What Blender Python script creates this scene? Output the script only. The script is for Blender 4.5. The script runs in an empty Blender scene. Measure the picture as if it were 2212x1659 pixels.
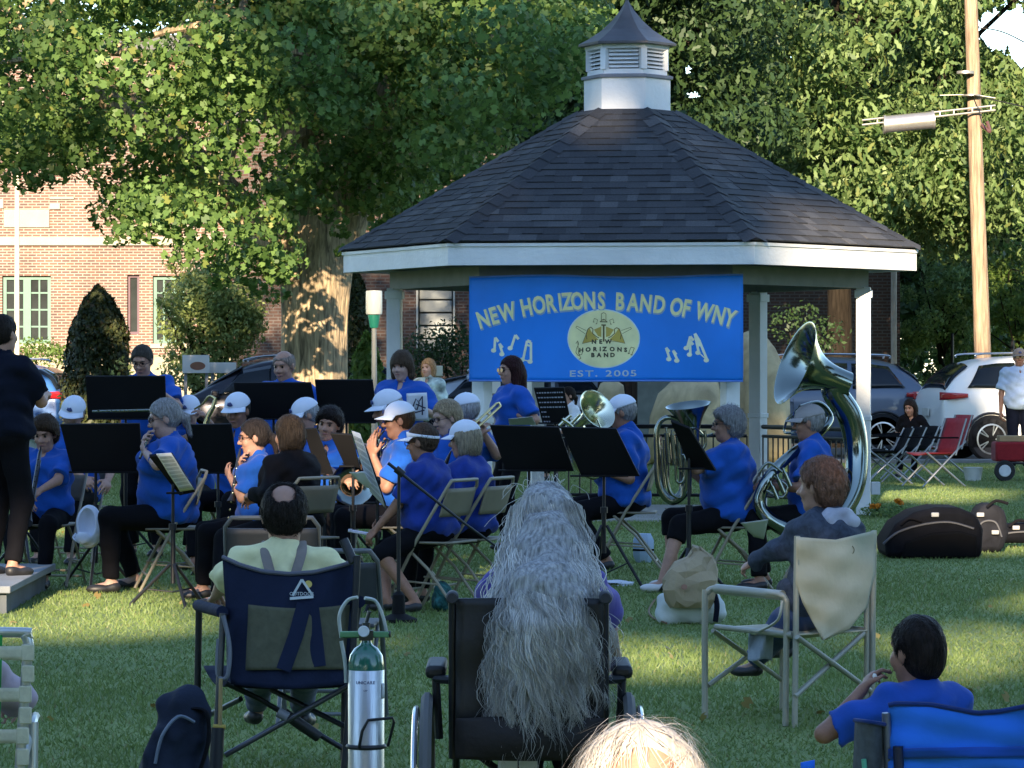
import bpy, math, random, numpy as np
from mathutils import Vector, Matrix
random.seed(7); RS=np.random.RandomState(5)
S=bpy.context.scene; COL=S.collection
R=math.radians; PI=math.pi
# ---------------- camera ----------------
FX=8000.0; CX=1106.0; HY=798.0; CH=1.475          # focal, centre and horizon of the photo on a 2212 x 1659 grid; eye height
cam=bpy.data.cameras.new('camera'); co=bpy.data.objects.new('camera',cam); COL.objects.link(co)
cam.sensor_width=36; cam.lens=36*FX/2212; cam.clip_start=.5; cam.clip_end=3000
co.location=(0,0,CH); co.rotation_euler=(R(90)-math.atan((829.5-HY)/FX),0,0); S.camera=co
# ---------------- sky, sun, exposure ----------------
SUN_EL,SUN_AZ=17.0,7.0       # azimuth: how far left of straight behind the camera the sun stands
w=bpy.data.worlds.new('World'); S.world=w; w.use_nodes=True
nt=w.node_tree; sky=nt.nodes.new('ShaderNodeTexSky'); sky.sky_type='NISHITA'; sky.sun_disc=False
sky.sun_elevation=R(SUN_EL); sky.sun_rotation=R(180+SUN_AZ); sky.air_density=1.0; sky.dust_density=.1; sky.ozone_density=3.0
hs_=nt.nodes.new('ShaderNodeHueSaturation'); hs_.inputs['Saturation'].default_value=.95; nt.links.new(sky.outputs[0],hs_.inputs['Color'])
bg=nt.nodes['Background']; nt.links.new(hs_.outputs[0],bg.inputs[0]); bg.inputs[1].default_value=.15
sd=bpy.data.lights.new('sun','SUN'); sd.energy=5.0; sd.angle=R(.5); sd.color=(1,.80,.56)
so=bpy.data.objects.new('sun',sd); COL.objects.link(so)
sv=Vector((-math.sin(R(SUN_AZ))*math.cos(R(SUN_EL)),-math.cos(R(SUN_AZ))*math.cos(R(SUN_EL)),math.sin(R(SUN_EL))))
so.rotation_euler=sv.to_track_quat('Z','Y').to_euler(); so.location=(0,0,60)
S.view_settings.view_transform='Standard'; S.view_settings.look='None'; S.view_settings.gamma=1
S.view_settings.exposure=1.70
S.cycles.max_bounces=8; S.cycles.transparent_max_bounces=12; S.cycles.caustics_reflective=False; S.cycles.caustics_refractive=False
try: S.cycles.use_denoising=True
except Exception: pass

def X(px,D): return (px-CX)/FX*D
def Z(py,D): return CH+(HY-py)/FX*D
def at(px,py,D): return Vector((X(px,D),D,Z(py,D)))
def gy(py): return CH*FX/(py-HY)       # distance of a ground point seen at row py

# ---------------- materials ----------------
MATS={}
def hexc(c): return tuple(c)+(1,) if len(c)==3 else c
def mat(name,col,rough=.6,metal=0,var=.12,vs=6.,bump=0.,bs=40.,stretch=(1,1,1),spec=.5,sheen=0,coat=0,trans=0,distort=0,island=0):
    if name in MATS: return MATS[name]
    m=bpy.data.materials.new(name); MATS[name]=m; m.use_nodes=True; n=m.node_tree; L=n.links.new
    b=n.nodes['Principled BSDF']; b.inputs['Roughness'].default_value=rough; b.inputs['Metallic'].default_value=metal
    b.inputs['Specular IOR Level'].default_value=spec; b.inputs['Coat Weight'].default_value=coat
    b.inputs['Sheen Weight'].default_value=sheen
    if trans: b.inputs['Transmission Weight'].default_value=trans
    tc=n.nodes.new('ShaderNodeTexCoord'); mp=n.nodes.new('ShaderNodeMapping'); mp.inputs['Scale'].default_value=stretch
    L(tc.outputs['Object'],mp.inputs[0])
    no=n.nodes.new('ShaderNodeTexNoise'); no.inputs['Scale'].default_value=vs; no.inputs['Detail'].default_value=5; no.inputs['Distortion'].default_value=distort
    L(mp.outputs[0],no.inputs[0])
    rp=n.nodes.new('ShaderNodeValToRGB'); rp.color_ramp.elements[0].position=.3; rp.color_ramp.elements[1].position=.7
    lo=[max(0,c*(1-var)) for c in col]; hi=[min(1,c*(1+var)) for c in col]
    rp.color_ramp.elements[0].color=hexc(lo); rp.color_ramp.elements[1].color=hexc(hi)
    L(no.outputs[0],rp.inputs[0]); out=rp.outputs[0]
    if island:
        g=n.nodes.new('ShaderNodeNewGeometry'); hs=n.nodes.new('ShaderNodeHueSaturation')
        mr=n.nodes.new('ShaderNodeMapRange'); mr.inputs[3].default_value=1-island; mr.inputs[4].default_value=1+island
        L(g.outputs['Random Per Island'],mr.inputs[0]); L(mr.outputs[0],hs.inputs['Value']); L(out,hs.inputs['Color'])
        out=hs.outputs[0]
    L(out,b.inputs['Base Color'])
    if bump:
        n2=n.nodes.new('ShaderNodeTexNoise'); n2.inputs['Scale'].default_value=bs; n2.inputs['Detail'].default_value=6
        L(mp.outputs[0],n2.inputs[0]); bp=n.nodes.new('ShaderNodeBump'); bp.inputs['Strength'].default_value=bump; bp.inputs['Distance'].default_value=.02
        L(n2.outputs[0],bp.inputs['Height']); L(bp.outputs[0],b.inputs['Normal'])
    return m
def leafmat(name,c1,c2,trans=.35,autumn=None):
    m=bpy.data.materials.new(name); m.use_nodes=True; n=m.node_tree; L=n.links.new; n.nodes.remove(n.nodes['Principled BSDF'])
    g=n.nodes.new('ShaderNodeNewGeometry'); rp=n.nodes.new('ShaderNodeValToRGB')
    rp.color_ramp.elements[0].color=hexc(c1); rp.color_ramp.elements[1].color=hexc(c2); rp.color_ramp.elements[1].position=.93
    if autumn:
        e=rp.color_ramp.elements.new(.97); e.color=hexc(autumn)
    L(g.outputs['Random Per Island'],rp.inputs[0])
    d=n.nodes.new('ShaderNodeBsdfPrincipled'); d.inputs['Roughness'].default_value=.5; d.inputs['Specular IOR Level'].default_value=.35
    t=n.nodes.new('ShaderNodeBsdfTranslucent'); mx=n.nodes.new('ShaderNodeMixShader'); mx.inputs[0].default_value=trans
    L(rp.outputs[0],d.inputs['Base Color']); L(rp.outputs[0],t.inputs[0]); L(d.outputs[0],mx.inputs[1]); L(t.outputs[0],mx.inputs[2])
    L(mx.outputs[0],n.nodes['Material Output'].inputs[0]); return m
def brickmat(name,c1,c2,mortar,bw=.2,bh=.067,ms=.012,swz='xz',rough=.85):
    m=bpy.data.materials.new(name); m.use_nodes=True; n=m.node_tree; L=n.links.new; b=n.nodes['Principled BSDF']
    tc=n.nodes.new('ShaderNodeTexCoord'); sp=n.nodes.new('ShaderNodeSeparateXYZ'); cb=n.nodes.new('ShaderNodeCombineXYZ')
    L(tc.outputs['Object'],sp.inputs[0]); L(sp.outputs['XYZ'.index(swz[0].upper())],cb.inputs[0]); L(sp.outputs['XYZ'.index(swz[1].upper())],cb.inputs[1])
    br=n.nodes.new('ShaderNodeTexBrick'); br.inputs['Scale'].default_value=1; br.inputs['Brick Width'].default_value=bw; br.inputs['Row Height'].default_value=bh
    br.inputs['Mortar Size'].default_value=ms; br.inputs['Bias'].default_value=0
    br.inputs['Color1'].default_value=hexc(c1); br.inputs['Color2'].default_value=hexc(c2); br.inputs['Mortar'].default_value=hexc(mortar)
    L(cb.outputs[0],br.inputs[0]); no=n.nodes.new('ShaderNodeTexNoise'); no.inputs['Scale'].default_value=1.3; no.inputs['Detail'].default_value=6
    L(tc.outputs['Object'],no.inputs[0]); mx=n.nodes.new('ShaderNodeMix'); mx.data_type='RGBA'; mx.blend_type='MULTIPLY'; mx.inputs[0].default_value=.6
    L(br.outputs[0],mx.inputs[6]); rp=n.nodes.new('ShaderNodeValToRGB'); rp.color_ramp.elements[0].color=(.55,.55,.55,1); rp.color_ramp.elements[0].position=.3
    rp.color_ramp.elements[1].color=(1.15,1.15,1.15,1); rp.color_ramp.elements[1].position=.65
    L(no.outputs[0],rp.inputs[0]); L(rp.outputs[0],mx.inputs[7]); L(mx.outputs[2],b.inputs['Base Color']); b.inputs['Roughness'].default_value=rough
    bp=n.nodes.new('ShaderNodeBump'); bp.inputs['Distance'].default_value=.01; bp.inputs['Strength'].default_value=.6; bp.invert=True
    L(br.outputs['Fac'],bp.inputs['Height']); L(bp.outputs[0],b.inputs['Normal']); return m
def glassmat(name,col=(.012,.015,.018),rough=.12,spec=.15):
    return mat(name,col,rough=rough,var=.3,vs=2,spec=spec)

# ---------------- mesh tools ----------------
ROOTLOC={}
def tagp(o,label=None,cat=None,group=None,kind=None):
    if label:
        assert 4<=len(label.split())<=16,label
        o['label']=label
    if cat: o['category']=cat
    if group: o['group']=group
    if kind: o['kind']=kind
    return o
def thing(name,label,cat,loc=(0,0,0),rz=0,group=None,local=False):
    o=bpy.data.objects.new(name,None); COL.objects.link(o); o.location=loc; o.rotation_euler=(0,0,rz); o.empty_display_size=.1
    if not local: ROOTLOC[o.name]=Vector(loc)      # parts of such a thing are modelled in world coordinates
    return tagp(o,label,cat,group)
def link(name,me,m,parent=None,bevel=0,solid=0):
    me.name=name; o=bpy.data.objects.new(name,me); COL.objects.link(o)
    if m is not None:
        for mm in (m if isinstance(m,(list,tuple)) else [m]): me.materials.append(mm)
    if parent is not None:
        o.parent=parent
        if parent.name in ROOTLOC: o.matrix_parent_inverse=Matrix.Translation(-ROOTLOC[parent.name])
    if solid:
        md=o.modifiers.new('solid','SOLIDIFY'); md.thickness=solid; md.offset=0
    if bevel:
        md=o.modifiers.new('bevel','BEVEL'); md.width=bevel; md.segments=2; md.limit_method='ANGLE'; md.angle_limit=R(40)
    return o
def catmull(pts,n=8,closed=False):
    P=[Vector(p) for p in pts]; out=[]; N=len(P); rng=range(N if closed else N-1)
    for i in rng:
        if closed: p0,p1,p2,p3=P[i-1],P[i],P[(i+1)%N],P[(i+2)%N]
        else: p0,p1,p2,p3=P[max(i-1,0)],P[i],P[i+1],P[min(i+2,N-1)]
        for k in range(n):
            t=k/n; out.append(.5*((2*p1)+(p2-p0)*t+(2*p0-5*p1+4*p2-p3)*t*t+(3*p1-p0-3*p2+p3)*t**3))
    if not closed: out.append(P[-1])
    return out
def lerpr(r,m):
    r=list(r); return [np.interp(i/(m-1),np.linspace(0,1,len(r)),r) for i in range(m)]
class MB:
    def __init__(s): s.v=[]; s.f=[]; s.mi=[]; s.cur=0
    def add(s,vs,fs):
        b=len(s.v); s.v+= [tuple(v) for v in vs]; s.f+=[tuple(i+b for i in f) for f in fs]; s.mi+=[s.cur]*len(fs); return s
    def box(s,c,d,rot=None):
        c=Vector(c); hx,hy,hz=[q/2 for q in d]
        vs=[Vector((x*hx,y*hy,z*hz)) for x in (-1,1) for y in (-1,1) for z in (-1,1)]
        if rot is not None: vs=[rot@v for v in vs]
        return s.add([v+c for v in vs],[(0,1,3,2),(4,6,7,5),(0,4,5,1),(2,3,7,6),(0,2,6,4),(1,5,7,3)])
    def box2(s,a,b): return s.box([(a[i]+b[i])/2 for i in range(3)],[abs(b[i]-a[i]) for i in range(3)])
    def tube(s,pts,r,n=8,caps=True,closed=False,flat=1.0,up=None):
        P=[Vector(p) for p in pts]; m=len(P); rr=[r]*m if np.isscalar(r) else (list(r) if len(r)==m else lerpr(r,m))
        T=[]
        for i in range(m):
            a=P[i-1] if (i>0 or closed) else P[i]; b=P[(i+1)%m] if (i<m-1 or closed) else P[i]
            d=(b-a); T.append(d.normalized() if d.length>1e-9 else Vector((0,0,1)))
        u=Vector(up) if up else Vector((0,0,1))
        if abs(T[0].dot(u))>.95: u=Vector((1,0,0)) if not up else Vector((0,1,0))
        nx=(u-T[0]*u.dot(T[0])).normalized(); vs=[]
        for i in range(m):
            if i: 
                nx=(nx-T[i]*nx.dot(T[i])); nx=nx.normalized() if nx.length>1e-6 else Vector((1,0,0))
            by=T[i].cross(nx)
            for k in range(n):
                a=2*PI*k/n; vs.append(P[i]+nx*(math.cos(a)*rr[i]*flat)+by*(math.sin(a)*rr[i]))
        fs=[]
        for i in range(m if closed else m-1):
            j=(i+1)%m
            for k in range(n): fs.append((i*n+k,i*n+(k+1)%n,j*n+(k+1)%n,j*n+k))
        if caps and not closed: fs+=[tuple(range(n))[::-1],tuple(range((m-1)*n,m*n))]
        return s.add(vs,fs)
    def lathe(s,prof,n=24,c=(0,0,0),axis=(0,0,1),caps=True):
        q=Vector((0,0,1)).rotation_difference(Vector(axis).normalized()); c=Vector(c); vs=[]
        for r,z in prof:
            for k in range(n):
                a=2*PI*(k+.5)/n; vs.append(c+q@Vector((r*math.cos(a),r*math.sin(a),z)))
        m=len(prof); fs=[(i*n+k,i*n+(k+1)%n,(i+1)*n+(k+1)%n,(i+1)*n+k) for i in range(m-1) for k in range(n)]
        if caps:
            if prof[0][0]>1e-5: fs.append(tuple(range(n))[::-1])
            if prof[-1][0]>1e-5: fs.append(tuple(range((m-1)*n,m*n)))
        return s.add(vs,fs)
    def grid(s,fn,nu,nv):
        vs=[fn(i/nu,j/nv) for i in range(nu+1) for j in range(nv+1)]; w=nv+1
        return s.add(vs,[(i*w+j,(i+1)*w+j,(i+1)*w+j+1,i*w+j+1) for i in range(nu) for j in range(nv)])
    def prism(s,poly,d,axis=1,off=0):    # polygon in the two other axes, extruded by d along axis
        n=len(poly); vs=[]
        for t in (off,off+d):
            for a,b in poly:
                vs.append({0:(t,a,b),1:(a,t,b),2:(a,b,t)}[axis])
        return s.add(vs,[tuple(range(n)),tuple(range(n,2*n))[::-1]]+[(i,i+n,(i+1)%n+n,(i+1)%n) for i in range(n)])
    def xf(s,M): s.v=[tuple(M@Vector(v)) for v in s.v]; return s
    def build(s,name,m,parent=None,smooth=True,sharp=38,bevel=0,solid=0):
        me=bpy.data.meshes.new(name); me.from_pydata(s.v,[],s.f); me.update()
        import bmesh
        bm=bmesh.new(); bm.from_mesh(me); bmesh.ops.recalc_face_normals(bm,faces=bm.faces); bm.to_mesh(me); bm.free()
        if any(s.mi): me.polygons.foreach_set('material_index',s.mi)
        if smooth:
            me.polygons.foreach_set('use_smooth',[True]*len(me.polygons)); me.set_sharp_from_angle(angle=R(sharp))
        return link(name,me,m,parent,bevel,solid)
def raw(name,V,F,m,parent=None,smooth=True,N=4):
    """numpy arrays to a mesh, all faces with N corners"""
    me=bpy.data.meshes.new(name); nv,nf=len(V),len(F)
    me.vertices.add(nv); me.vertices.foreach_set('co',np.asarray(V,np.float32).ravel())
    me.loops.add(nf*N); me.loops.foreach_set('vertex_index',np.asarray(F,np.int32).ravel())
    me.polygons.add(nf); me.polygons.foreach_set('loop_start',np.arange(nf,dtype=np.int32)*N)
    if smooth: me.polygons.foreach_set('use_smooth',np.ones(nf,bool))
    me.update(calc_edges=True); me.validate()
    return link(name,me,m,parent)
_TC={}
def glyphs(txt,size=1.0,off=0.0,space=1.0):
    """flat letter outlines as (verts, faces) in the x-y plane, one entry per character with its x advance"""
    out=[]; x=0
    for ch in txt:
        if ch==' ': x+=.45*size*space; continue
        key=(ch,off)
        if key not in _TC:
            cu=bpy.data.curves.new('glyph','FONT'); cu.body=ch; cu.size=1; cu.offset=off; cu.resolution_u=3
            ob=bpy.data.objects.new('glyph',cu); COL.objects.link(ob); dg=bpy.context.evaluated_depsgraph_get(); dg.update()
            me=ob.evaluated_get(dg).to_mesh(); vs=[tuple(v.co) for v in me.vertices]; fs=[tuple(p.vertices) for p in me.polygons]
            ob.evaluated_get(dg).to_mesh_clear(); bpy.data.objects.remove(ob); bpy.data.curves.remove(cu)
            x0=min(v[0] for v in vs); x1=max(v[0] for v in vs); _TC[key]=([(v[0]-x0,v[1]) for v in vs],fs,x1-x0)
        vs,fs,wd=_TC[key]; out.append(([(a*size,b*size) for a,b in vs],fs,x,wd*size)); x+=(wd*size+.09*size)*space
    return out,x-.09*size*space
def write(mb,txt,size,fn,off=0.0,space=1.0,center=True):
    """letters laid on a surface: fn(x,y)->point"""
    gl,W=glyphs(txt,size,off,space); x0=-W/2 if center else 0
    for vs,fs,x,wd in gl: mb.add([fn(x0+x+a,b) for a,b in vs],fs)
    return W

# ---------------- signed distance volumes -> smooth meshes ----------------
def cap(a,b,ra,rb=None,clip=None): return ('c',Vector(a),Vector(b),ra,ra if rb is None else rb,clip)
def ell(c,r,rot=None,clip=None): return ('e',Vector(c),Vector(r),rot,clip)
def _eval(p,gx,gy_,gz):
    if p[0]=='c':
        _,a,b,ra,rb,clip=p; ba=b-a; L2=max(ba.dot(ba),1e-9); dx,dy,dz=gx-a.x,gy_-a.y,gz-a.z
        h=np.clip((dx*ba.x+dy*ba.y+dz*ba.z)/L2,0,1)
        d=np.sqrt((dx-h*ba.x)**2+(dy-h*ba.y)**2+(dz-h*ba.z)**2)-(ra+(rb-ra)*h)
    else:
        _,c,r,rot,clip=p; dx,dy,dz=gx-c.x,gy_-c.y,gz-c.z
        if rot is None: q=(dx,dy,dz)
        else: q=tuple(dx*rot[0][i]+dy*rot[1][i]+dz*rot[2][i] for i in range(3))
        k0=np.sqrt((q[0]/r[0])**2+(q[1]/r[1])**2+(q[2]/r[2])**2); k1=np.sqrt((q[0]/r[0]**2)**2+(q[1]/r[1]**2)**2+(q[2]/r[2]**2)**2)
        d=k0*(k0-1)/np.maximum(k1,1e-6)
    if clip:
        for n_,o in clip: d=np.maximum(d,(gx-o[0])*n_[0]+(gy_-o[1])*n_[1]+(gz-o[2])*n_[2])
    return d
def _bb(p):
    if p[0]=='c':
        a,b,r=p[1],p[2],max(p[3],p[4]); return [min(a[i],b[i])-r for i in range(3)],[max(a[i],b[i])+r for i in range(3)]
    r=p[2] if p[3] is None else Vector((max(p[2]),)*3); return [p[1][i]-r[i] for i in range(3)],[p[1][i]+r[i] for i in range(3)]
def sdf(ops,h,noise=None,clips=None):
    """ops: (op,prim,k) with op u=smooth union, s=smooth subtraction. Returns verts, quads."""
    lo=np.min([_bb(p)[0] for o,p,k in ops if o=='u'],0)-3*h; hi=np.max([_bb(p)[1] for o,p,k in ops if o=='u'],0)+3*h
    n=np.ceil((hi-lo)/h).astype(int)+1; D=np.full(n,.5,np.float32)
    ax=[lo[i]+h*np.arange(n[i]) for i in range(3)]
    for o,p,k in ops:
        a,b=_bb(p); m=k+2.5*h; i0=[max(0,int((a[i]-m-lo[i])/h)) for i in range(3)]; i1=[min(n[i],int((b[i]+m-lo[i])/h)+2) for i in range(3)]
        if any(i0[i]>=i1[i] for i in range(3)): continue
        sl=tuple(slice(i0[i],i1[i]) for i in range(3))
        g=(ax[0][sl[0]][:,None,None],ax[1][sl[1]][None,:,None],ax[2][sl[2]][None,None,:])
        e=_eval(p,*g); d=D[sl]
        if o=='u':
            t=np.clip(.5+.5*(d-e)/k,0,1); D[sl]=d*(1-t)+e*t-k*t*(1-t)
        else:
            e=-e; t=np.clip(.5-.5*(d-e)/k,0,1); D[sl]=d*(1-t)+e*t+k*t*(1-t)
    if clips:
        for n_,o in clips: D=np.maximum(D,(ax[0][:,None,None]-o[0])*n_[0]+(ax[1][None,:,None]-o[1])*n_[1]+(ax[2][None,None,:]-o[2])*n_[2])
    if noise:
        ii=np.nonzero(np.abs(D)<3.5*h); D[ii]+=noise(ax[0][ii[0]],ax[1][ii[1]],ax[2][ii[2]])
    neg=D<0; nx,ny,nz=D.shape
    c=neg[:-1,:-1,:-1].astype(np.int8)
    for dx in (0,1):
        for dy in (0,1):
            for dz in (0,1):
                if dx+dy+dz: c=c+neg[dx:nx-1+dx,dy:ny-1+dy,dz:nz-1+dz]
    I,J,K=np.nonzero((c>0)&(c<8)); idx=np.full((nx-1,ny-1,nz-1),-1,np.int32); idx[I,J,K]=np.arange(len(I))
    acc=np.zeros((len(I),3)); cnt=np.zeros(len(I))
    for axn in range(3):
        o1,o2=[q for q in range(3) if q!=axn]
        for s1 in (0,1):
            for s2 in (0,1):
                off=[0,0,0]; off[o1]=s1; off[o2]=s2; A=D[I+off[0],J+off[1],K+off[2]]; off2=list(off); off2[axn]=1; B=D[I+off2[0],J+off2[1],K+off2[2]]
                ms=(A<0)!=(B<0); t=np.where(ms,A/np.where(ms,A-B,1),0)
                v=np.zeros((len(I),3)); v[:,axn]=t; v[:,o1]=s1; v[:,o2]=s2; acc[ms]+=v[ms]; cnt[ms]+=1
    V=(acc/cnt[:,None]+np.stack([I,J,K],1))*h+lo
    F=[]
    for axn in range(3):
        sl0=[slice(None)]*3; sl1=[slice(None)]*3; sl0[axn]=slice(0,-1); sl1[axn]=slice(1,None)
        a,b=neg[tuple(sl0)],neg[tuple(sl1)]; o1,o2=[(1,2),(2,0),(0,1)][axn]
        for fl in (0,1):
            q=np.stack(np.nonzero((a&~b) if not fl else (~a&b)),1)
            q=q[(q[:,o1]>0)&(q[:,o2]>0)&(q[:,o1]<D.shape[o1]-1)&(q[:,o2]<D.shape[o2]-1)]
            r=[]
            for s1,s2 in ((-1,-1),(0,-1),(0,0),(-1,0)):
                t=q.copy(); t[:,o1]+=s1; t[:,o2]+=s2; r.append(idx[t[:,0],t[:,1],t[:,2]])
            r=np.stack(r,1); F.append(r[:,::-1] if fl else r)
    return V,np.concatenate(F)
def sdfobj(name,ops,h,m,parent,noise=None,clips=None,M=None):
    V,F=sdf(ops,h,noise,clips)
    if M is not None: V=V@np.array(M.to_3x3()).T+np.array(M.translation)
    return raw(name,V,F,m,parent)
# ================= the setting =================
def ground():
    m=bpy.data.materials.new('lawn_soil'); m.use_nodes=True; n=m.node_tree; L=n.links.new; b=n.nodes['Principled BSDF']; b.inputs['Roughness'].default_value=.95
    tc=n.nodes.new('ShaderNodeTexCoord'); a=n.nodes.new('ShaderNodeTexNoise'); a.inputs['Scale'].default_value=.9; a.inputs['Detail'].default_value=8
    c=n.nodes.new('ShaderNodeTexNoise'); c.inputs['Scale'].default_value=45; c.inputs['Detail'].default_value=4
    L(tc.outputs['Object'],a.inputs[0]); L(tc.outputs['Object'],c.inputs[0])
    r=n.nodes.new('ShaderNodeValToRGB'); r.color_ramp.elements[0].position=.35; r.color_ramp.elements[1].position=.68
    r.color_ramp.elements[0].color=(.13,.19,.055,1); r.color_ramp.elements[1].color=(.20,.26,.08,1); L(a.outputs[0],r.inputs[0])
    x=n.nodes.new('ShaderNodeMix'); x.data_type='RGBA'; x.blend_type='MULTIPLY'; x.inputs[0].default_value=.8
    r2=n.nodes.new('ShaderNodeValToRGB'); r2.color_ramp.elements[0].color=(.55,.55,.5,1); r2.color_ramp.elements[1].color=(1.25,1.25,1.1,1); r2.color_ramp.elements[0].position=.35; r2.color_ramp.elements[1].position=.65
    L(c.outputs[0],r2.inputs[0]); L(r.outputs[0],x.inputs[6]); L(r2.outputs[0],x.inputs[7]); L(x.outputs[2],b.inputs['Base Color'])
    bp=n.nodes.new('ShaderNodeBump'); bp.inputs['Distance'].default_value=.03; bp.inputs['Strength'].default_value=.7; L(c.outputs[0],bp.inputs['Height']); L(bp.outputs[0],b.inputs['Normal'])
    g=MB().grid(lambda u,v:(-700+1400*u,-300+1500*v,0),2,2).build('ground',m,smooth=False); tagp(g,kind='structure')
    asp=mat('asphalt',(.055,.055,.06),.9,var=.25,vs=3,bump=.3,bs=60)
    p=MB().box2((-80,58.6,-.05),(80,74,.004)).build('parking_lot',asp,smooth=False); tagp(p,kind='structure')
    k=MB().box2((-80,58.3,-.05),(80,58.6,.06)).build('kerb',mat('kerb_concrete',(.16,.16,.16),.9,var=.15),bevel=.02); tagp(k,kind='structure')
    # grass blades on the part of the lawn the photo looks at
    rs=np.random.RandomState(3); N=640000
    D=8.6+49.5*rs.rand(N)**1.45; half=D*.155+2.6; x=(rs.rand(N)*2-1)*half
    nz=np.sin(x*1.3+D*.7)+np.sin(x*.45-D*1.1+2)+np.sin(x*3.1+D*2.3)*.5
    hgt=(.016+.011*rs.rand(N)+.003*nz)*(1+.1*rs.randn(N)); a=rs.rand(N)*2*PI; wd=.0035+.0025*rs.rand(N)+D*.00006
    lean=.016*rs.randn(N,2); dx,dy=np.cos(a)*wd,np.sin(a)*wd*.4
    V=np.zeros((N,3,3)); V[:,0]=np.stack([x-dx,D-dy,np.full(N,-.004)],1); V[:,1]=np.stack([x+dx,D+dy,np.full(N,-.004)],1)
    V[:,2]=np.stack([x+lean[:,0],D+lean[:,1],np.maximum(hgt,.012)],1)
    gm=leafmat('grass_blade',(.110,.170,.050),(.195,.265,.082),.35,(.22,.22,.10))
    o=raw('grass',V.reshape(-1,3),np.arange(N*3).reshape(-1,3),gm,None,False,3); tagp(o,'short green lawn grass in front of the gazebo','grass',kind='stuff')
ground()
def fallen():
    rs=np.random.RandomState(12); n=110; D=9+32*rs.rand(n)**1.3; x=(rs.rand(n)*2-1)*(D*.15); P=np.stack([x,D,.022+.012*rs.rand(n)],1); N=np.stack([rs.randn(n)*.3,rs.randn(n)*.3,np.ones(n)],1)
    o=leaves('fallen_leaves',(P,N),.045,MAPLE,leafmat('fallen_leaf',(.16,.11,.03),(.34,.28,.09),.2),None,rs,0); tagp(o,'scattered small fallen leaves on the lawn','leaves',kind='stuff')

# ---- leaves and trees ----
MAPLE=[(0,-.5),(.12,-.28),(.46,-.3),(.3,-.02),(.5,.2),(.2,.18),(0,.55),(-.2,.18),(-.5,.2),(-.3,-.02),(-.46,-.3),(-.12,-.28)]
MAPLE=[(0,-.5),(.45,-.32),(.2,-.02),(.52,.2),(0,.55),(-.52,.2),(-.2,-.02),(-.45,-.32)]; OAK=[(0,-.6),(.2,-.25),(.13,0),(.26,.25),(0,.65),(-.26,.25),(-.13,0),(-.2,-.25)]
SMALL=[(0,-.5),(.3,0),(0,.6),(-.3,0)]
def leaves(name,C,size,shape,m,parent,rs,droop=.5,face=None):
    """C: leaf centres, normals pointing outwards of their clump"""
    P,Nn=C; N=len(P); s=size*(.65+.6*rs.rand(N)); Nn=Nn+.55*rs.randn(N,3); Nn/=np.linalg.norm(Nn,axis=1)[:,None]
    up=np.tile([0,0,-1.],(N,1))*droop+rs.randn(N,3)*.6; t=up-Nn*(up*Nn).sum(1)[:,None]; t/=np.linalg.norm(t,axis=1)[:,None]+1e-9; u=np.cross(Nn,t)
    k=len(shape); V=np.zeros((N,k,3))
    for i,(a,b) in enumerate(shape): V[:,i]=P+u*(a*s)[:,None]+t*(b*s)[:,None]-Nn*((a*a+b*b)*s*.5)[:,None]
    return raw(name,V.reshape(-1,3),np.arange(N*k).reshape(-1,k),m,parent,False,k)
def clumps(n,c,r,rs,lo=.0,cr=(.5,.9),keep=None,shell=.45):
    out=[]
    while len(out)<n:
        v=rs.randn(3); v/=np.linalg.norm(v); p=np.array(c)+v*np.array(r)*(shell+(1-shell)*rs.rand()**.6)
        if p[2]<lo: continue
        if keep is not None and not keep(p): continue
        out.append((p,cr[0]+(cr[1]-cr[0])*rs.rand()))
    return out
def fill(cl,per,rs,flat=.6):
    P=[];N=[]
    for p,r in cl:
        k=max(3,int(per*r*r*(.4 if (p[1]>30 and HY-(p[2]-CH)/p[1]*FX<-150) else 1))); v=rs.randn(k,3); v/=np.linalg.norm(v,axis=1)[:,None]; q=v*(r*(.55+.5*rs.rand(k)))[:,None]; q[:,2]*=flat
        P.append(p+q); N.append(v)
    P=np.concatenate(P); N=np.concatenate(N)
    if P[0,1]>30:      # small gaps in the crowns where the sky shows through
        x=CX+P[:,0]/P[:,1]*FX; y=HY-(P[:,2]-CH)/P[:,1]*FX; k=np.ones(len(P),bool)
        for cx,cy,rx,ry in ((2168,66,66,50),(2205,110,30,40),(1497,205,22,14),(1487,150,14,14),(1700,125,14,8),(1865,300,7,6),(1545,268,8,8)):
            k&=((x-cx)/rx)**2+((y-cy)/ry)**2+.35*np.sin(x*.19+y*.11)*np.sin(y*.23-x*.07)>1
        P,N=P[k],N[k]
    return P,N
def clumpy(p,f=1.0,th=-.30):
    return math.sin(1.15*f*p[0]+.7*p[2]+1)*math.sin(1.3*f*p[1]+.5)*.6+math.sin(1.7*f*p[2]+.9*f*p[0])*.5+.25*math.sin(3.1*p[0]-2.3*p[2])>th
fallen()
bark_maple=mat('bark_maple',(.33,.25,.155),.9,var=.7,vs=5,stretch=(4,4,.55),bump=1.0,bs=7,distort=.9)
bark_dark=mat('bark_dark',(.020,.016,.012),.95,spec=.1,var=.4,vs=8,stretch=(3,3,.4),bump=.8,bs=12)
def limbs(mb,base,top,r0,cl,rs,n=14,start=.45):
    """limbs from the stem towards some of the clumps"""
    b=Vector(base); t=Vector(top)
    for p,r in [cl[i] for i in rs.choice(len(cl),min(n,len(cl)),replace=False)]:
        f=start+(1-start)*rs.rand()*.8; a=b.lerp(t,f); e=Vector(p); mid=a.lerp(e,.5)+Vector((rs.randn()*.25,rs.randn()*.25,.3+.3*rs.rand()))
        mb.tube(catmull([a,mid,e],5),[r0*(.42-.2*f),r0*.12,.02],6)
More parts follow.
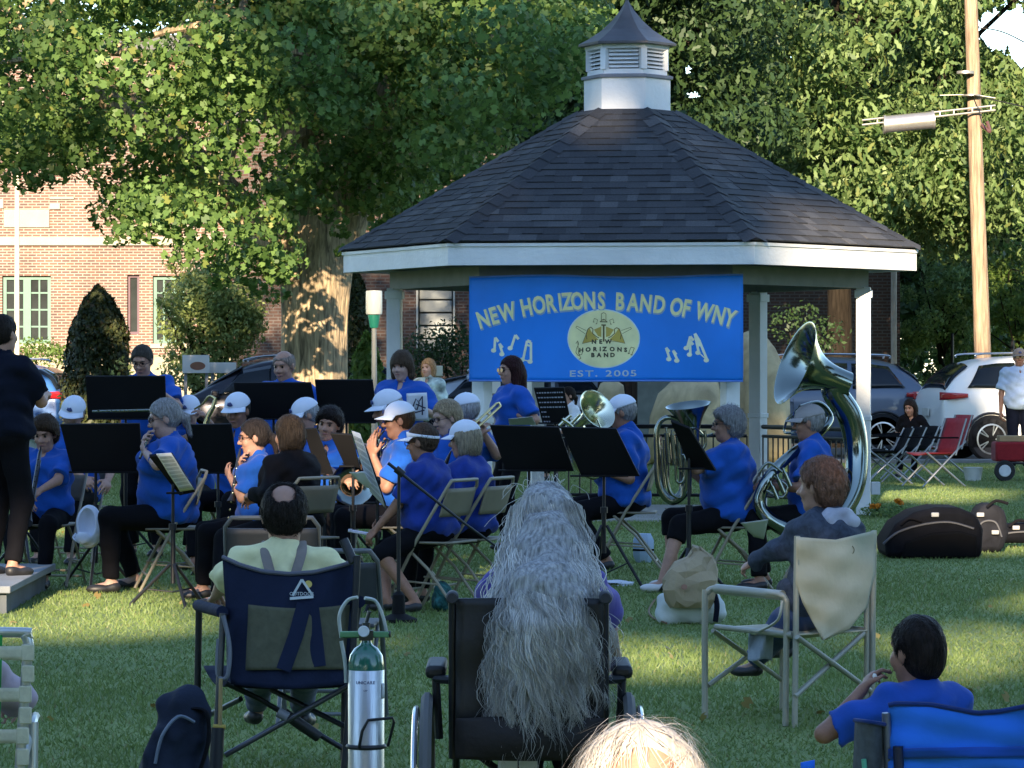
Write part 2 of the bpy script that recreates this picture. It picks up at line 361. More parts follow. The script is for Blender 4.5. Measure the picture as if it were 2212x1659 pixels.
def tree(name,label,x,y,h,r,cz,rz,nc,per,leaf,shape,m,trunk_r,bark,seed,group=None,lo=2,cr=(.5,.9),keep=None,droop=.5,nl=14,extra=None,shell=.45,trunk_h=None):
    rs=np.random.RandomState(seed); t=thing(name,label,'tree',(x,y,0),group=group)
    cl=clumps(nc,(x,y,cz),(r[0],r[1],rz),rs,lo,cr,keep,shell)
    if extra: cl+=extra
    FF=fill(cl,per,rs)
    if y<0: kp=sunholes(FF[0]); FF=(FF[0][kp],FF[1][kp])
    leaves('crown',FF,leaf,shape,m,t,rs,droop)
    b=MB(); th=trunk_h or h*.8; b.tube(catmull([(x,y,-.1),(x+.05,y,th*.3),(x-.1,y+.1,th*.65),(x,y,th)],8),[trunk_r*1.25,trunk_r,trunk_r*.7,trunk_r*.25],16)
    limbs(b,(x,y,0),(x,y,th),trunk_r*1.6,cl,rs,nl); b.build('trunk',bark,t); return t
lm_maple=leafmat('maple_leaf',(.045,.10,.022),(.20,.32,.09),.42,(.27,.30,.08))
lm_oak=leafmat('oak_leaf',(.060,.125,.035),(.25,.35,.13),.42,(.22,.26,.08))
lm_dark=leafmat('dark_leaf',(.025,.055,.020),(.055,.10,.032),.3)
lm_light=leafmat('light_leaf',(.08,.16,.03),(.17,.25,.06),.4)
lm_yew=leafmat('arborvitae_leaf',(.028,.042,.014),(.065,.075,.025),.2,(.08,.05,.02))
lm_shrub=leafmat('shrub_leaf',(.16,.22,.06),(.32,.38,.13),.45)

# big maple whose trunk stands left of the gazebo (D = 50 m)
def maple():
    rs=np.random.RandomState(11); x0=X(668,50); t=thing('maple_tree','large maple with a thick pale sunlit trunk left of the gazebo','tree',(x0,50,0))
    def px(p): return CX+p[0]/p[1]*FX, HY-(p[2]-CH)/p[1]*FX
    def keep(p):
        x,y=px(p)
        if y< -900: return True
        if not clumpy(p): return False
        # lower edge of the crown as the photo shows it
        lim=np.interp(x,[-300,0,150,230,262,300,420,520,600,660,760,820,900,1000,1290],[330,360,340,300,330,470,520,500,470,400,395,430,380,290,110])
        return y<lim and x<1290-max(0,(y-110))*.9
    cl=clumps(820,(x0-.9,50,7.2),(8.8,6.3,5.0),rs,3.0,(.3,.72),keep,.3)
    # hanging boughs: left of the trunk, and the lowest spray before the brick wall
    for (a,b,D,r) in [(330,430,45,.45),(380,470,45,.5),(450,500,45,.5),(530,520,45.5,.45),(560,560,46,.4),(610,570,46,.33),(420,540,45,.4),(330,500,45,.35),(275,505,45,.22),(245,520,45,.14),
                      (500,570,45.5,.35),(470,440,46,.5),(560,470,46,.45),(600,600,46,.22),(620,540,47,.3),(100,370,46,.4),(40,380,46,.4),(10,330,46,.5),(170,350,46,.35),(790,440,49,.3),(700,395,49,.3),(820,380,49,.45),(880,400,51,.35),(760,420,51,.3),
                      (1200,60,46,.6),(1150,150,45,.6),(1190,200,45,.5),(1120,240,45,.5),(1080,60,44,.7),(1000,200,44,.6),(950,320,45,.55),(1050,300,45,.45),(780,410,50,.4),(840,330,50,.5),(900,350,51,.5),(960,330,51,.5),(1000,330,52,.45),(850,440,52,.3),(920,400,53,.3),(760,455,53,.3),(700,440,48.5,.28),(640,430,48,.4),(590,480,48,.4),(560,620,47,.25),(600,640,47,.2),(250,120,44.5,.6),(330,180,44.5,.6),(180,180,44.5,.6),(420,130,44.5,.6),(520,200,44.5,.55),(420,260,44.8,.5),(300,270,44.8,.45),(560,280,45,.5),(620,350,46,.45),(120,90,44.5,.6),(500,60,44,.6),(640,120,44,.6),(660,230,45,.5),(470,330,45,.5),(720,470,48.6,.2),(740,540,48.8,.14),(735,500,48.8,.18),(860,400,56,.6),(900,430,56,.5),(940,390,56,.6),(990,370,56,.6),(820,470,56,.4),(850,490,56,.35),(880,460,56,.4),(790,500,55,.3),(930,350,56,.6),(800,430,54,.5),(500,560,47,.35),(480,600,47,.25),(540,590,46.5,.3)]:
        cl.append((np.array(at(a,b,D)),r))
    leaves('crown',fill(cl,640,rs),.098,MAPLE,lm_maple,t,rs,.7)
    b=MB(); n=26; prof=[(-.1,.58),(.3,.5),(1.2,.455),(2.2,.45),(2.9,.50),(3.4,.56),(3.9,.50)]
    vs=[]
    zz=np.linspace(-.1,4.2,40)
    for z in zz:
        r=np.interp(z,[p[0] for p in prof],[p[1] for p in prof])
        for k in range(n):
            a=2*PI*k/n; rr=r*(1+.05*math.sin(5*a+z*.7)+.03*math.sin(11*a+2*z)); vs.append((x0+rr*math.cos(a)+.03*z,50+rr*math.sin(a),z))
    b.add(vs,[(i*n+k,i*n+(k+1)%n,(i+1)*n+(k+1)%n,(i+1)*n+k) for i in range(39) for k in range(n)])
    for a,b2,r0 in [((x0+.35,50,3.4),(x0+1.6,49.5,6.5),.30),((x0-.25,50,3.3),(x0-2.6,49.3,5.3),.30),((x0,50,3.6),(x0-.3,50.6,8.5),.36),((x0-.3,49.8,3.3),(x0-4.6,48,6.8),.22),((x0+.2,50,3.6),(x0+3.6,50.5,7.5),.24),((x0-.3,49.8,3.2),(at(520,500,47)),.12)]:
        a,b2=Vector(a),Vector(b2); b.tube(catmull([a-Vector((0,0,.5)),a.lerp(b2,.45)+Vector((0,0,-.15)),b2,b2+(b2-a)*.4+Vector((0,0,.6))],6),[r0,r0*.75,r0*.5,.03],10)
    limbs(b,(x0,50,3),(x0,50,10),.5,cl,rs,26,.2); b.build('trunk',bark_maple,t)
maple()

# trees to the right, behind the gazebo
def px2(p): return CX+p[0]/p[1]*FX, HY-(p[2]-CH)/p[1]*FX
def lowedge(xs,ys):
    return lambda p: px2(p)[1]<np.interp(px2(p)[0],xs,ys)
tree('oak_tree','tall leafy oak behind the gazebo roof, right of its cupola',X(1808,70),70,14,(6.2,4.5),9.6,6.8,620,330,.16,OAK,lm_oak,.23,bark_dark,21,None,3.5,(.5,1.0),
     lambda p:clumpy(p,.9) and (px2(p)[0]>1490 or px2(p)[1]<-60) and px2(p)[1]<np.interp(px2(p)[0],[1400,1900,1960,2080,2300],[520,520,545,560,500]) and not(2120<px2(p)[0]<2230 and -10<px2(p)[1]<100),.9,trunk_h=9)
tree('oak_tree','broad oak at the right edge behind the utility pole',X(2330,69),69,13,(4.6,4.0),9.0,6.0,400,330,.14,OAK,lm_oak,.3,bark_dark,22,None,3,(.45,.9),
     lambda p:clumpy(p,.9) and px2(p)[1]<np.interp(px2(p)[0],[1900,2000,2200,2400],[420,520,590,650]) and not(2080<px2(p)[0]<2260 and -60<px2(p)[1]<150),.9,trunk_h=6,nl=0)
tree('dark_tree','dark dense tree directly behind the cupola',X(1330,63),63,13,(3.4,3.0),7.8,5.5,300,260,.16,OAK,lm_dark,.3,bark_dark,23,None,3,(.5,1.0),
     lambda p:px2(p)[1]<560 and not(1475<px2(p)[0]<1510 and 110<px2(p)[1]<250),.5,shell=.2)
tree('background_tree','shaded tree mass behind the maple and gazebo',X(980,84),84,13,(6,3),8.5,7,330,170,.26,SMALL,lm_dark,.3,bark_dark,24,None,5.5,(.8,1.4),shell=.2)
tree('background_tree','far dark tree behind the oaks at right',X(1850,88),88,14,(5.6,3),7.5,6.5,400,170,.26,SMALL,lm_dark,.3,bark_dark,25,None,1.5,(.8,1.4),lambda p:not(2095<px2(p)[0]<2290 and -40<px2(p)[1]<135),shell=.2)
tree('young_tree','small green tree in half shade beyond the silver car',X(2040,80),80,5,(1.35,1.2),2.9,1.9,60,1500,.09,SMALL,lm_oak,.06,bark_dark,26,None,.6,(.25,.5),trunk_h=3,shell=.2)
tree('young_tree','bright yellow-green young tree right of the utility pole',X(2200,76),76,5,(.85,1.0),2.5,1.7,55,1700,.09,SMALL,lm_light,.05,bark_dark,27,None,.4,(.2,.42),trunk_h=3,shell=.1)
tree('background_tree','low green trees on the horizon at the right edge',X(2180,104),104,6,(6,2),3.2,3.4,200,260,.2,SMALL,lm_oak,.2,bark_dark,28,None,0,(.6,1.1),shell=.1)
# trees behind the camera that keep the band in shade (sun patches come through holes cut in their crowns)
lm_shade=leafmat('shade_tree_leaf',(.04,.08,.02),(.08,.12,.03),.2)
def _shade(x,y,top,r,seed,nc,lo,per,keep,extra=None):
    return tree('shade_tree','tall leafy tree standing behind the audience',x,y,top,(r,r*.6),(top+lo)/2,(top-lo)/2,nc,per,.55,MAPLE,lm_shade,.5,bark_dark,seed,'trees behind the audience',lo,(1.0,1.9),keep,shell=.15,nl=8,extra=extra)
def slot(p):
    # ray through this point along the sun's direction: where it meets the ground of the lawn
    tt=p[2]/math.tan(R(SUN_EL)); gx=p[0]+tt*math.sin(R(SUN_AZ)); gyy=p[1]+tt*math.cos(R(SUN_AZ)); return gx,gyy
HOLES=[(-.8,55,.4,2.5),(-2.3,56,1.4,8),(-5.2,69,1.8,9),(-2.6,23.6,.6,.5),(-2.5,21.2,.7,.5),(-.4,19.0,.4,.5),(.6,19.2,.4,.6),(2.35,18.9,.10,.2),(3.9,23.2,.8,.45),(2.4,20.0,.5,.35),(.57,8.0,.5,.8),(4.75,44.5,.85,2.6),(5.6,27,.8,.5),(-.9,27,.6,.5),(4.2,31,1.2,.8),(-4.5,34,1.5,.8),(5.4,31,.8,.6)]  # crown gaps shaped to let sun patches fall on chosen spots
def sunholes(P):
    tt=P[:,2]/math.tan(R(SUN_EL)); gx=P[:,0]+tt*math.sin(R(SUN_AZ)); gd=P[:,1]+tt*math.cos(R(SUN_AZ)); keep=np.ones(len(P),bool)
    for x,d,rx,rd in HOLES:
        q=((gx-x)/(rx+.35))**2+((gd-d)/(rd+1.3))**2; q=q*(1+.25*np.sin(gx*5+gd*2)); keep&=q>1
    return keep
for i,(x,y,top,r,per) in enumerate([(-12,-37,38,5.5,9),(-27,-20,24,7,14),(30,8,20,8,14),(33,28,20,8,14),(-27,12,20,8,14),(-32,32,18,8,14)]):  # sparse tree added for dapples, side trees added to darken shade and reflections
    _shade(x,y,top,r,60+i,240,3.0,per,None)
for i,(x,y,top,r) in enumerate([(-13,-30,29,6.5),(-6.6,-32,30.5,6.5),(3.0,-29,29.5,5.5),(11,-31,26.4,5.0),(20,-33,28,7),(-23,-33,29,7)]):
    _shade(x,y,top,r,40+i,320,3.5,25,None,[(np.array([-7.2+3.4*q,-31+2*w_,28.0+2.4*e_]),1.1) for q,w_,e_ in np.random.RandomState(5).rand(26,3)] if i==1 else None)  # extra clumps in the second tree added to shade the silver car

def unseen_tree_line():  # unseen tree belt, added so that reflections come out darker
    rs=np.random.RandomState(77); n=15000; u=rs.rand(n); seg=rs.randint(0,3,n); x=np.where(seg==0,-110+220*u,np.where(seg==1,-62,62))+rs.randn(n)*3; y=np.where(seg==0,-88,-88+150*u)+rs.randn(n)*3
    h_=9+4*np.sin(x*.11+y*.07)+2*np.sin(x*.31-y*.2); z=rs.rand(n)**.9*h_; P=np.stack([x,y,z],1); N=rs.randn(n,3)
    o=leaves('unseen_wood',(P,N),1.7,MAPLE,lm_shade,None,rs,0); tagp(o,'distant belt of dark trees round the park behind the audience','woodland',kind='stuff')
unseen_tree_line()
def cone_tree(name,label,px_,D,h,r,m,seed,n=2600,cat='shrub',zb=.1,leaf=.09):
    rs=np.random.RandomState(seed); x=X(px_,D); t=thing(name,label,cat,(x,D,0)); z=rs.rand(n)**.9; f=np.interp(z,[0,.12,.35,.75,.93,1],[.85,1,1,.80,.38,.04])
    a=rs.rand(n)*2*PI; rr=r*f*(.72+.3*rs.rand(n)+.08*np.sin(a*5+z*9)); P=np.stack([x+rr*np.cos(a),D+rr*np.sin(a),zb+z*(h-zb)],1); N=np.stack([np.cos(a),np.sin(a),.4+0*a],1)
    leaves('foliage',(P,N),leaf,SMALL,m,t,rs,-.9)
    b=MB(); b.tube([(x,D,-.05),(x,D,h*.8)],[.06,.01],8); b.build('stem',bark_dark,t); return t
cone_tree('arborvitae','dark pointed arborvitae before the brick wall, left of the trunk',212,60,Z(618,60),.585,lm_yew,31,15000,leaf=.085)
cone_tree('arborvitae','dark narrow arborvitae between maple trunk and lamp post',770,58,Z(585,58),.33,lm_yew,32,5000)
cone_tree('fern_bush','bright green feathery bush right of the maple trunk',792,56,Z(722,56),.30,lm_light,33,1500,leaf=.14)
def bush(label,px_,D,pts,m,seed,per=2600,leaf=.085,name='leafy_bush',group=None):
    rs=np.random.RandomState(seed); t=thing(name,label,'bush',(X(px_,D),D,0),group=group)
    cl=[(np.array(at(a,b,D+rs.randn()*.3)),r) for a,b,r in pts]; cl=[(np.array([p[0],p[1],max(p[2],r*.5)]),r) for p,r in cl]
    leaves('foliage',fill(cl,per,rs,.9),leaf,SMALL,m,t,rs,.2)
    b=MB()
    for p,r in cl[::2]: b.tube(catmull([(X(px_,D),D,0),((X(px_,D)+p[0])/2,D,p[2]*.6),tuple(p)],4),[.05,.03,.01],6)
    b.build('stems',bark_dark,t)
bush('pale green spreading bush between arborvitae and maple trunk',450,64,[(400,640,.45),(450,620,.5),(500,640,.45),(540,665,.35),(430,690,.55),(480,700,.6),(380,700,.35),(520,720,.45),(400,750,.45),(460,760,.5),(375,570,.2),(390,540,.16),(355,660,.2),(545,700,.3),(420,590,.3),(470,660,.6),(430,640,.55),(490,740,.55),(440,800,.5),(390,800,.4),(510,690,.5),(460,600,.35)],lm_shrub,34,2600)
bush('low clipped green hedge under the green window',70,84,[(20,765,.4),(50,760,.4),(80,758,.4),(110,762,.4),(135,768,.35),(-10,765,.4)],lm_light,35,1500,name='hedge')
bush('small bright shrub at the foot of the tall arborvitae',265,59,[(262,800,.22),(272,780,.15)],lm_shrub,36,700)
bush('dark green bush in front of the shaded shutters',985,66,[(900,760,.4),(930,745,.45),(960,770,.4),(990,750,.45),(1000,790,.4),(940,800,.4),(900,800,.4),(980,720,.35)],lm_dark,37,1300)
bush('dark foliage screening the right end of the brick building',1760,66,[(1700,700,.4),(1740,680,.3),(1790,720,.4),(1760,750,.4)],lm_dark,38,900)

# ---- buildings ----
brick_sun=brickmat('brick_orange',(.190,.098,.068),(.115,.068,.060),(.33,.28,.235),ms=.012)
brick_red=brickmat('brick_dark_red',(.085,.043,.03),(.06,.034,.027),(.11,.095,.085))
stone=mat('limestone',(.36,.32,.25),.8,var=.08,vs=3,bump=.15)
green_fr=mat('green_window_frame',(.07,.17,.13),.5,var=.08)
def wall_with_holes(mb,x0,x1,z0,z1,y,holes,th=.3):
    xs=sorted({x0,x1}|{h[0] for h in holes}|{h[1] for h in holes}); zs=sorted({z0,z1}|{h[2] for h in holes}|{h[3] for h in holes})
    for i in range(len(xs)-1):
        for j in range(len(zs)-1):
            cx,cz=(xs[i]+xs[i+1])/2,(zs[j]+zs[j+1])/2
            if any(h[0]<cx<h[1] and h[2]<cz<h[3] for h in holes): continue
            mb.box2((xs[i],y,zs[j]),(xs[i+1],y+th,zs[j+1]))
def window(parent,x0,x1,z0,z1,y,nx,nz,fr,gl,label=None,fw=.09,double=False):
    b=MB(); b.box2((x0,y+.10,z0),(x0+fw,y+.2,z1)); b.box2((x1-fw,y+.10,z0),(x1,y+.2,z1)); b.box2((x0+fw,y+.10,z1-fw),(x1-fw,y+.2,z1)); b.box2((x0+fw,y+.10,z0),(x1-fw,y+.2,z0+fw))
    if double: xm=(x0+x1)/2; b.box2((xm-.09,y+.09,z0+fw),(xm+.09,y+.2,z1-fw))
    for i in range(1,nx):
        xx=x0+(x1-x0)*i/nx
        if double and abs(xx-(x0+x1)/2)<.05: continue
        b.box2((xx-.02,y+.12,z0+fw),(xx+.02,y+.19,z1-fw))
    for j in range(1,nz): zz=z0+(z1-z0)*j/nz; b.box2((x0+fw,y+.125,zz-.02),(x1-fw,y+.185,zz+.02))
    o=b.build('window',fr,parent,smooth=False)
    if label: o['label']=label
    MB().box2((x0+.02,y+.15,z0+.02),(x1-.02,y+.165,z1-.02)).build('pane',gl,o,smooth=False)
    return o
glass_dark=glassmat('window_glass',(.03,.035,.035)); glass_curt=glassmat('curtained_glass',(.10,.11,.10),.15)
def left_building():
    D=88; t=thing('brick_building','sunlit orange brick building with green windows at left','building',(X(200,D),D,0))
    x=lambda p:X(p,D); z=lambda p:Z(p,D)
    holes=[(x(5),x(110),z(742),z(596)),(x(275),x(301),z(722),z(594)),(x(330),x(400),z(742),z(596))]
    b=MB(); wall_with_holes(b,x(-420),x(640),0,9,D,holes)
    b.build('wall',brick_sun,t,smooth=False)
    MB().box2((x(-420),D-.08,z(530)),(x(640),D,z(512))).build('stone_band',stone,t)
    MB().box2((x(9),D-.05,z(491)),(x(107),D-.002,z(453))).build('plaque',stone,t)
    s=MB()
    for a0,a1,b0,b1 in [(108,130,452,440),(0,8,450,430),(108,160,430,425)]: s.box2((x(a0),D-.05,z(max(b0,b1))),(x(a1),D-.002,z(min(b0,b1))))
    s.build('stone_trim',stone,t)
    window(t,x(5),x(110),z(742),z(596),D,4,4,green_fr,glass_dark,double=True)
    window(t,x(330),x(400),z(742),z(596),D,3,4,green_fr,glass_dark)
    o=window(t,x(275),x(301),z(722),z(594),D,1,1,mat('maroon_frame',(.10,.05,.07),.6),glass_dark,'narrow dark maroon window',fw=.06)
    for a0,a1 in ((0,116),(325,404)): MB().box2((x(a0),D-.06,z(752)),(x(a1),D+.1,z(743))).build('sill',stone,t)
    MB().box2((x(-420),D-.12,0),(x(640),D-.001,z(770))).build('foundation',mat('pale_foundation',(.34,.30,.22),.9),t)
    r=MB().box2((x(-430),D-.3,9),(x(650),D+8,9.4)); r.box2((x(-420),D+.31,0),(x(640),D+7.5,8.99)); r.build('roof',mat('flat_roof',(.12,.12,.12),.9),t,smooth=False)
left_building()
def right_building():
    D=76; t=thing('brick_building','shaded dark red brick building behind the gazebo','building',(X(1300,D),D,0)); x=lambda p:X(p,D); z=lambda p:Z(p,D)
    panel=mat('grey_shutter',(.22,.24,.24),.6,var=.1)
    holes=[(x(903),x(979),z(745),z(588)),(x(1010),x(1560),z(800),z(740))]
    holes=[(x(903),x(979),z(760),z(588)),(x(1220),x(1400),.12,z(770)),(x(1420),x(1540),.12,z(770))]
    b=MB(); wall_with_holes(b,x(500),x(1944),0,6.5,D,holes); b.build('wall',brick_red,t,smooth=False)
    b=MB(); n=6
    for i in range(n):
        za=z(760)+(z(592)-z(760))*i/n; zb=z(760)+(z(592)-z(760))*(i+1)/n
        b.box2((x(906),D+.10,za+.02),(x(976),D+.14,zb-.01))
    b.build('shutter',panel,t,bevel=.012)
    f=MB(); f.box2((x(899),D-.03,z(592)),(x(983),D+.12,z(584))); f.box2((x(899),D-.03,z(760)),(x(903.2),D+.12,z(592))); f.box2((x(978.8),D-.03,z(760)),(x(983),D+.12,z(592))); f.build('shutter_frame',mat('grey_trim',(.36,.38,.36),.6),t)
    for a0,a1 in ((1220,1400),(1420,1540)): window(t,x(a0),x(a1),.12,z(770),D,2,1,mat('dark_frame',(.04,.07,.06),.5),glass_curt)
    MB().tube(catmull([(x(1936),D-.1,4.3),(x(1938),D-.1,4.0),(x(1930),D-.1,3.8),(x(1930),D-.1,.1)],4),.06,8).build('downspout',mat('downspout_tan',(.42,.36,.30),.6),t)
    g=MB().box2((x(1180),D-.05,z(800)),(x(1760),D-.001,0)); g.build('plinth',mat('grey_plinth',(.2,.22,.2),.9),t)
    r=MB().box2((x(490),D-.4,6.5),(x(1954),D+9,6.9)); r.box2((x(500),D+.31,0),(x(1944),D+8.5,6.49)); r.build('roof',mat('flat_roof',(.12,.12,.12),.9),t,smooth=False)
right_building()

def boulder(label,px_,D,pts,h,seed,group=None):
    rs=np.random.RandomState(seed); t=thing('boulder',label,'boulder',(X(px_,D),D,0),group=group)
    n=len(pts); poly=[(X(a,D),max(-.05,Z(b,D))) for a,b in pts]; c=np.mean(poly,0); V=[];F=[]; K=7
    # closed lens: outline as silhouette, swelling front and back
    for side in (-1,1):
        for k in range(K+1):
            f=math.cos(k/K*PI/2); d=side*h*math.sin(k/K*PI/2)
            for i,(a,b) in enumerate(poly):
                jit=.03*math.sin(i*7+k*3+side); V.append((c[0]+(a-c[0])*(f+.02)+jit*(k>0),D+d,c[1]+(b-c[1])*(f+.02)))
    for s in range(2):
        o=s*(K+1)*n
        for k in range(K):
            for i in range(n): F.append((o+k*n+i,o+k*n+(i+1)%n,o+(k+1)*n+(i+1)%n,o+(k+1)*n+i))
    b=MB().add(V,F); b.build('rock',mat('boulder_stone',(.46,.37,.22),.9,var=.35,vs=2.2,bump=.9,bs=5,distort=1),t,sharp=60)
boulder('tall pale boulder behind the rear gazebo post',1645,58,[(1588,1000),(1590,760),(1602,722),(1625,714),(1650,722),(1672,752),(1690,790),(1702,850),(1706,1000)],.5,1)
boulder('broad tan boulder showing below the banner',1485,57,[(1400,1000),(1408,900),(1425,850),(1450,826),(1500,815),(1548,822),(1560,870),(1562,1000)],.5,2)
boulder('small round pale boulder under the middle of the banner',1330,57.5,[(1290,1000),(1288,860),(1300,828),(1325,818),(1345,832),(1350,880),(1352,1000)],.3,3)
# ================= gazebo =================
white=mat('white_paint',(.68,.69,.70),.5,var=.11,vs=2.2,bump=.25,bs=22)
def shingle_mat():
    m=bpy.data.materials.new('asphalt_shingle'); m.use_nodes=True; n=m.node_tree; L=n.links.new; b=n.nodes['Principled BSDF']; b.inputs['Roughness'].default_value=.95
    g=n.nodes.new('ShaderNodeNewGeometry'); rp=n.nodes.new('ShaderNodeValToRGB')
    cols=[(0,(.026,.027,.031)),(.35,(.033,.034,.039)),(.6,(.039,.040,.045)),(.8,(.036,.037,.041)),(.92,(.056,.057,.062)),(1,(.066,.066,.070))]
    rp.color_ramp.elements[0].color=hexc(cols[0][1]); rp.color_ramp.elements[1].color=hexc(cols[-1][1])
    for p,c in cols[1:-1]: e=rp.color_ramp.elements.new(p); e.color=hexc(c)
    L(g.outputs['Random Per Island'],rp.inputs[0]); tc=n.nodes.new('ShaderNodeTexCoord'); no=n.nodes.new('ShaderNodeTexNoise'); no.inputs['Scale'].default_value=60; L(tc.outputs['Object'],no.inputs[0])
    mx=n.nodes.new('ShaderNodeMix'); mx.data_type='RGBA'; mx.blend_type='OVERLAY'; mx.inputs[0].default_value=.5; L(rp.outputs[0],mx.inputs[6]); L(no.outputs[0],mx.inputs[7]); L(mx.outputs[2],b.inputs['Base Color'])
    bp=n.nodes.new('ShaderNodeBump'); bp.inputs['Strength'].default_value=.5; bp.inputs['Distance'].default_value=.004; L(no.outputs[0],bp.inputs['Height']); L(bp.outputs[0],b.inputs['Normal']); return m
def gazebo():
    GX,GY=1.178,37.9; A=[R(-7.5+60*i) for i in range(6)]; t=thing('gazebo','white six-sided gazebo with dark shingle roof and louvred cupola','gazebo',(GX,GY,0))
    def ring(r,z,a=None): return [Vector((GX+r*math.cos(q),GY+r*math.sin(q),z)) for q in (a or A)]
    def hexp(prof,name,m,parent,**k):
        b=MB(); vs=[]; 
        for r,z in prof: vs+=ring(r,z)
        mm=len(prof); b.add(vs,[(i*6+k2,i*6+(k2+1)%6,(i+1)*6+(k2+1)%6,(i+1)*6+k2) for i in range(mm-1) for k2 in range(6)]+[tuple(range(6))[::-1],tuple(range((mm-1)*6,mm*6))])
        return b.build(name,m,parent,smooth=False,**k)
    # roof deck and its courses of shingles
    RE,ZE,RT,ZT=2.985,2.70,.50,4.11
    hexp([(RE-.03,ZE-.03),(RT,ZT-.035),(.3,ZT+.02)],'roof_deck',mat('roof_deck',(.04,.04,.045),.95),t)
    b=MB(); rs=random.Random(4); NC=21
    for f in range(6):
        e0,e1=ring(RE,ZE,[A[f],A[(f+1)%6]]); t0,t1=ring(RT,ZT,[A[f],A[(f+1)%6]])
        nrm=((e1-e0).cross(t0-e0)).normalized(); nrm=nrm if nrm.z>0 else -nrm
        for c in range(NC):
            u0,u1=c/NC,min(1,(c+1.15)/NC); a0,a1=e0.lerp(t0,u0),e1.lerp(t1,u0); b0,b1=e0.lerp(t0,u1),e1.lerp(t1,u1)
            Ln=(a1-a0).length; xx=-rs.random()*.2
            while xx<Ln:
                wd=rs.choice([.10,.14,.17,.22,.28]); s0,s1=max(0,xx)/Ln,min(Ln,xx+wd)/Ln; xx+=wd
                if s1-s0<.004: continue
                hi=.016 if rs.random()<.55 else .009
                P=[a0.lerp(a1,s0),a0.lerp(a1,s1)]
                w0=(b1-b0).length
                # keep the tab's width constant up the slope, clipped at the hips
                d=(a1-a0).normalized(); q0=P[0]+(b0.lerp(b1,.5)-a0.lerp(a1,.5)); q1=P[1]+(b0.lerp(b1,.5)-a0.lerp(a1,.5))
                def cl(q):
                    s=(q-b0).dot(d); return b0+d*min(max(s,0),w0)
                q0,q1=cl(q0),cl(q1)
                vs=[P[0]+nrm*.002,P[1]+nrm*.002,q1+nrm*.001,q0+nrm*.001,P[0]+nrm*hi,P[1]+nrm*hi,q1+nrm*.003,q0+nrm*.003]
                b.add(vs,[(4,5,6,7),(0,1,5,4),(0,4,7,3),(1,2,6,5)])
    # ridge caps along the hips
    for f in range(6):
        e=ring(RE,ZE,[A[f]])[0]; tt=ring(RT,ZT,[A[f]])[0]; d=(tt-e).normalized(); side=Vector((-math.sin(A[f]),math.cos(A[f]),0)); n=15
        for c in range(n):
            p0=e.lerp(tt,c/n); p1=e.lerp(tt,min(1,(c+1.12)/n)); up=Vector((0,0,1))
            dn=-.052
            vs=[p0+up*.030,p1+up*.018,p0+side*.13+up*(.030+dn),p1+side*.13+up*(.018+dn),p0-side*.13+up*(.030+dn),p1-side*.13+up*(.018+dn)]
            b.add(vs,[(0,2,3,1),(0,1,5,4)])
    sh=b.build('shingles',shingle_mat(),t,smooth=False)
    # fascia boards (one per side, mitred), soffit and frieze
    for f in range(6):
        o0,o1=ring(2.945,0,[A[f],A[(f+1)%6]]); i0,i1=ring(2.90,0,[A[f],A[(f+1)%6]]); up=Vector((0,0,1)); b=MB()
        vs=[o0+up*2.475,o1+up*2.475,o1+up*2.672,o0+up*2.672,i0+up*2.475,i1+up*2.475,i1+up*2.672,i0+up*2.672]
        b.add(vs,[(0,1,2,3),(4,7,6,5),(0,4,5,1),(3,2,6,7),(0,3,7,4),(1,5,6,2)])
        o2,o3=ring(2.962,0,[A[f],A[(f+1)%6]]); j2,j3=ring(2.946,0,[A[f],A[(f+1)%6]])
        vs=[o2+up*2.655,o3+up*2.655,o3+up*2.685,o2+up*2.685,j2+up*2.655,j3+up*2.655,j3+up*2.685,j2+up*2.685]
        b.add(vs,[(0,1,2,3),(4,7,6,5),(0,4,5,1),(3,2,6,7),(0,3,7,4),(1,5,6,2)])
        b.build('fascia',white,t,smooth=False)
    b=MB(); o=ring(2.895,2.50); i=ring(2.30,2.50); b.add(o+i,[(k,(k+1)%6,(k+1)%6+6,k+6) for k in range(6)]); b.build('soffit',mat('soffit_shaded',(.25,.26,.26),.7),t,smooth=False,solid=.012)  # soffit darker than the white paint: eave shade put into its colour
    b=MB(); o=ring(2.46,2.30)+ring(2.46,2.48); i=ring(2.36,2.30)+ring(2.36,2.48)
    b.add(o+i,[(k,(k+1)%6,(k+1)%6+6,k+6) for k in range(6)]+[(12+k,18+k,18+(k+1)%6,12+(k+1)%6) for k in range(6)]+[(k,12+k,12+(k+1)%6,(k+1)%6) for k in range(6)])
    b.build('beam',mat('beam_shaded',(.20,.21,.20),.7),t,smooth=False)  # beam colour lowered to hold the shade under the eave
    posts=ring(2.41,0)
    for k,p in enumerate(posts):
        b=MB(); rot=Matrix.Rotation(A[k],3,'Z'); b.box((p.x,p.y,1.155),(.145,.145,2.31),rot); b.box((p.x,p.y,2.24),(.18,.18,.08),rot)
        b.box((p.x,p.y,.98),(.165,.165,.05),rot); b.build('post',white,t,bevel=.006)
    # black metal railing in the rear right bay
    def rail(p,q,h=.86):
        b=MB(); d=(q-p).normalized(); p=p+d*.12; q=q-d*.12
        for z in (.12,h-.1,h): b.tube([p+Vector((0,0,z)),q+Vector((0,0,z))],.018 if z<h else .024,8)
        n=int((q-p).length/.12)
        for i in range(n+1): b.tube([p.lerp(q,i/n)+Vector((0,0,.12)),p.lerp(q,i/n)+Vector((0,0,h-.1))],.009,6)
        b.build('railing',mat('black_iron',(.012,.012,.014),.45,metal=.3),t)
    rail(posts[1],posts[0]); rail(posts[2],posts[1])
    # slab floor
    hexp([(2.3,-.05),(2.3,.02)],'floor_slab',mat('slab_concrete',(.30,.30,.29),.9,var=.15),t)
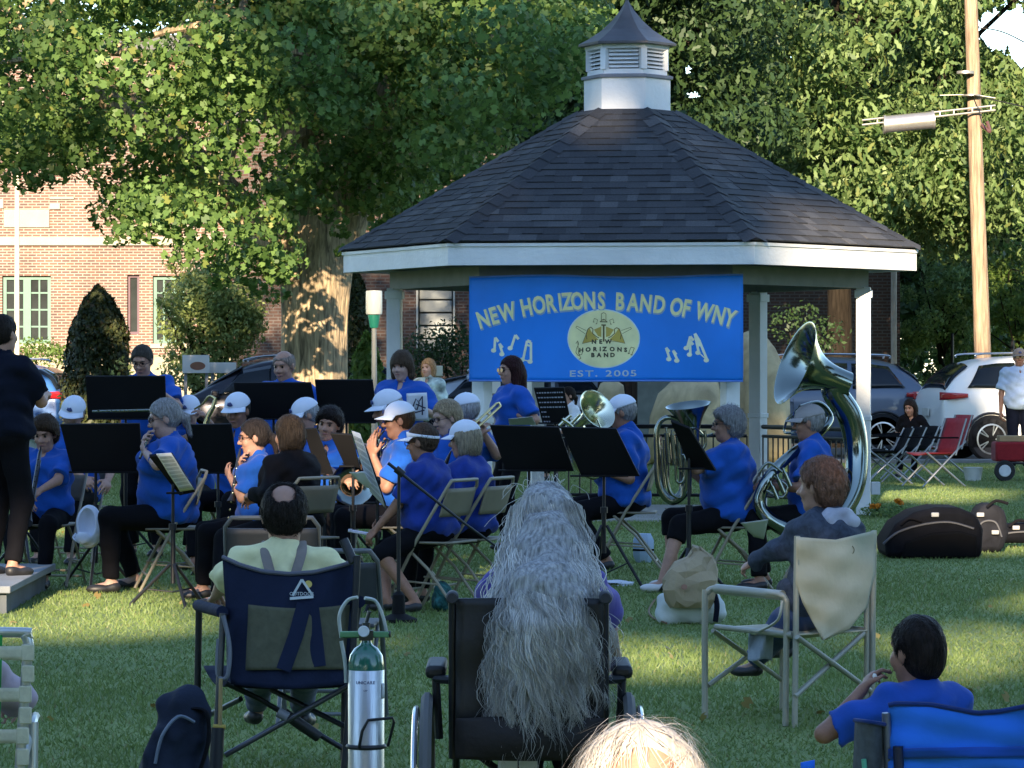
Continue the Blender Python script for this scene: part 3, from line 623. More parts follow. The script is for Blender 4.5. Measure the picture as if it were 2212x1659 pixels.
    # the outlet box on the right post
    p=posts[0]; MB().box((p.x+.12,p.y-.03,.27),(.09,.06,.13)).build('outlet_box',mat('outlet_grey',(.5,.52,.55),.5),t,bevel=.006)
    # cupola
    cu=hexp([(.445,4.05),(.445,4.435)],'cupola',white,t,bevel=.004)
    hexp([(.425,4.435),(.47,4.437),(.475,4.465),(.43,4.475)],'cupola_sill',mat('grey_trim_dark',(.20,.21,.25),.6),cu)
    hexp([(.41,4.475),(.41,4.525)],'base_rail',white,cu); hexp([(.40,4.73),(.43,4.735),(.44,4.785),(.40,4.79)],'top_rail',white,cu)
    inner=hexp([(.33,4.50),(.33,4.75)],'dark_core',mat('louvre_dark',(.03,.035,.04),.9),cu)
    for f in range(6):
        a,b2=ring(.41,0,[A[f],A[(f+1)%6]]); d=(b2-a).normalized(); nn=Vector((d.y,-d.x,0)); lb=MB()
        for s in range(5):
            z=4.545+s*.040; p0=a+d*.055; p1=b2-d*.055
            lb.add([p0+Vector((0,0,z)),p1+Vector((0,0,z)),p1-nn*.04+Vector((0,0,z+.028)),p0-nn*.04+Vector((0,0,z+.028)),p0+Vector((0,0,z-.008)),p1+Vector((0,0,z-.008)),p1-nn*.04+Vector((0,0,z+.02)),p0-nn*.04+Vector((0,0,z+.02))],[(0,1,2,3),(4,7,6,5),(0,4,5,1),(3,2,6,7),(0,3,7,4),(1,5,6,2)])
        lb.build('louvre',white,cu,smooth=False)
    for k in range(6):
        cb=MB(); p=ring(.39,0,[A[k]])[0]; cb.box((p.x,p.y,4.63),(.065,.065,.215),Matrix.Rotation(A[k],3,'Z'))
        cb.build('corner_post',white,cu)
    cr=hexp([(.46,4.775),(.505,4.778),(.505,4.80),(.40,4.855),(.27,4.94),(.16,5.04),(.07,5.15),(.018,5.24),(.012,5.36)],'cupola_roof',mat('weathered_metal_roof',(.085,.08,.085),.5,metal=.3,var=.25,vs=5),cu)
    return t
gazebo()

def banner():
    D=35.62; x0,x1,z0,z1=X(1013,D),X(1603,D),Z(823,D),Z(597,D); W=x1-x0; H=z1-z0; th=R(7.5)
    # hangs across the two front posts, so it is turned with the front of the gazebo
    t=thing('banner','blue cloth band banner with cream lettering hung across the gazebo front','banner',((x0+x1)/2,D,z0)); cx=(x0+x1)/2; cz=(z0+z1)/2
    def P(x,z,o=0): return Vector((cx+x,D+x*(-.13)+.012*math.sin(x*5+z*2)+.010*math.sin(z*4.5-x*1.7+1)+.02*abs(z)**2-o,cz+z*(1-.004*math.sin(x*4))-.010*math.sin(x*3.1+.6)*(z>0)))
    blue=mat('banner_blue',(.004,.20,.74),.5,var=.12,vs=1.6); MB().grid(lambda u,v:P((u-.5)*W,(v-.5)*H),60,24).build('cloth',blue,t,solid=.004)
    hem=MB(); hem.tube([P((i/30-.5)*W,-.5*H,.004) for i in range(31)],.009,6); hem.tube([P((i/30-.5)*W,.5*H,.004) for i in range(31)],.009,6); hem.build('hem',mat('banner_hem',(.10,.22,.6),.6),t)
    cream=mat('banner_cream',(.78,.76,.40),.6,var=.08,vs=20); pale=mat('banner_pale',(.45,.55,.62),.6); ink=mat('banner_ink',(.05,.045,.02),.6); ochre=mat('banner_ochre',(.50,.36,.06),.6); shadow=mat('banner_outline',(.28,.40,.55),.6)
    def pxy(px,py): return ((px-1308)/590*W,(710-py)/226*H)
    # arched title: baseline centre from the photo for each letter
    txt='NEW HORIZONS BAND OF WNY'; xs=dict(zip([i for i,c in enumerate(txt) if c!=' '],[1041,1065,1094, 1136,1164,1191,1210,1226,1248,1275,1301, 1342,1370,1398,1428, 1465,1487, 1525,1557,1581]))
    b=MB(); b2=MB()
    for i,px in xs.items():
        px=1306+(px-1308)*.965
        s=(px-1308)/270; base=668-0+ (s*s)*43 -0
        ang=math.atan((s*86/270)*-1*1.0); gl,wd=glyphs(txt[i],.190,.030); vs,fs,_,ww=gl[0]; sc=.80
        ox,oz=pxy(px,base); ca,sa=math.cos(ang),math.sin(ang)
        b.add([P(ox+(a-ww/2)*sc*ca-c*1.2*sa,oz+.010+(a-ww/2)*sc*sa+c*1.2*ca,.0055) for a,c in vs],fs)
        gl,wd=glyphs(txt[i],.190,.058); vs,fs,_,ww2=gl[0]
        b2.add([P(ox+.006+(a-ww2/2)*sc*ca-(c-.004)*1.2*sa,oz+.005+(a-ww2/2)*sc*sa+(c-.004)*1.2*ca,.0035) for a,c in vs],fs)
    b2.build('title_outline',shadow,t,smooth=False); b.build('title',cream,t,smooth=False)
    b=MB(); write(b,'EST. 2005',.088,lambda x,z:P(pxy(1303,0)[0]+x*1.55,pxy(0,813)[1]+z*.95,.0045),.014,1.05); b.build('date_lettering',pale,t,smooth=False)
    ex,ez=pxy(1304,731); rx,rz=76/590*W,62/226*H
    em=MB(); em.grid(lambda u,v:P(ex+rx*1.03*(.9+.1*u)*math.cos(2*PI*v),ez+rz*1.04*(.9+.1*u)*math.sin(2*PI*v),.0035),2,48); em.build('emblem_rim',mat('rim_white',(.6,.72,.72),.6),t,smooth=False)
    em=MB(); em.grid(lambda u,v:P(ex+rx*max(u,.01)*math.cos(2*PI*v),ez+rz*max(u,.01)*math.sin(2*PI*v),.0045),10,48); E_=em.build('emblem',mat('emblem_cream',(.80,.76,.40),.6),t,smooth=False)
    k=W/590; ZQ=H/226
    def line(mb,pts,w=.006,o=.0065):
        for a,b3 in zip(pts,pts[1:]):
            a=Vector(pxy(*a)); b3=Vector(pxy(*b3)); d=(b3-a); 
            if d.length<1e-6: continue
            d.normalize(); q=Vector((-d.y,d.x))*w/2; mb.add([P(*(a+q),o),P(*(b3+q),o),P(*(b3-q),o),P(*(a-q),o)],[(0,1,2,3)])
    def poly(mb,pts,o=.0055): mb.add([P(*pxy(*p),o) for p in pts],[tuple(range(len(pts)))])
    # the two lyres-like horns flanking a torch, with notes above
    o_=MB(); 
    poly(o_,[(1259,741),(1266,722),(1273,708),(1281,722),(1293,734),(1276,738)]); poly(o_,[(1350,741),(1343,722),(1336,708),(1328,722),(1316,734),(1333,738)])
    poly(o_,[(1283,712),(1299,704),(1299,728),(1292,726)],.0052); poly(o_,[(1326,712),(1309,704),(1309,728),(1317,726)],.0052)
    o_.build('emblem_horns',ochre,t,smooth=False)
    i_=MB()
    for s in (-1,1):
        f=lambda pts:[(1304+s*(x-1304),y) for x,y in pts]
        line(i_,f([(1268,733),(1266,722),(1270,711),(1276,706),(1281,711),(1280,720),(1288,727),(1294,730)]),.008); line(i_,f([(1266,714),(1246,705),(1244,708),(1264,721)]),.004)
        line(i_,f([(1258,742),(1276,738),(1290,737)]),.004); line(i_,f([(1266,722),(1258,742)]),.004)
        line(i_,f([(1282,694),(1284,687),(1291,690),(1289,698)]),.004); line(i_,f([(1281,695),(1284,695)]),.007); line(i_,f([(1287,699),(1290,698)]),.007)
    line(i_,[(1304,701),(1304,738)],.016); line(i_,[(1299,701),(1309,701)],.013); line(i_,[(1296,694),(1312,694)],.010); line(i_,[(1299,690),(1299,677),(1304,674),(1309,677),(1309,690),(1299,690)],.005); line(i_,[(1296,694),(1304,688),(1312,694)],.006)
    line(i_,[(1244,742),(1248,736),(1250,743),(1246,752),(1244,761),(1249,768),(1257,765),(1259,757),(1253,755),(1249,760),(1252,766)],.005); line(i_,[(1248,736),(1250,764),(1255,774),(1250,776)],.005)
    line(i_,[(1358,762),(1363,750),(1370,752),(1365,765)],.005); line(i_,[(1356,764),(1360,763)],.010); line(i_,[(1362,767),(1366,766)],.010)
    i_.build('emblem_drawing',mat('emblem_brown',(.13,.10,.03),.6),t,smooth=False)
    b=MB(); dg=.014
    for tx,px,py,sz,sp,arc in [('NEW',1304,742,.052,1.5,0),('HORIZONS',1304,758,.052,1.35,1),('BAND',1304,771,.052,1.3,0)]:
        q=pxy(px,py); write(b,tx,sz,lambda x,z:P(q[0]+x*1.12,q[1]+z*1.05-(x*x*.25*arc),.0065),.055,sp)
    b.build('emblem_lettering',ink,t,smooth=False)
    # groups of notes left and right
    nb=MB()
    def note(x,y,h,ang,b2=None):
        a=R(ang); tip=(x+h*math.sin(a),y-h*math.cos(a)); line(nb,[(x,y),tip],.024)
        c=[(x-2+6*math.cos(q),y+5*math.sin(q)) for q in [i*PI/4 for i in range(8)]]; poly(nb,c,.0055); return tip
    for (x,y,h,a) in [(1068,757,28,3),(1086,765,24,-18),(1104,752,30,18),(1446,776,26,-18),(1463,779,24,-25),(1483,752,26,15),(1490,766,30,-2)]:
        tp=note(x,y,h,a); line(nb,[tp,(tp[0]+7,tp[1]+9)],.026)
    for (p,q) in [((1130,777),(1147,781)),((1508,762),(1526,778))]:
        t1=note(*p,42,12 if p[0]<1300 else -12); t2=note(*q,42,0 if p[0]<1300 else -22); line(nb,[t1,t2],.03); line(nb,[(t1[0],t1[1]+9),(t2[0],t2[1]+9)],.018)
        line(nb,[(p[0],p[1]),(q[0],q[1])],.01)
    nb.build('note_drawing',mat('note_pale',(.78,.80,.60),.6),t,smooth=False)
    r=MB()
    for px in (1018,1598):
        for py in (600,818): r.tube([P(*pxy(px,py),.0),P(*pxy(px,py),-.03)],.005,6)
    r.build('ties',mat('white_tie',(.7,.7,.7),.6),t)
banner()

# ================= poles, lamps, signs =================
def utility_pole():
    D=62.9; p0=at(2107,798,D); x=X(2113,D); t=thing('utility_pole','weathered wooden utility pole with crossarm at right','utility pole',(x,D,0))
    b=MB(); pts=[(X(2128,D),D,-.1),(X(2122,D),D,Z(740,D)),(X(2110,D),D,Z(400,D)),(X(2097,D),D,Z(0,D)),(X(2090,D),D,Z(-200,D))]
    wood=mat('pole_wood',(.30,.215,.14),.85,var=.5,vs=5,stretch=(5,5,.35),bump=.8,bs=12)
    b.tube(catmull(pts,6),[.150,.142,.125,.112,.10],18); b.build('pole',wood,t)
    met=mat('pole_metal',(.42,.40,.36),.45,metal=.7)
    b=MB(); 
    for dy,dz in ((0,0),(0,10)):
        b.tube([at(1862,262+dz-2,D-.25),at(2150,228+dz,D-.2)],.018,8)
    for px in (1895,2030,2060,2100,2140): b.tube([at(px,262-(px-1862)*.118,D-.23),at(px,270-(px-1862)*.118,D-.23)],.014,6)
    b.build('crossarm',met,t)
    b=MB(); b.tube([at(1912,269,D-.3),at(2016,259,D-.3)],[.145,.15,.15,.145],20); b.tube([at(1908,269,D-.3),at(1913,269,D-.3)],.16,20); b.tube([at(2013,259,D-.3),at(2018,258.5,D-.3)],.16,20); b.build('lamp_housing',mat('aluminium_housing',(.55,.52,.48),.35,metal=.8,var=.1),t)
    b=MB(); b.tube([at(2098,208,D-.16),at(2098,205,D-.16)],.16,14); b.tube([at(2085,160,D-.16),at(2085,154,D-.16)],.15,14); b.tube(catmull([at(2030,206,D-.2),at(2100,205,D-.2),at(2150,212,D-.2)],4),.008,6); b.build('bands',met,t)
    b=MB(); b.tube(catmull([at(2120,268,D-.15),at(2138,285,D-.15),at(2132,262,D-.15)],6),.03,8); b.build('insulator',mat('insulator_brown',(.10,.05,.05),.3),t)
    for k,(a,b2,c) in enumerate([((2112,60,62.9),(2180,75,60),(2330,160,52)),((2098,205,62.9),(2500,300,48),(2900,420,42))]):
        o=MB().tube(catmull([at(*a),at(*b2),at(*c)],10),.012,5).build('overhead_wire',mat('wire_black',(.02,.02,.02),.5)); tagp(o,['thin upper wire leading right from the utility pole','thin lower cable leading right from the utility pole'][k],'wire',group='wires on the utility pole')
utility_pole()
def lamp_post():
    D=47; t=thing('lamp_post','lamp post with white cylinder globe and green collar','lamp post',(X(808,D),D,0)); x=X(808,D)
    g=MB(); g.lathe([(.02,Z(680,D)),(.10,Z(679,D)),(.105,Z(676,D)),(.105,Z(631,D)),(.10,Z(628,D)),(.02,Z(627,D))],24,(x,D,0)); g.build('globe',mat('milk_glass',(.85,.82,.72),.35,var=.02),t)
    b=MB(); b.lathe([(.05,Z(708,D)),(.058,Z(703,D)),(.078,Z(681,D)),(.078,Z(680,D))],20,(x,D,0)); b.build('collar',mat('green_collar',(.03,.28,.18),.4),t)
    b=MB(); b.tube([(x+.01,D,-.05),(x,D,Z(707,D))],[.045,.03],12); b.build('pole',mat('lamp_pole_grey',(.36,.35,.30),.5),t)
lamp_post()
o=MB().tube([(X(37,72),72,-.1),(X(37,72),72,Z(330,72))],[.055,.04],12).build('flagpole',mat('flagpole_cream',(.75,.68,.52),.4)); tagp(o,'slim pale flagpole before the left brick building','flagpole')
for px,nm,yy in ((2187,'slim black iron post below the young green tree',735),(2057,'thin dark post standing beyond the silver car',715)):
    o=MB().tube([(X(px-1,79 if px<2100 else 74),79 if px<2100 else 74,0),(X(px,79 if px<2100 else 74),79 if px<2100 else 74,Z(yy,74))],.035,8).build('iron_post',mat('black_iron',(.012,.012,.014),.45)); tagp(o,nm,'post',group='thin dark posts by the car park')
def board(label,px0,px1,py0,py1,D,art=False,name='sign_board'):
    t=thing(name,label,'sign',(X((px0+px1)/2,D),D,0))
    MB().box2((X(px0,D),D,Z(py1,D)),(X(px1,D),D+.03,Z(py0,D))).build('panel',mat('sign_white',(.72,.70,.66),.5,var=.03),t,bevel=.004)
    b=MB(); b.box2((X(px0+3,D),D+.035,0),(X(px0+3,D)+.05,D+.08,Z(py0,D)-.02)); b.box2((X(px1-3,D)-.05,D+.035,0),(X(px1-3,D),D+.08,Z(py0,D)-.02)); b.build('leg',mat('sign_leg',(.3,.3,.3),.6),t)
    if art:
        b=MB(); n=20; cx,cz=X((px0+px1)/2+4,D),Z((py0+py1)/2+4,D); b.add([(cx+.13*math.cos(2*PI*k/n),D-.004,cz+.07*math.sin(2*PI*k/n)) for k in range(n)],[tuple(range(n))]); b.build('picture',mat('sign_brown',(.28,.12,.07),.6),t,smooth=False)
board('white sign with a small brown picture behind the black car',394,452,767,806,62.5,True)
board('plain low white sign right of the pictured one',452,510,783,806,62.7)
board('small white notice behind the woman in sunglasses',1062,1081,823,850,50)
board('upright white notice behind the woman in the patterned shirt',936,956,790,812,56)

# ================= cars =================
tyre=mat('tyre_rubber',(.018,.018,.02),.85,var=.2); rimm=mat('alloy_rim',(.55,.56,.58),.3,metal=.9); blackpl=mat('black_trim',(.015,.015,.018),.5)
carglass=glassmat('car_glass',(.010,.014,.020),.05,.3); redl=mat('tail_lamp_red',(.42,.015,.02),.15,coat=1); clearl=mat('lamp_clear',(.6,.62,.66),.1,coat=1)
def car(name,label,paint,loc,rz,L=4.6,Wd=1.86,H=1.68,kind='suv'):
    """front towards local +x"""
    t=thing(name,label,'car',loc,rz,'cars in the car park',local=True); hw=Wd/2
    suv=kind=='suv'; xs=np.array([-L/2,-L/2+.05,-L/2+.22,-L/2+.55,-L/2+1.0,-.5,.1,.55,1.0,1.35,L/2-.55,L/2-.2,L/2-.04,L/2])
    n=len(xs)
    hood=1.0 if suv else .93; belt=np.interp(xs,[-L/2,-L/2+.5,0,1.2,L/2],[1.10,1.12,1.06,1.0,.72])*(H/1.68)
    if suv: roof=np.interp(xs,[-L/2,-L/2+.05,-L/2+.22,-L/2+.55,-L/2+1.0,-.5,.1,.55,1.0,1.35,L/2-.55,L/2-.2,L/2],[.86,1.08,1.36,H-.10,H-.03,H,H-.01,H-.11,1.30,1.05,.97,.84,.68])
    else: roof=np.interp(xs,[-L/2,-L/2+.3,-L/2+.9,-.6,-.1,.5,1.25,1.4,L/2-.5,L/2-.1,L/2],[.85,1.02,1.10*H/1.45,H-.03,H,H-.10,1.0,.96,.88,.74,.62])
    vs=[];K=11
    for i in range(n):
        b=min(belt[i],roof[i]); e=1-.10*(abs(xs[i])/(L/2))**6; top=roof[i]; g=max(0,top-b)
        half=[(.80*hw*e,.22),(.93*hw*e,.30),(hw*e,.55),(hw*e*.99,b-.14),(hw*e*.955,b),(hw*e*(.955-.20*g/.6),b+g*.55),(hw*e*(.955-.40*g/.6),b+g*.88),(hw*e*.50,top),(0,top+.012)]
        full=[(xs[i],-y,z) for y,z in half]+[(xs[i],y,z) for y,z in half[-2::-1]]; K=len(full); vs+=full
    b=MB(); b.add(vs,[(i*K+k,i*K+k+1,(i+1)*K+k+1,(i+1)*K+k) for i in range(n-1) for k in range(K-1)]+[(i*K,(i+1)*K,(i+1)*K+K-1,i*K+K-1) for i in range(n-1)]+[tuple(range(K)),tuple(range((n-1)*K,n*K))[::-1]])
    body=b.build('body',paint,t,sharp=50)
    md=body.modifiers.new('sub','SUBSURF'); md.levels=2; md.render_levels=2
    def side(x,zf,s,o=.02):    # point on the greenhouse side at height fraction zf of the glass
        bl=float(np.interp(x,xs,belt)); rf=float(np.interp(x,xs,roof)); g=rf-bl; z=bl+.05+zf*(g*.86-.07); f=(z-bl)/max(g,1e-3)
        y=hw*(.955-np.interp(f,[0,.55,.88],[0,.20,.40])*g/.6); return Vector((x,s*(y*.985+o),z))
    for s in (-1,1):
        spans=[(-L/2+.42 if suv else -L/2+1.0,-.95),(-.88,.02),(.09,.98)] if suv else [(-1.05,-.30),(-.22,.85)]
        for q,(a,c) in enumerate(spans):
            gb=MB(); N=8
            def P_(u,v,a=a,c=c,q=q,last=(q==len(spans)-1),first=(q==0)):
                x=a+(c-a)*u; 
                if last: x=a+(c-a)*u*(1-.42*v)
                if first: x=c-(c-a)*(1-u)*(1-.30*v)
                return side(x,v,s,.012)
            gb.grid(P_,N,5); gb.build('side_window',carglass,t,solid=.01)
        for ax in (-L/2+.80,L/2-.86):
            w=MB(); c=(ax,s*(hw-.10),.35); w.lathe([(.20,-.11),(.33,-.11),(.355,-.07),(.36,0),(.355,.07),(.33,.11),(.20,.11)],32,c,(0,1,0)); wo=w.build('wheel',tyre,t)
            r=MB(); r.lathe([(.235,.06),(.25,.115),(.225,.118),(.21,.07)],32,c,(0,s,0),caps=False); r.lathe([(0,.10),(.05,.105),(.055,.08)],16,c,(0,s,0))
            for k in range(5):
                for dd in (-.13,.13):
                    a=2*PI*k/5; p=Vector(c)+Vector((.045*math.cos(a),s*.095,.045*math.sin(a))); q=Vector(c)+Vector((.225*math.cos(a+dd),s*.105,.225*math.sin(a+dd))); r.tube([p,q],.016,6)
            r.build('rim',rimm,wo)
            d=MB(); d.lathe([(.0,.01),(.215,.012),(.215,.0)],24,c,(0,s,0)); d.build('brake_disc',mat('brake_shadow',(.03,.03,.032),.7),wo)
            ar=MB(); pts=[Vector((ax+.42*math.cos(a),s*(hw-.015),.35+.42*math.sin(a))) for a in np.linspace(-.25,PI+.25,18)]; ar.tube(pts,.035,8,flat=.6); ar.build('wheel_arch',blackpl,t)
            a2=MB(); a2.add([Vector((ax+.39*math.cos(a),s*(hw+.004),.35+.39*math.sin(a))) for a in np.linspace(-.35,PI+.35,20)],[tuple(range(20))]); a2.build('arch_recess',mat('arch_dark',(.006,.006,.007),.9),t,solid=.012)
        ln=MB(); ln.tube([(-L/2+.9,s*(hw+.002),.72),(0,s*(hw+.004),.70),(L/2-1,s*(hw+.002),.68)],.006,5); ln.tube([(-.92,s*(hw+.0),.98),(-.92,s*(hw+.004),.45)],.004,4); ln.tube([(.05,s*(hw+.0),.98),(.05,s*(hw+.004),.45)],.004,4); ln.build('door_seams',blackpl,t)
        for hx in (-.75,.22): MB().tube([(hx,s*(hw+.006),.93),(hx-.16,s*(hw+.006),.935)],.014,6).build('door_handle',paint,t)
        MB().box((.98,s*(hw+.07),1.08 if suv else 1.0),(.12,.16,.12)).build('mirror',paint,t,bevel=.03)
        tl=MB(); 
        tl.grid(lambda u,v:Vector((-L/2-.012+.42*u,s*(hw*(.80+.195*min(1,u*2.2))+.012),.98+.13*v*(1-.5*u)+.04*u)),6,3); tl.build('tail_light',redl,t,solid=.02)
        hl=MB(); hl.grid(lambda u,v:Vector((L/2+.01-.45*u,s*(hw*(.72+.24*min(1,u*2))+.01),.70+.11*v+.06*u)),6,3); hl.build('headlight',clearl,t,solid=.02)
        if suv: MB().tube(catmull([(-L/2+.65,s*hw*.60,H-.03),(-L/2+.8,s*hw*.60,H+.03),(0,s*hw*.60,H+.045),(.5,s*hw*.60,H-.02),(.55,s*hw*.6,H-.06)],4),.016,8).build('roof_rail',mat('rail_silver',(.4,.42,.45),.3,metal=.8),t)
    # windscreens
    def sc(xa,xb):
        g=MB(); g.grid(lambda u,v:Vector((xa+(xb-xa)*u-.0,(-1+2*v)*hw*(.76-.10*u if xa>0 else .78-.14*u),float(np.interp(xa+(xb-xa)*u,xs,roof))+.014-.05*(2*v-1)**4)),8,8); return g
    sc(1.28,.58).build('windscreen',carglass,t,solid=.01)
    if suv: sc(-L/2+.10,-L/2+.50).build('rear_window',carglass,t,solid=.01)
    else: sc(-L/2+.95,-L/2+.45).build('rear_window',carglass,t,solid=.01)
    MB().box((-L/2+.02,0,.40),(.16,Wd*.86,.22)).build('bumper',blackpl,t,bevel=.04); MB().box((L/2-.03,0,.40),(.16,Wd*.80,.22)).build('bumper',blackpl,t,bevel=.04)
    pl=MB(); pl.box((-L/2-.03,0,.78),(.02,.34,.13)); pl.build('number_plate',mat('plate_white',(.6,.6,.55),.5),t)
    return t
def paint(name,c,metal=.5): return mat(name,c,.35,metal=metal,var=.03,vs=2,coat=.35,spec=.4)
car('parked_car','blue estate car with red tail lamp at the left edge','' or paint('paint_blue',(.04,.13,.36),.05),(X(-5,63)-.82,63,0),R(180-12),4.5,1.8,1.62)
car('parked_car','black low car behind the music stands, left of the trunk',paint('paint_black',(.02,.02,.03)),(X(600,61.5)+.02,61.5,0),R(180),4.5,1.8,1.66,'suv')
car('parked_car','silver blue estate car behind the white gazebo post',paint('paint_silverblue',(.095,.125,.18),.1),(4.75,62.8,0),R(180),4.5,1.82,1.69)
car('parked_car','white hatchback SUV seen from behind at the right edge',paint('paint_white',(.78,.78,.76),0),(9.0,60.9,0),R(10),4.5,1.86,1.70)
car('parked_car','pale car half hidden by the lower left corner of the banner',paint('paint_pale',(.45,.48,.52)),(X(1080,64.5),64.8,0),R(180),4.4,1.8,1.50)
# ================= people =================
def skinmat(name,c): 
    m=mat(name,c,.5,var=.10,vs=30,bump=.12,bs=120,spec=.35); m.node_tree.nodes['Principled BSDF'].inputs['Subsurface Weight'].default_value=.0; return m
SKIN=dict(fair=skinmat('skin_fair',(.40,.22,.155)),tan=skinmat('skin_tan',(.31,.155,.10)),pale=skinmat('skin_pale',(.46,.29,.23)),brown=skinmat('skin_brown',(.30,.16,.10)))
def cloth(name,c,rough=.85,var=.10,vs=14,bump=.25,bs=18,**k): return mat('cloth_'+name,c,rough,var=var,vs=vs,bump=bump,bs=bs,sheen=.12 if max(c)>.1 else 0,spec=.2 if max(c)>.03 else .08,distort=.8,**k)
def hairm(name,c,var=.45):
    if name.startswith('crown'): return mat('hair_'+name,(.46,.42,.38),.6,var=.2,vs=2.5,stretch=(26,5,5),bump=.35,bs=4,spec=.3)
    c=tuple(q*(.55 if max(c)<.2 else .8) for q in c) if 'grey' not in name else c
    return mat('hair_'+name,c,.55,var=var,vs=3.5,stretch=(30,30,5),bump=.8,bs=5,spec=.12 if max(c)<.15 else .4)
ROYAL=cloth('royal_blue',(.008,.075,.37)); NAVYB=cloth('deep_blue',(.010,.034,.23)); BLACK=cloth('black',(.006,.006,.008)); DNAVY=cloth('dark_navy',(.007,.009,.018)); 
JEANS=cloth('jeans',(.035,.06,.14),vs=60); WHITEC=cloth('white',(.72,.74,.78)); YEL=cloth('pale_yellow',(.72,.68,.38)); GREYJ=cloth('grey_jacket',(.048,.060,.088),vs=40,var=.3); PINKC=cloth('lavender',(.46,.36,.42))
CAPW=cloth('cap_white',(.66,.70,.80),vs=4,var=.04); TEE=cloth('pale_blue_tee',(.42,.52,.68))
EYE=mat('eye_dark',(.02,.015,.012),.2,var=0); LIP=mat('lip',(.33,.13,.11),.5); LENS=mat('sunglass_lens',(.01,.01,.012),.08,spec=1); FRAME=mat('glasses_frame',(.04,.02,.02),.35); 
SHOEB=mat('shoe_black',(.015,.015,.017),.5); SHOEW=mat('shoe_white',(.62,.62,.62),.6)
def rot_z(a): return Matrix.Rotation(a,3,'Z')
def ik(a,t,l1,l2,hint):
    a,t=Vector(a),Vector(t); d=t-a; L=min(d.length,(l1+l2)*.995); d=d.normalized(); t=a+d*L
    x=(l1*l1-l2*l2+L*L)/(2*L); h=math.sqrt(max(l1*l1-x*x,1e-6)); hv=Vector(hint); hv=(hv-d*hv.dot(d)).normalized(); return a+d*x+hv*h,t
def wrinkle(amp,f=1.0,seed=0):
    ph=[seed*1.7+i*2.1 for i in range(6)]
    def fn(x,y,z):
        wx=x+.03*np.sin(9*z+ph[0])+.02*np.sin(17*y+ph[1]); wz=z+.03*np.sin(11*x+ph[2])+.03*np.sin(8*y+ph[3])
        return -.75*amp+amp*(np.sin(f*(38*wz+14*wx)+ph[4])*.6+np.sin(f*(26*wx-33*y+20*wz)+ph[5])*.5+np.sin(f*(61*wz-30*wx+22*y)+ph[1])*.3)
    return fn
def hair_strands(ha,n,style,hd,hm,hk,seed,hat,hl):
    me=ha.data; nv=len(me.vertices)
    if nv<20 or n<1: return
    co_=np.empty(nv*3,np.float32); me.vertices.foreach_get('co',co_); co_=co_.reshape(-1,3); no=np.empty(nv*3,np.float32); me.vertices.foreach_get('normal',no); no=no.reshape(-1,3)
    rs=np.random.RandomState(seed); i=rs.randint(0,nv,n); P=co_[i].astype(float); N=no[i].astype(float)
    up=np.array(hd@Vector((0,0,1))); fw=np.array(hd@Vector((0,1,0)))
    if hat:
        o=np.array(hl(0,0,.04)); k=((P-o)@up)<0; P,N=P[k],N[k]; n=len(P)
        if n<5: return
    d=-np.tile(up,(n,1))+.25*fw*(-1)+rs.randn(n,3)*(.30 if style!='curly' else 1.0); d-=N*(d*N).sum(1)[:,None]; d/=np.linalg.norm(d,axis=1)[:,None]+1e-9; s=np.cross(N,d)
    L=(.022+.028*rs.rand(n))*hk*(2.2 if style=='crown' else 1.3 if style in('bob','long','fringe_bob') else .8); w=(.0011+.0009*rs.rand(n))*(.5 if style=='crown' else 1); lift=(.10+.22*rs.rand(n))*(1 if style!='curly' else 1.8); K=4; V=np.zeros((n,K+1,2,3))
    for q in range(K+1):
        t=q/K; c=P+d*(L*t)[:,None]+N*(.0008+L*lift*t*(1.15-.9*t*(style!='curly')))[:,None]+s*(.12*L*np.sin(3*t+seed+P[:,0]*90))[:,None]
        c-=N*(L*L*t*t*4.5)[:,None]; ww=(w*(1-.8*t))[:,None]; V[:,q,0]=c-s*ww; V[:,q,1]=c+s*ww
    b=np.arange(n)[:,None]*(2*(K+1)); F=np.stack([np.stack([b[:,0]+2*q,b[:,0]+2*q+1,b[:,0]+2*q+3,b[:,0]+2*q+2],1) for q in range(K)],1).reshape(-1,4)
    raw('hair_strands',V.reshape(-1,3),F,hm,ha)
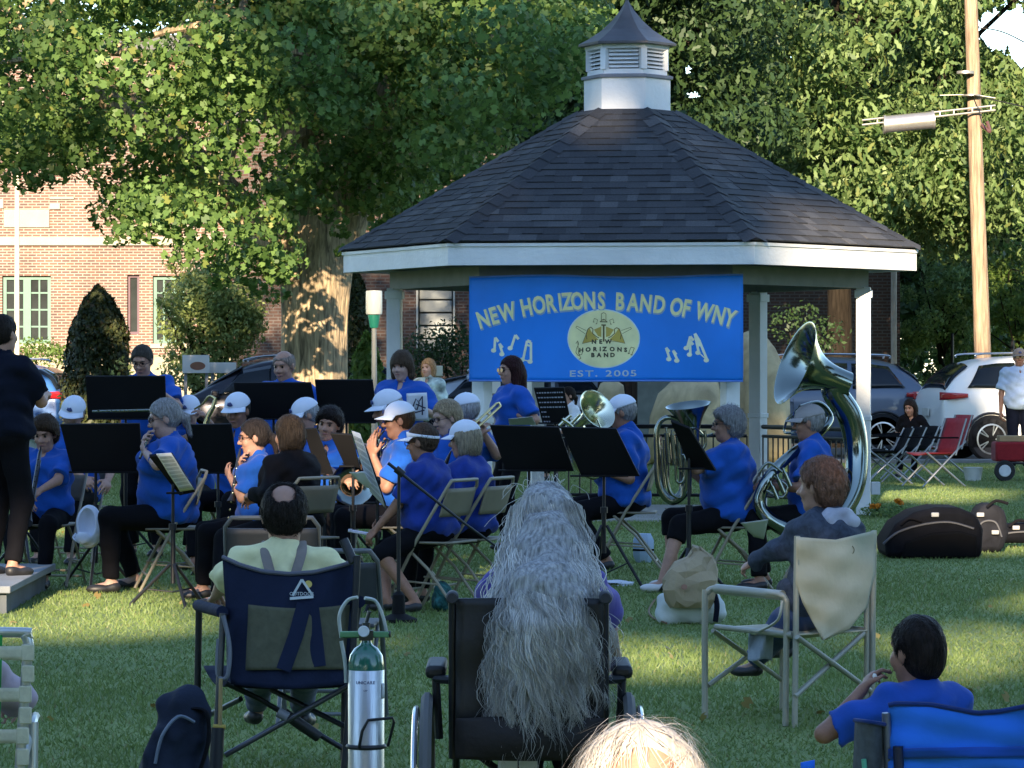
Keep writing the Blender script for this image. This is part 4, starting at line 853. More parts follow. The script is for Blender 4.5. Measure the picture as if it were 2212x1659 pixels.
def person(label,xy,yaw,ztop,pose='sit',skin='fair',shirt=ROYAL,pants=BLACK,hair=('short',(.1,.08,.07)),lean=0,twist=0,hyaw=0,hpitch=0,htilt=0,bulk=1.0,female=False,
           hands=None,seat=.42,base=0,sleeve='short',legs='long',shoe=SHOEB,cap_=None,glasses=None,legw=1.0,strand_n=900,h=.009,feet=None,palms=None,curl=.9,group=None,belly=0,child=False,knee=None,handh=None,elbow=None,collar=True,detail=True,neckline=.058):
    """local frame: x right, y forwards, z up. yaw turns it: 0 looks away from the camera, 90 looks left, 180 looks at the camera"""
    sit=pose=='sit'; la,hp=R(lean),R(hpitch)
    if sit: k=(ztop-seat)/(.09+.50*math.cos(la)+.150+.118)
    else: k=(ztop-base)/(.93+.50*math.cos(la)+.268)
    hk=k*1.15
    if not child:
        for _ in range(4):
            hk=min(max(k,.92),1.04)
            k=(ztop-seat-.196*hk-.008)/(.09+.575*math.cos(la)) if sit else (ztop-base-.196*hk-.008)/(.93+.575*math.cos(la))
    t=thing('person',label,'person',(xy[0],xy[1],base),R(yaw),group,local=True)
    sk=SKIN[skin]; V=Vector; tw=R(twist)
    P=V((0,0,seat-base+.09*k)) if sit else V((0,0,.93*k))
    up=V((0,math.sin(la),math.cos(la))); fw=V((0,math.cos(la),-math.sin(la)))
    C=P+up*.32*k; N=P+up*.50*k
    sw=(.165 if female else .185)*k*(.9+.1*bulk); sx=V((math.cos(tw),math.sin(tw),0))
    hd=(Matrix.Rotation(R(hyaw),3,'Z')@Matrix.Rotation(-hp,3,'X')@Matrix.Rotation(R(htilt),3,'Y'))
    H=N+V((0,math.sin(la*.5),math.cos(la*.5)))*.075*k+hd@V((0,.02,.078))*hk
    def hl(x,y,z): return H+hd@V((x,y,z))*hk
    rt=[[hd[i][j] for j in range(3)] for i in range(3)]
    b=bulk
    ops=[('u',ell(P+V((0,-.005,.02)),(.160*b*k,.115*b*k,.115*k)),.03),('u',ell(P+up*.17*k+fw*(.01+belly*.5)*k,(.142*b*k,(.108*b+belly*.5)*k,.14*k)),.06),
         ('u',ell(C+up*.02*k,(.158*b*k,.108*b*k,.17*k)),.06),('u',cap(N-up*.055*k-sx*sw*.86,N-up*.055*k+sx*sw*.86,.055*k,.055*k),.05),('u',cap(N-up*.06*k,H-hd@V((0,.012,.02))*hk,.056*k,.050*k),.03)]
    if female: ops+=[('u',ell(C+fw*.10*k*b-sx*.07*k+up*.03*k,(.065*b*k,.045*k,.065*k)),.06),('u',ell(C+fw*.10*k*b+sx*.07*k+up*.03*k,(.065*b*k,.055*k,.065*k)),.05)]
    # head
    f_=.94 if female else 1
    ops+=[('u',ell(hl(0,-.008,.022),(.077*hk,.096*hk,.098*hk),rt),.02),('u',ell(hl(0,.024,-.048),(.058*hk*f_,.066*hk,.072*hk),rt),.03),('u',ell(hl(0,.062,-.098),(.024*hk*f_,.022*hk,.02*hk),rt),.02),
          ('u',cap(hl(0,.084,.010),hl(0,.112,-.024),.008*hk,.0135*hk),.012),('u',cap(hl(-.012,.098,-.028),hl(.012,.098,-.028),.010*hk),.008),('u',ell(hl(0,.082,.034),(.046*hk,.014*hk,.012*hk),rt),.014),
          ('u',ell(hl(-.036,.068,-.030),(.022*hk,.020*hk,.024*hk),rt),.016),('u',ell(hl(.036,.068,-.030),(.022*hk,.020*hk,.024*hk),rt),.016),
          ('s',ell(hl(-.031,.098,.008),(.019*hk,.014*hk,.013*hk),rt),.012),('s',ell(hl(.031,.098,.008),(.019*hk,.014*hk,.013*hk),rt),.012),
          ('u',ell(hl(-.079,-.004,-.006),(.011*hk,.021*hk,.032*hk),rt),.008),('u',ell(hl(.079,-.004,-.006),(.011*hk,.021*hk,.032*hk),rt),.008),
          ('u',cap(hl(-.016,.086,-.060),hl(.016,.086,-.060),.0085*hk),.008)]
    # arms
    hands=hands or {}; J={}
    for s in (-1,1):
        Sh=N-up*.06*k+sx*s*sw
        if s in hands: W=V(hands[s])
        else: W=P+V((s*.13*k,.33*k,.10*k)) if sit else P+V((s*.26*k,.04,-.12*k))
        eh=(elbow or {}).get(s,V((s*.75,-.35,-1)))
        E,W=ik(Sh,W,.285*k,.25*k,eh); J[s]=(Sh,E,W); bb=.85+.15*b
        ops+=[('u',cap(Sh,E,.050*k*bb,.038*k*bb),.03),('u',cap(E,W,.039*k*bb,.025*k),.012)]
        d=(W-E).normalized(); hdv=(handh or {}).get(s,d); hdv=V(hdv).normalized(); pn=V((palms or {}).get(s,(-s*.6,0,-.8))); pn=(pn-hdv*pn.dot(hdv)).normalized(); ts=hdv.cross(pn)*s; q=k*(1.05 if not female else .97)
        R3=[[ts[i],hdv[i],pn[i]] for i in range(3)]
        ops+=[('u',ell(W+hdv*.048*q,(.040*q,.054*q,.0165*q),R3),.015)]
        def ang(v,a): return (v*math.cos(a)+pn*math.sin(a))
        for i,(ln,off) in enumerate([(.072,.031),(.082,.0105),(.076,-.0105),(.060,-.031)]):
            b0=W+hdv*(.086-.008*abs(i-1))*q+ts*off*q; c=curl*(.75+.12*i); d1=ang((hdv+ts*(off*2.2)).normalized(),c*.75); d2=ang(hdv,c*1.7)
            m=b0+d1*ln*.52*q; ops+=[('u',cap(b0-d1*.012*q,m,.0096*q,.0088*q),.004),('u',cap(m,m+d2*ln*.5*q,.0088*q,.0076*q),.003)]
        b0=W+hdv*.024*q+ts*.026*q; m=b0+(ts*.75+hdv*.6+pn*.25).normalized()*.040*q; ops+=[('u',cap(b0,m,.0125*q,.0105*q),.008),('u',cap(m,m+(hdv*.85+ts*.15+pn*.45).normalized()*.036*q,.0100*q,.0085*q),.003)]
    # legs
    F={}
    for s in (-1,1):
        hip=P+V((s*.092*k,0,-.02*k))
        if feet and s in feet: A=V(feet[s])
        elif sit: A=V((s*.13*k,.44*k,.085))
        else: A=V((s*.10*k,0,.085))
        kh=(knee or {}).get(s,V((s*.25,1,1.2)) if sit else V((0,1,0))); K,A=ik(hip,A,.425*k,.42*k,kh); F[s]=(hip,K,A); lb=.75+.25*b
        ops+=[('u',cap(hip,K,.082*k*lb,.053*k*lb),.03),('u',cap(K,A,.054*k*lb,.034*k),.02),('u',cap(A+V((0,-.02,-.03)),A+V((s*.02,.11*k,-.05)),.032*k,.026*k),.02)]
    if b>1.1: ops.append(('u',ell(hl(0,.02,-.085),(.05*hk,.055*hk,.035*hk),rt),.03))
    sdfobj('body',ops,h,sk,t)
    seed=abs(hash(label))%97 if 0 else sum(map(ord,label))%97
    # shirt
    g=.013*k
    so=[('u',ell(P+V((0,.0,.03*k)),((.172*b)*k+g*.6,(.130*b)*k+g*.6,.12*k)),.03),('u',ell(P+up*.17*k+fw*(.012+belly*.5)*k,(.145*b*k+g*1.4,(.110*b+belly*.5)*k+g*1.6,.16*k)),.07),
        ('u',ell(C+up*.02*k,(.160*b*k+g,.108*b*k+g,.178*k)),.06),('u',cap(N-up*.058*k-sx*sw*.86,N-up*.058*k+sx*sw*.86,.055*k+g,.055*k+g),.06),('u',cap(N-up*.07*k,N+up*.03*k,.066*k+g*.4,.052*k+g*.3),.03)]
    if female: so+=[('u',ell(C+fw*.10*k*b-sx*.07*k+up*.03*k,(.065*b*k+g,.055*k+g,.068*k+g)),.06),('u',ell(C+fw*.10*k*b+sx*.07*k+up*.03*k,(.065*b*k+g,.055*k+g,.068*k+g)),.06)]
    for s in (-1,1):
        Sh,E,W=J[s]; d=(E-Sh)
        if sleeve=='short': so.append(('u',cap(Sh,E,.056*k+g*.8,.056*k+g*1.3,clip=[(tuple(d.normalized()),tuple(Sh+d*.80))]),.035))
        elif sleeve=='long': dd=(W-E); so+=[('u',cap(Sh,E,.055*k+g,.045*k+g),.035),('u',cap(E,W,.045*k+g,.031*k+g*.7,clip=[(tuple(dd.normalized()),tuple(E+dd*.97))]),.02)]
    so.append(('s',cap(N+up*.015*k+fw*.012,N+up*.2*k+fw*.04,neckline*k,.07*k),.006))
    so.append(('s',ell(N+fw*.075*k-up*.03*k,(.022*k,.05*k,.055*k)),.01))
    hem=P-V((0,0,.035*k)) if sit else P-V((0,0,.05*k))
    sh=sdfobj('shirt',so,h*1.05,shirt,t,wrinkle((.0085+.003*b)*k,.9/k,seed),clips=[((0,.0 if sit else 0,-1),tuple(hem))])
    if collar:
        cb=MB(); nn=18; P0=[]; 
        for i in range(nn):
            a=PI/2+R(24)+(2*PI-R(48))*i/(nn-1); r=.069*k; y=math.sin(a); P0.append(N+up*(.022-.030*max(0,y))*k+V((math.cos(a)*r*1.0,0,0))+fw*(y*r*.95+.004))
        cb.tube(P0,.014*k,8,flat=1.4); cb.build('collar',shirt,sh)
    # trousers
    if legs:
        po=[('u',ell(P+V((0,-.005,.01)),(.168*b*k,.124*b*k,.115*k)),.03)]
        for s in (-1,1):
            hip,K,A=F[s]; lb=.75+.25*b; po.append(('u',cap(hip,K,.094*k*lb*legw,.066*k*lb*legw),.035))
            dd=(A-K); fr={'long':.96,'capri':.28,'shorts':.0}[legs]
            if fr: po.append(('u',cap(K,A,.066*k*lb*legw,.052*k*legw,clip=[(tuple(dd.normalized()),tuple(K+dd*fr))]),.02))
        sdfobj('trousers',po,h*1.3,pants,t,wrinkle(.0035*k,.9/k,seed+3),clips=[((0,0,1),tuple(P+V((0,0,(.115 if sit else .05)*k))))])
    for s in (-1,1):
        hip,K,A=F[s]; so_=[('u',ell(A+V((s*.005,-.015,-.045)),(.040*k,.048*k,.040*k)),.02),('u',ell(A+V((s*.02,.085*k,-.055)),(.043*k,.085*k,.033*k)),.03)]
        sdfobj('shoe',so_,.010,shoe,t,clips=[((0,0,-1),(0,0,max(.001,A.z-.083)))])
    # hair
    style,hc=hair[:2]; hm=hairm(style+'%d%d%d'%tuple(int(c*99) for c in hc),hc)
    ha=None
    def strands(amp,n=26,zf=20,turb=0):
        Hi=hd.transposed()
        def fn(x,y,z):
            dx,dy,dz=x-H.x,y-H.y,z-H.z; lx=Hi[0][0]*dx+Hi[0][1]*dy+Hi[0][2]*dz; ly=Hi[1][0]*dx+Hi[1][1]*dy+Hi[1][2]*dz; lz=Hi[2][0]*dx+Hi[2][1]*dy+Hi[2][2]*dz
            a=np.arctan2(lx,ly+1e-6); r=amp*(np.sin(n*a+2.2*np.sin(zf*lz+seed)+seed)*.6+np.sin(n*1.9*a-2*np.sin(zf*1.3*lz))*.4)
            if turb: r=r+turb*np.sin(95*lx+2*np.sin(70*lz))*np.sin(88*ly+seed+np.sin(60*lx))*np.sin(80*lz+2)
            return r
        return fn
    hairline=[(tuple(hd@V((0,.80,-.60))),tuple(hl(0,.070,.060 if style in('short','pixie','crown','spot','curly') else .048)))]
    if style in('short','bald','pixie','curly','spot','crown'):
        e={'short':.011,'bald':.008,'pixie':.020,'curly':.030,'spot':.014,'crown':.012}[style]
        ho=[('u',ell(hl(0,-.012,.024),((.077+e)*hk,(.097+e)*hk,(.099+e*(.9 if style!='bald' else .3))*hk),rt,clip=hairline),.01)]
        if style in('pixie','curly'): ho.append(('u',ell(hl(0,-.045,-.03),((.072+e*.6)*hk,(.062+e*.4)*hk,.075*hk),rt,clip=[(tuple(hd@V((0,1,0))),tuple(hl(0,.015,0)))]),.03))
        if style=='curly': ho.append(('u',ell(hl(0,.05,.075),(.07*hk,.045*hk,.04*hk),rt),.03))
        if style=='spot': ho.append(('s',ell(hl(0,-.070,.088),(.052*hk,.062*hk,.066*hk),rt),.014))
        if style=='crown': ho.append(('s',ell(hl(0,-.100,.055),(.060*hk,.045*hk,.050*hk),rt),.05))
        if style=='bald': ho.append(('s',ell(hl(0,-.012,.115),(.068*hk,.094*hk,.088*hk),rt),.012))
        for s in (-1,1): ho.append(('s',ell(hl(s*.085,.004,-.008),(.016*hk,.020*hk,.030*hk),rt),.006))
        ha=sdfobj('hair',ho,.0075,hm,t,strands(.0022 if style!='crown' else .0002,24,20,.0045 if style in('curly','pixie') and female else .0025 if style!='crown' else 0))
    elif style in('bob','long','ponytail','fringe_bob'):
        ho=[('u',ell(hl(0,-.012,.026),(.092*hk,.112*hk,.112*hk),rt,clip=hairline if style!='fringe_bob' else [(tuple(hd@V((0,.55,-.83))),tuple(hl(0,.09,.024)))]),.01)]
        side=[(tuple(hd@V((0,1,.0))),tuple(hl(0,.040 if style!='ponytail' else .0,0)))]
        if style!='ponytail':
            for s in (-1,1): ho.append(('u',cap(hl(s*.064,-.005,.02),hl(s*.074,-.012,-.085 if style!='long' else -.16),.034*hk,.032*hk,clip=side),.03))
            ho.append(('u',ell(hl(0,-.058,-.04),(.085*hk,.055*hk,.085*hk),rt),.04))
            if style=='long': ho+=[('u',cap(hl(0,-.07,-.05),hl(0,-.10,-.26),.075*hk,.055*hk),.05),('u',cap(hl(.04,-.08,-.1),hl(.05,-.11,-.30),.05*hk,.03*hk),.05)]
        else: ho+=[('u',cap(hl(0,-.10,.0),hl(0,-.135,-.03),.030*hk,.030*hk),.02),('u',cap(hl(0,-.135,-.03),hl(.01,-.14,-.14),.028*hk,.014*hk),.02)]
        if style in('ponytail',): 
            for s in (-1,1): ho.append(('s',ell(hl(s*.09,.006,-.008),(.018*hk,.022*hk,.032*hk),rt),.006))
        ha=sdfobj('hair',ho,.0075,hm,t,strands(.0028,22,18))
    if ha is not None and cap_ and cap_[0]!='visor':
        me=ha.data; import bmesh as _b; bm=_b.new(); bm.from_mesh(me); o_=hl(0,0,.056); n_=hd@V((0,.10,.99))
        _b.ops.bisect_plane(bm,geom=bm.verts[:]+bm.edges[:]+bm.faces[:],plane_co=o_,plane_no=n_,clear_outer=True); bm.to_mesh(me); bm.free()
    if ha is not None: hair_strands(ha,strand_n,style,hd,hm,hk,seed,cap_ is not None and cap_[0]!='visor',hl)
    if detail and abs(((yaw+hyaw+180)%360)-180)>60:     # faces turned at least partly to the camera
        for s in (-1,1):
            eb=MB(); eb.lathe([(0,-.010*hk),(.007*hk,-.008*hk),(.0105*hk,0),(.007*hk,.006*hk),(0,.0075*hk)],12,hl(s*.031,.0835,.008),hd@V((0,1,0)))
            eb.build('eye',EYE,t)
            br=MB(); br.tube([hl(s*.014,.099,.027),hl(s*.032,.096,.032),hl(s*.050,.083,.027)],[.003*hk,.0042*hk,.0025*hk],6)
            br.build('eyebrow',hm,t)
        MB().tube([hl(-.022,.0885,-.061),hl(-.008,.0965,-.058),hl(0,.0975,-.0585),hl(.008,.0965,-.058),hl(.022,.0885,-.061)],[.002*hk,.0048*hk,.0045*hk,.0048*hk,.002*hk],8).build('lips',LIP,t)
    if glasses:
        gb=MB()
        for s in (-1,1):
            c=hl(s*.033,.104,.006); 
            if glasses=='sun':
                gb.add([c+hd@V((.025*math.cos(a),-.003*abs(math.cos(a)),.019*math.sin(a)))*hk for a in [2*PI*i/14 for i in range(14)]]+[c+hd@V((.025*math.cos(a),.004,.019*math.sin(a)))*hk for a in [2*PI*i/14 for i in range(14)]],[tuple(range(14)),tuple(range(14,28))]+[(i,(i+1)%14,14+(i+1)%14,14+i) for i in range(14)])
            else: gb.tube([c+hd@V((.023*math.cos(a),0,.017*math.sin(a)))*hk for a in [2*PI*i/14 for i in range(14)]],.0022*hk,5,closed=True)
            gb.tube([hl(s*.056,.100,.010),hl(s*.078,.070,.010),hl(s*.084,-.01,.006)],.0024*hk,5)
        gb.tube([hl(-.011,.108,.010),hl(.011,.108,.010)],.0022*hk,5); gb.build('glasses',LENS if glasses=='sun' else FRAME,t)
    # headwear
    if cap_:
        kind,cm=cap_; tip=(tuple(hd@V((0,-.12,-.99))),tuple(hl(0,0,.038)))
        if kind=='cap':
            co_=[('u',ell(hl(0,-.012,.036),(.094*hk,.113*hk,.100*hk),rt,clip=[tip]),.01),('u',ell(hl(0,-.012,.134),(.007*hk,.007*hk,.006*hk),rt),.004)]
            c_=sdfobj('cap',co_,.0065,cm,t)
            bm_=MB()
            def brim(u,v): 
                uu=2*u-1; a=uu*1.18; r=.098+.078*v*math.cos(a*.85); return hl(math.sin(a)*.094*(1+.12*v),math.cos(a)*(.103+.078*v)-.012+.0,.044-.018*v-.020*uu*uu*(.4+.6*v))
            bm_.grid(brim,16,6); bm_.build('brim',cm,c_,solid=.004)
            em=MB(); em.add([hl(x,.1045-abs(x)*.35-.002*0+(.079-z)*.32,z) for x,z in [(-.024,.062),(-.014,.082),(-.004,.090),(.006,.080),(.014,.088),(.024,.066),(.01,.060),(-.008,.058)]],[tuple(range(8))]); em.build('emblem',mat('cap_navy_print',(.03,.05,.16),.7),c_,solid=.006)
        elif kind=='bucket':
            co_=[('u',ell(hl(0,-.012,.040),(.095*hk,.113*hk,.088*hk),rt,clip=[tip]),.01)]; c_=sdfobj('hat',co_,.0065,cm,t)
            bm_=MB(); bm_.grid(lambda u,v:hl(math.cos(2*PI*u)*(.094+.055*v),math.sin(2*PI*u)*(.112+.06*v)-.012,.048-.042*v+.006*math.sin(6*PI*u)*v),30,4); bm_.build('brim',cm,c_,solid=.004)
        elif kind=='visor':
            bm_=MB(); bm_.grid(lambda u,v:hl(math.cos(2*PI*u)*(.091+.002*math.cos(2*PI*u)),math.sin(2*PI*u)*.110-.012,.036+(.018+.03*max(0,math.sin(2*PI*u)))*v-.030*max(0,-math.sin(2*PI*u))),30,2); c_=bm_.build('visor_band',cm,t,solid=.005)
            b2=MB(); b2.grid(lambda u,v:hl(math.sin((2*u-1)*1.2)*.094*(1+.14*v),math.cos((2*u-1)*1.2)*(.103+.085*v)-.012,.044-.010*v-.02*(2*u-1)**2*(.4+.6*v)),16,6); b2.build('brim',cm,c_,solid=.004)
    M=Matrix.Translation((xy[0],xy[1],base))@Matrix.Rotation(R(yaw),4,'Z')
    return dict(t=t,M=M,J=J,F=F,H=H,hl=hl,N=N,P=P,k=k,hk=hk,C=C,fw=fw,up=up,sx=sx,sw=sw,mouth=hl(0,.108,-.062),hd=hd)
# ================= instruments, stands, chairs =================
SILVER=mat('silver_plate',(.22,.25,.23),.14,metal=1,var=.08,vs=4); BRASS=mat('brass',(.62,.50,.24),.25,metal=1,var=.2,vs=6); EBONY=mat('black_wood',(.015,.013,.013),.3,spec=.6)
STANDB=mat('stand_black',(.004,.004,.005),.7,var=.2,vs=3,spec=.2); STEELB=mat('stand_tube',(.010,.011,.014),.45,metal=.2); PAPER=mat('paper',(.70,.72,.78),.8,var=.04,vs=4)
BEIGE=mat('chair_beige',(.27,.235,.165),.5,var=.08); BEIGEP=mat('chair_beige_dark',(.20,.175,.125),.55)
def stand(label,q,D,pole=None,base=None,paper=None,tilt=.10,lip=True,legs=True,textlines=0,name='music_stand',hub=.30,rot=0.3):
    TL,TR,BR,BL=[at(p[0],p[1],D+(-tilt/2 if i<2 else tilt/2)) for i,p in enumerate(q)]
    c=(TL+TR+BR+BL)/4; px=pole if pole is not None else None
    bx=X(pole,D) if pole is not None else c.x; t=thing(name,label,'music stand',(bx,D+.05,0),group='music stands in the band')
    n=(TR-TL).cross(BL-TL).normalized()*.012; b=MB(); vs=[TL,TR,BR,BL]; b.add([v+n for v in vs]+[v-n for v in vs],[(0,1,2,3),(4,7,6,5),(0,4,5,1),(1,5,6,2),(2,6,7,3),(3,7,4,0)])
    if lip: b.box((c.x,c.y+.04,(BL.z+BR.z)/2+.0),((BR-BL).length,.07,.012))
    b.build('desk',STANDB,t,bevel=.003)
    pt=Vector((bx,D+.05,min((BL.z+BR.z)/2+.12,c.z))); b=MB(); b.tube([(bx,D+.05,hub*.55),(bx,D+.05,pt.z*.6)],.015,10); b.tube([(bx,D+.05,pt.z*.55),pt],.010,10); b.tube([pt,pt+Vector((0,-.03,.03))],.02,8); b.build('pole',STEELB,t)
    k=MB(); k.tube([(bx,D+.03,pt.z*.6-.02),(bx,D+.03,pt.z*.6+.02)],.024,10); k.build('knob',STEELB,t)
    if legs:
        for i in range(3):
            a=rot+i*2*PI/3; e=Vector((bx+.27*math.cos(a),D+.05+.27*math.sin(a),.012)); l=MB(); l.tube([(bx+.02*math.cos(a),D+.05+.02*math.sin(a),hub),e],.011,8); l.tube([(bx,D+.05,.09),Vector((bx,D+.05,hub)).lerp(e,.62)],.005,6)
            l.tube([e+Vector((0,0,-.01)),e+(e-Vector((bx,D+.05,hub)))*.03],.015,8); l.build('leg',STEELB,t)
    if textlines:
        g=MB(); rs=random.Random(3); nn=-n*1.3 if n.y>0 else n*1.3
        for i in range(textlines):
            u=.06; v=(i+.8)/(textlines+.4)
            while u<.9:
                w_=rs.uniform(.03,.10); e=min(u+w_,.93); f=lambda a,b_: TL.lerp(TR,a).lerp(BL.lerp(BR,a),b_)+nn
                g.add([f(u,v),f(e,v),f(e,v+.035),f(u,v+.035)],[(0,1,2,3)]); u=e+.025
                if i>3 and u>.25: break
        g.build('printed_lines',mat('grey_print',(.35,.37,.45),.7),t,smooth=False)
    return t,n
def sheet(label,q,D,tilt=.10,off=-.02,lines=True,parent=None,name='sheet_music'):
    TL,TR,BR,BL=[at(p[0],p[1],D+(-tilt/2 if i<2 else tilt/2))+Vector((0,off,0)) for i,p in enumerate(q)]
    c=(TL+TR+BR+BL)/4; t=thing(name,label,'sheet music',c); b=MB()
    b.grid(lambda u,v:TL.lerp(TR,u).lerp(BL.lerp(BR,u),v)+Vector((0,-.006*math.sin(u*5+v*3),.002*math.sin(v*9))),8,8); b.build('page',PAPER,t,solid=.002)
    if lines:
        g=MB()
        for i in range(9):
            v=.08+i*.1
            for w_ in (0,.022,.044): g.add([TL.lerp(TR,a).lerp(BL.lerp(BR,a),v+w_+dv)+Vector((0,-.010,0)) for a,dv in ((.08,0),(.92,0),(.92,.009),(.08,.009))],[(0,1,2,3)])
        g.build('staves',mat('stave_grey',(.25,.27,.33),.8),t,smooth=False)
    return t
def folding_chair(label,x,y,yaw,group='beige metal folding chairs',m=None,back=.80,z=.43):
    pm=BEIGEP if m is None else mat('charcoal_panel',(.035,.038,.045),.6); m=m or BEIGE; t=thing('folding_chair',label,'folding chair',(x,y,0),R(yaw),group,local=True); sw=.215
    for s in (-1,1):
        b=MB(); b.tube([(s*sw,.24,.01),(s*sw,.02,z),(s*sw,-.19,back-.04),(s*(sw-.03),-.205,back),(s*(sw-.06),-.205,back)],.011,8); b.build('front_leg',m,t)
        b=MB(); b.tube([(s*(sw-.025),-.24,.01),(s*(sw-.025),-.05,.26),(s*(sw-.025),.13,z-.01)],.010,8); b.build('rear_leg',m,t)
        b=MB(); b.tube([(s*(sw-.012),-.115,.17),(s*(sw-.012),.165,.19)],.006,6); b.build('side_brace',m,t)
    MB().tube([(-sw,.19,.12),(sw,.19,.12)],.008,8).build('crossbar',m,t); MB().tube([(-sw+.025,-.20,.06),(sw-.025,-.20,.06)],.008,8).build('crossbar',m,t); MB().tube([(-sw+.06,-.205,back),(sw-.06,-.205,back)],.011,8).build('top_rail',m,t)
    b=MB(); b.grid(lambda u,v:Vector(((u-.5)*.40,-.20+.40*v,z-.008-.012*math.sin(PI*u)*math.sin(PI*v))),8,8); b.build('seat',pm,t,solid=.014)
    b=MB(); b.grid(lambda u,v:Vector(((u-.5)*.42,-.135-.052*v-.02*math.sin(PI*u),back-.22+.17*v)),8,6); b.build('backrest',pm,t,solid=.010)
    return t
def inst(name,label,cat,c,group=None): return thing(name,label,cat,c,group=group)
def bell(mb,c,n,r,th=.02,depth=.22,inner=True):
    """flared bell: opening centred at c, facing n"""
    c=Vector(c); n=Vector(n).normalized(); pr=[]
    for i in range(13):
        u=i/12; pr.append((th+(r-th)*(u**3.2),-depth*(1-u)))
    prof=pr+[(r+.004,.004),(r*.985,.002)]+[(max(p[0]-.004,.004),p[1]+.002) for p in pr[::-1][1:]]; mb.lathe(prof,32,c,n,caps=False); return c-n*depth
def clarinet(label,a,b,m=EBONY,group='clarinets'):
    a,b=Vector(a),Vector(b); d=(b-a).normalized(); L=(b-a).length; t=inst('clarinet',label,'clarinet',a,group)
    q=MB(); q.lathe([(.004,0),(.011,.05),(.0135,.08),(.0135,L*.85),(.018,L*.9),(.034,L)],14,a,d); q.build('tube',m,t)
    k=MB(); s=d.cross(Vector((0,1,0))).normalized(); f=Vector((0,-1,0))
    for i in range(9): p=a+d*(.14+.055*i)+f*.016; k.lathe([(0,.002),(.008,.001),(.008,-.003)],8,p,f)
    k.tube([a+d*.14+s*.017+f*.008,a+d*(L*.82)+s*.017+f*.008],.003,5); k.build('keywork',SILVER,t)
    return t
def wheelish(mb,c,r,axis,rt=.018,n=28):
    c=Vector(c); q=Vector((0,0,1)).rotation_difference(Vector(axis).normalized()); mb.tube([c+q@Vector((r*math.cos(2*PI*i/n),r*math.sin(2*PI*i/n),0)) for i in range(n)],rt,8,closed=True,up=tuple(Vector(axis).normalized()))

PE={}
def pp(key,label,px,ytop,s,yaw,hw=None,fwd=None,**k):
    """place a person by the pixel of the crown of the head; hw: hand targets as (px,py,dD)"""
    D=FX/s; zt=Z(ytop,D); la=R(k.get('lean',0)); f=Vector((-math.sin(R(yaw)),math.cos(R(yaw)),0)); off=(.5*math.sin(la)+.04*math.sin(la/2)+.02+.05*math.sin(R(k.get('hpitch',0))))*.95
    pos=Vector((X(px,D),D,0))-f*off; M=Matrix.Translation((pos.x,pos.y,k.get('base',0)))@Matrix.Rotation(R(yaw),4,'Z'); Mi=M.inverted()
    if hw: k['hands']={s_:Mi@at(q[0],q[1],D+q[2]) for s_,q in hw.items()}
    if fwd: k['feet']={s_:Mi@Vector((X(q[0],q[1]),q[1],.085)) for s_,q in fwd.items()}
    for kk in ('palms','elbow','handh','knee'):
        if kk in k: k[kk]={s_:M.to_3x3().inverted()@Vector(v) for s_,v in k[kk].items()}
    r=person(label,(pos.x,pos.y),yaw,zt,**k); r['D']=D; r['pos']=pos; r['yaw']=yaw; PE[key]=r; return r
def W(r,v): return r['M']@Vector(v)
GRB=(.10,.085,.07); GREY=(.34,.33,.33); LG=(.42,.42,.44); BRN=(.085,.05,.028); BLD=(.36,.27,.16); DK=(.03,.02,.018); G='band members in blue shirts'
CAP=('cap',CAPW)
# --- back row ---
pp('P5','bespectacled grey-brown haired musician standing behind the leftmost rear music stand',308,742,272,168,{1:(290,850,-.45),-1:(350,850,-.4)},pose='stand',hair=('short',GRB),hpitch=22,bulk=1.1,glasses='clear',group=G)
pp('P8','bald musician in blue standing behind a black music stand before the tree trunk',614,755,282,155,{1:(590,860,-.4),-1:(660,860,-.35)},pose='stand',hair=('bald',(.30,.22,.18)),hpitch=12,bulk=1.1,skin='fair',group=G)
pp('P17','woman with brown fringed bob standing in blue polo beside the left gazebo post',868,757,272,158,{1:(850,880,-.35),-1:(915,885,-.35)},pose='stand',hair=('fringe_bob',(.13,.085,.055)),female=True,hpitch=8,bulk=1.05,skin='pale',group=G)
pp('P19','woman with long dark hair and sunglasses in blue polo before the banner',1103,770,266,112,{-1:(1108,893,-.12),1:(1096,905,.05)},pose='stand',hair=('long',(.055,.018,.018)),female=True,glasses='sun',bulk=1.05,skin='fair',group=G,hyaw=5)
# --- seated rows ---
def chair_for(key,label,dy=-.02): r=PE[key]; f=Vector((-math.sin(R(r['yaw'])),math.cos(R(r['yaw'])),0)); p=r['pos']+f*dy; return folding_chair(label,p.x,p.y,r['yaw'])
pp('P3','seated flautist in tilted white cap at the left, behind the large music stand',155,853,283,168,{1:(190,1045,-.3),-1:(232,1040,-.35)},hpitch=22,htilt=-10,cap_=CAP,hair=('short',GREY),bulk=1.2,group=G)
pp('P2','seated woman with curly brown hair playing clarinet beside the conductor',97,897,318,168,{1:(62,1108,-.42),-1:(85,1060,-.36)},hpitch=18,hair=('curly',BRN),female=True,bulk=1.25,group=G,elbow={-1:(.9,.2,-.7),1:(-.8,0,-.8)})
pp('P6','seated saxophonist whose white cap shows above the central left stand',408,853,272,168,{1:(430,930,-.35),-1:(450,910,-.35)},hpitch=18,cap_=CAP,hair=('short',GREY),bulk=1.1,group=G)
pp('P7','seated man in upright white cap, left of the bald standing man',514,848,290,155,{1:(500,1000,-.35),-1:(520,1010,-.3)},hpitch=14,cap_=CAP,hair=('short',GRB),bulk=1.1,group=G,skin='tan')
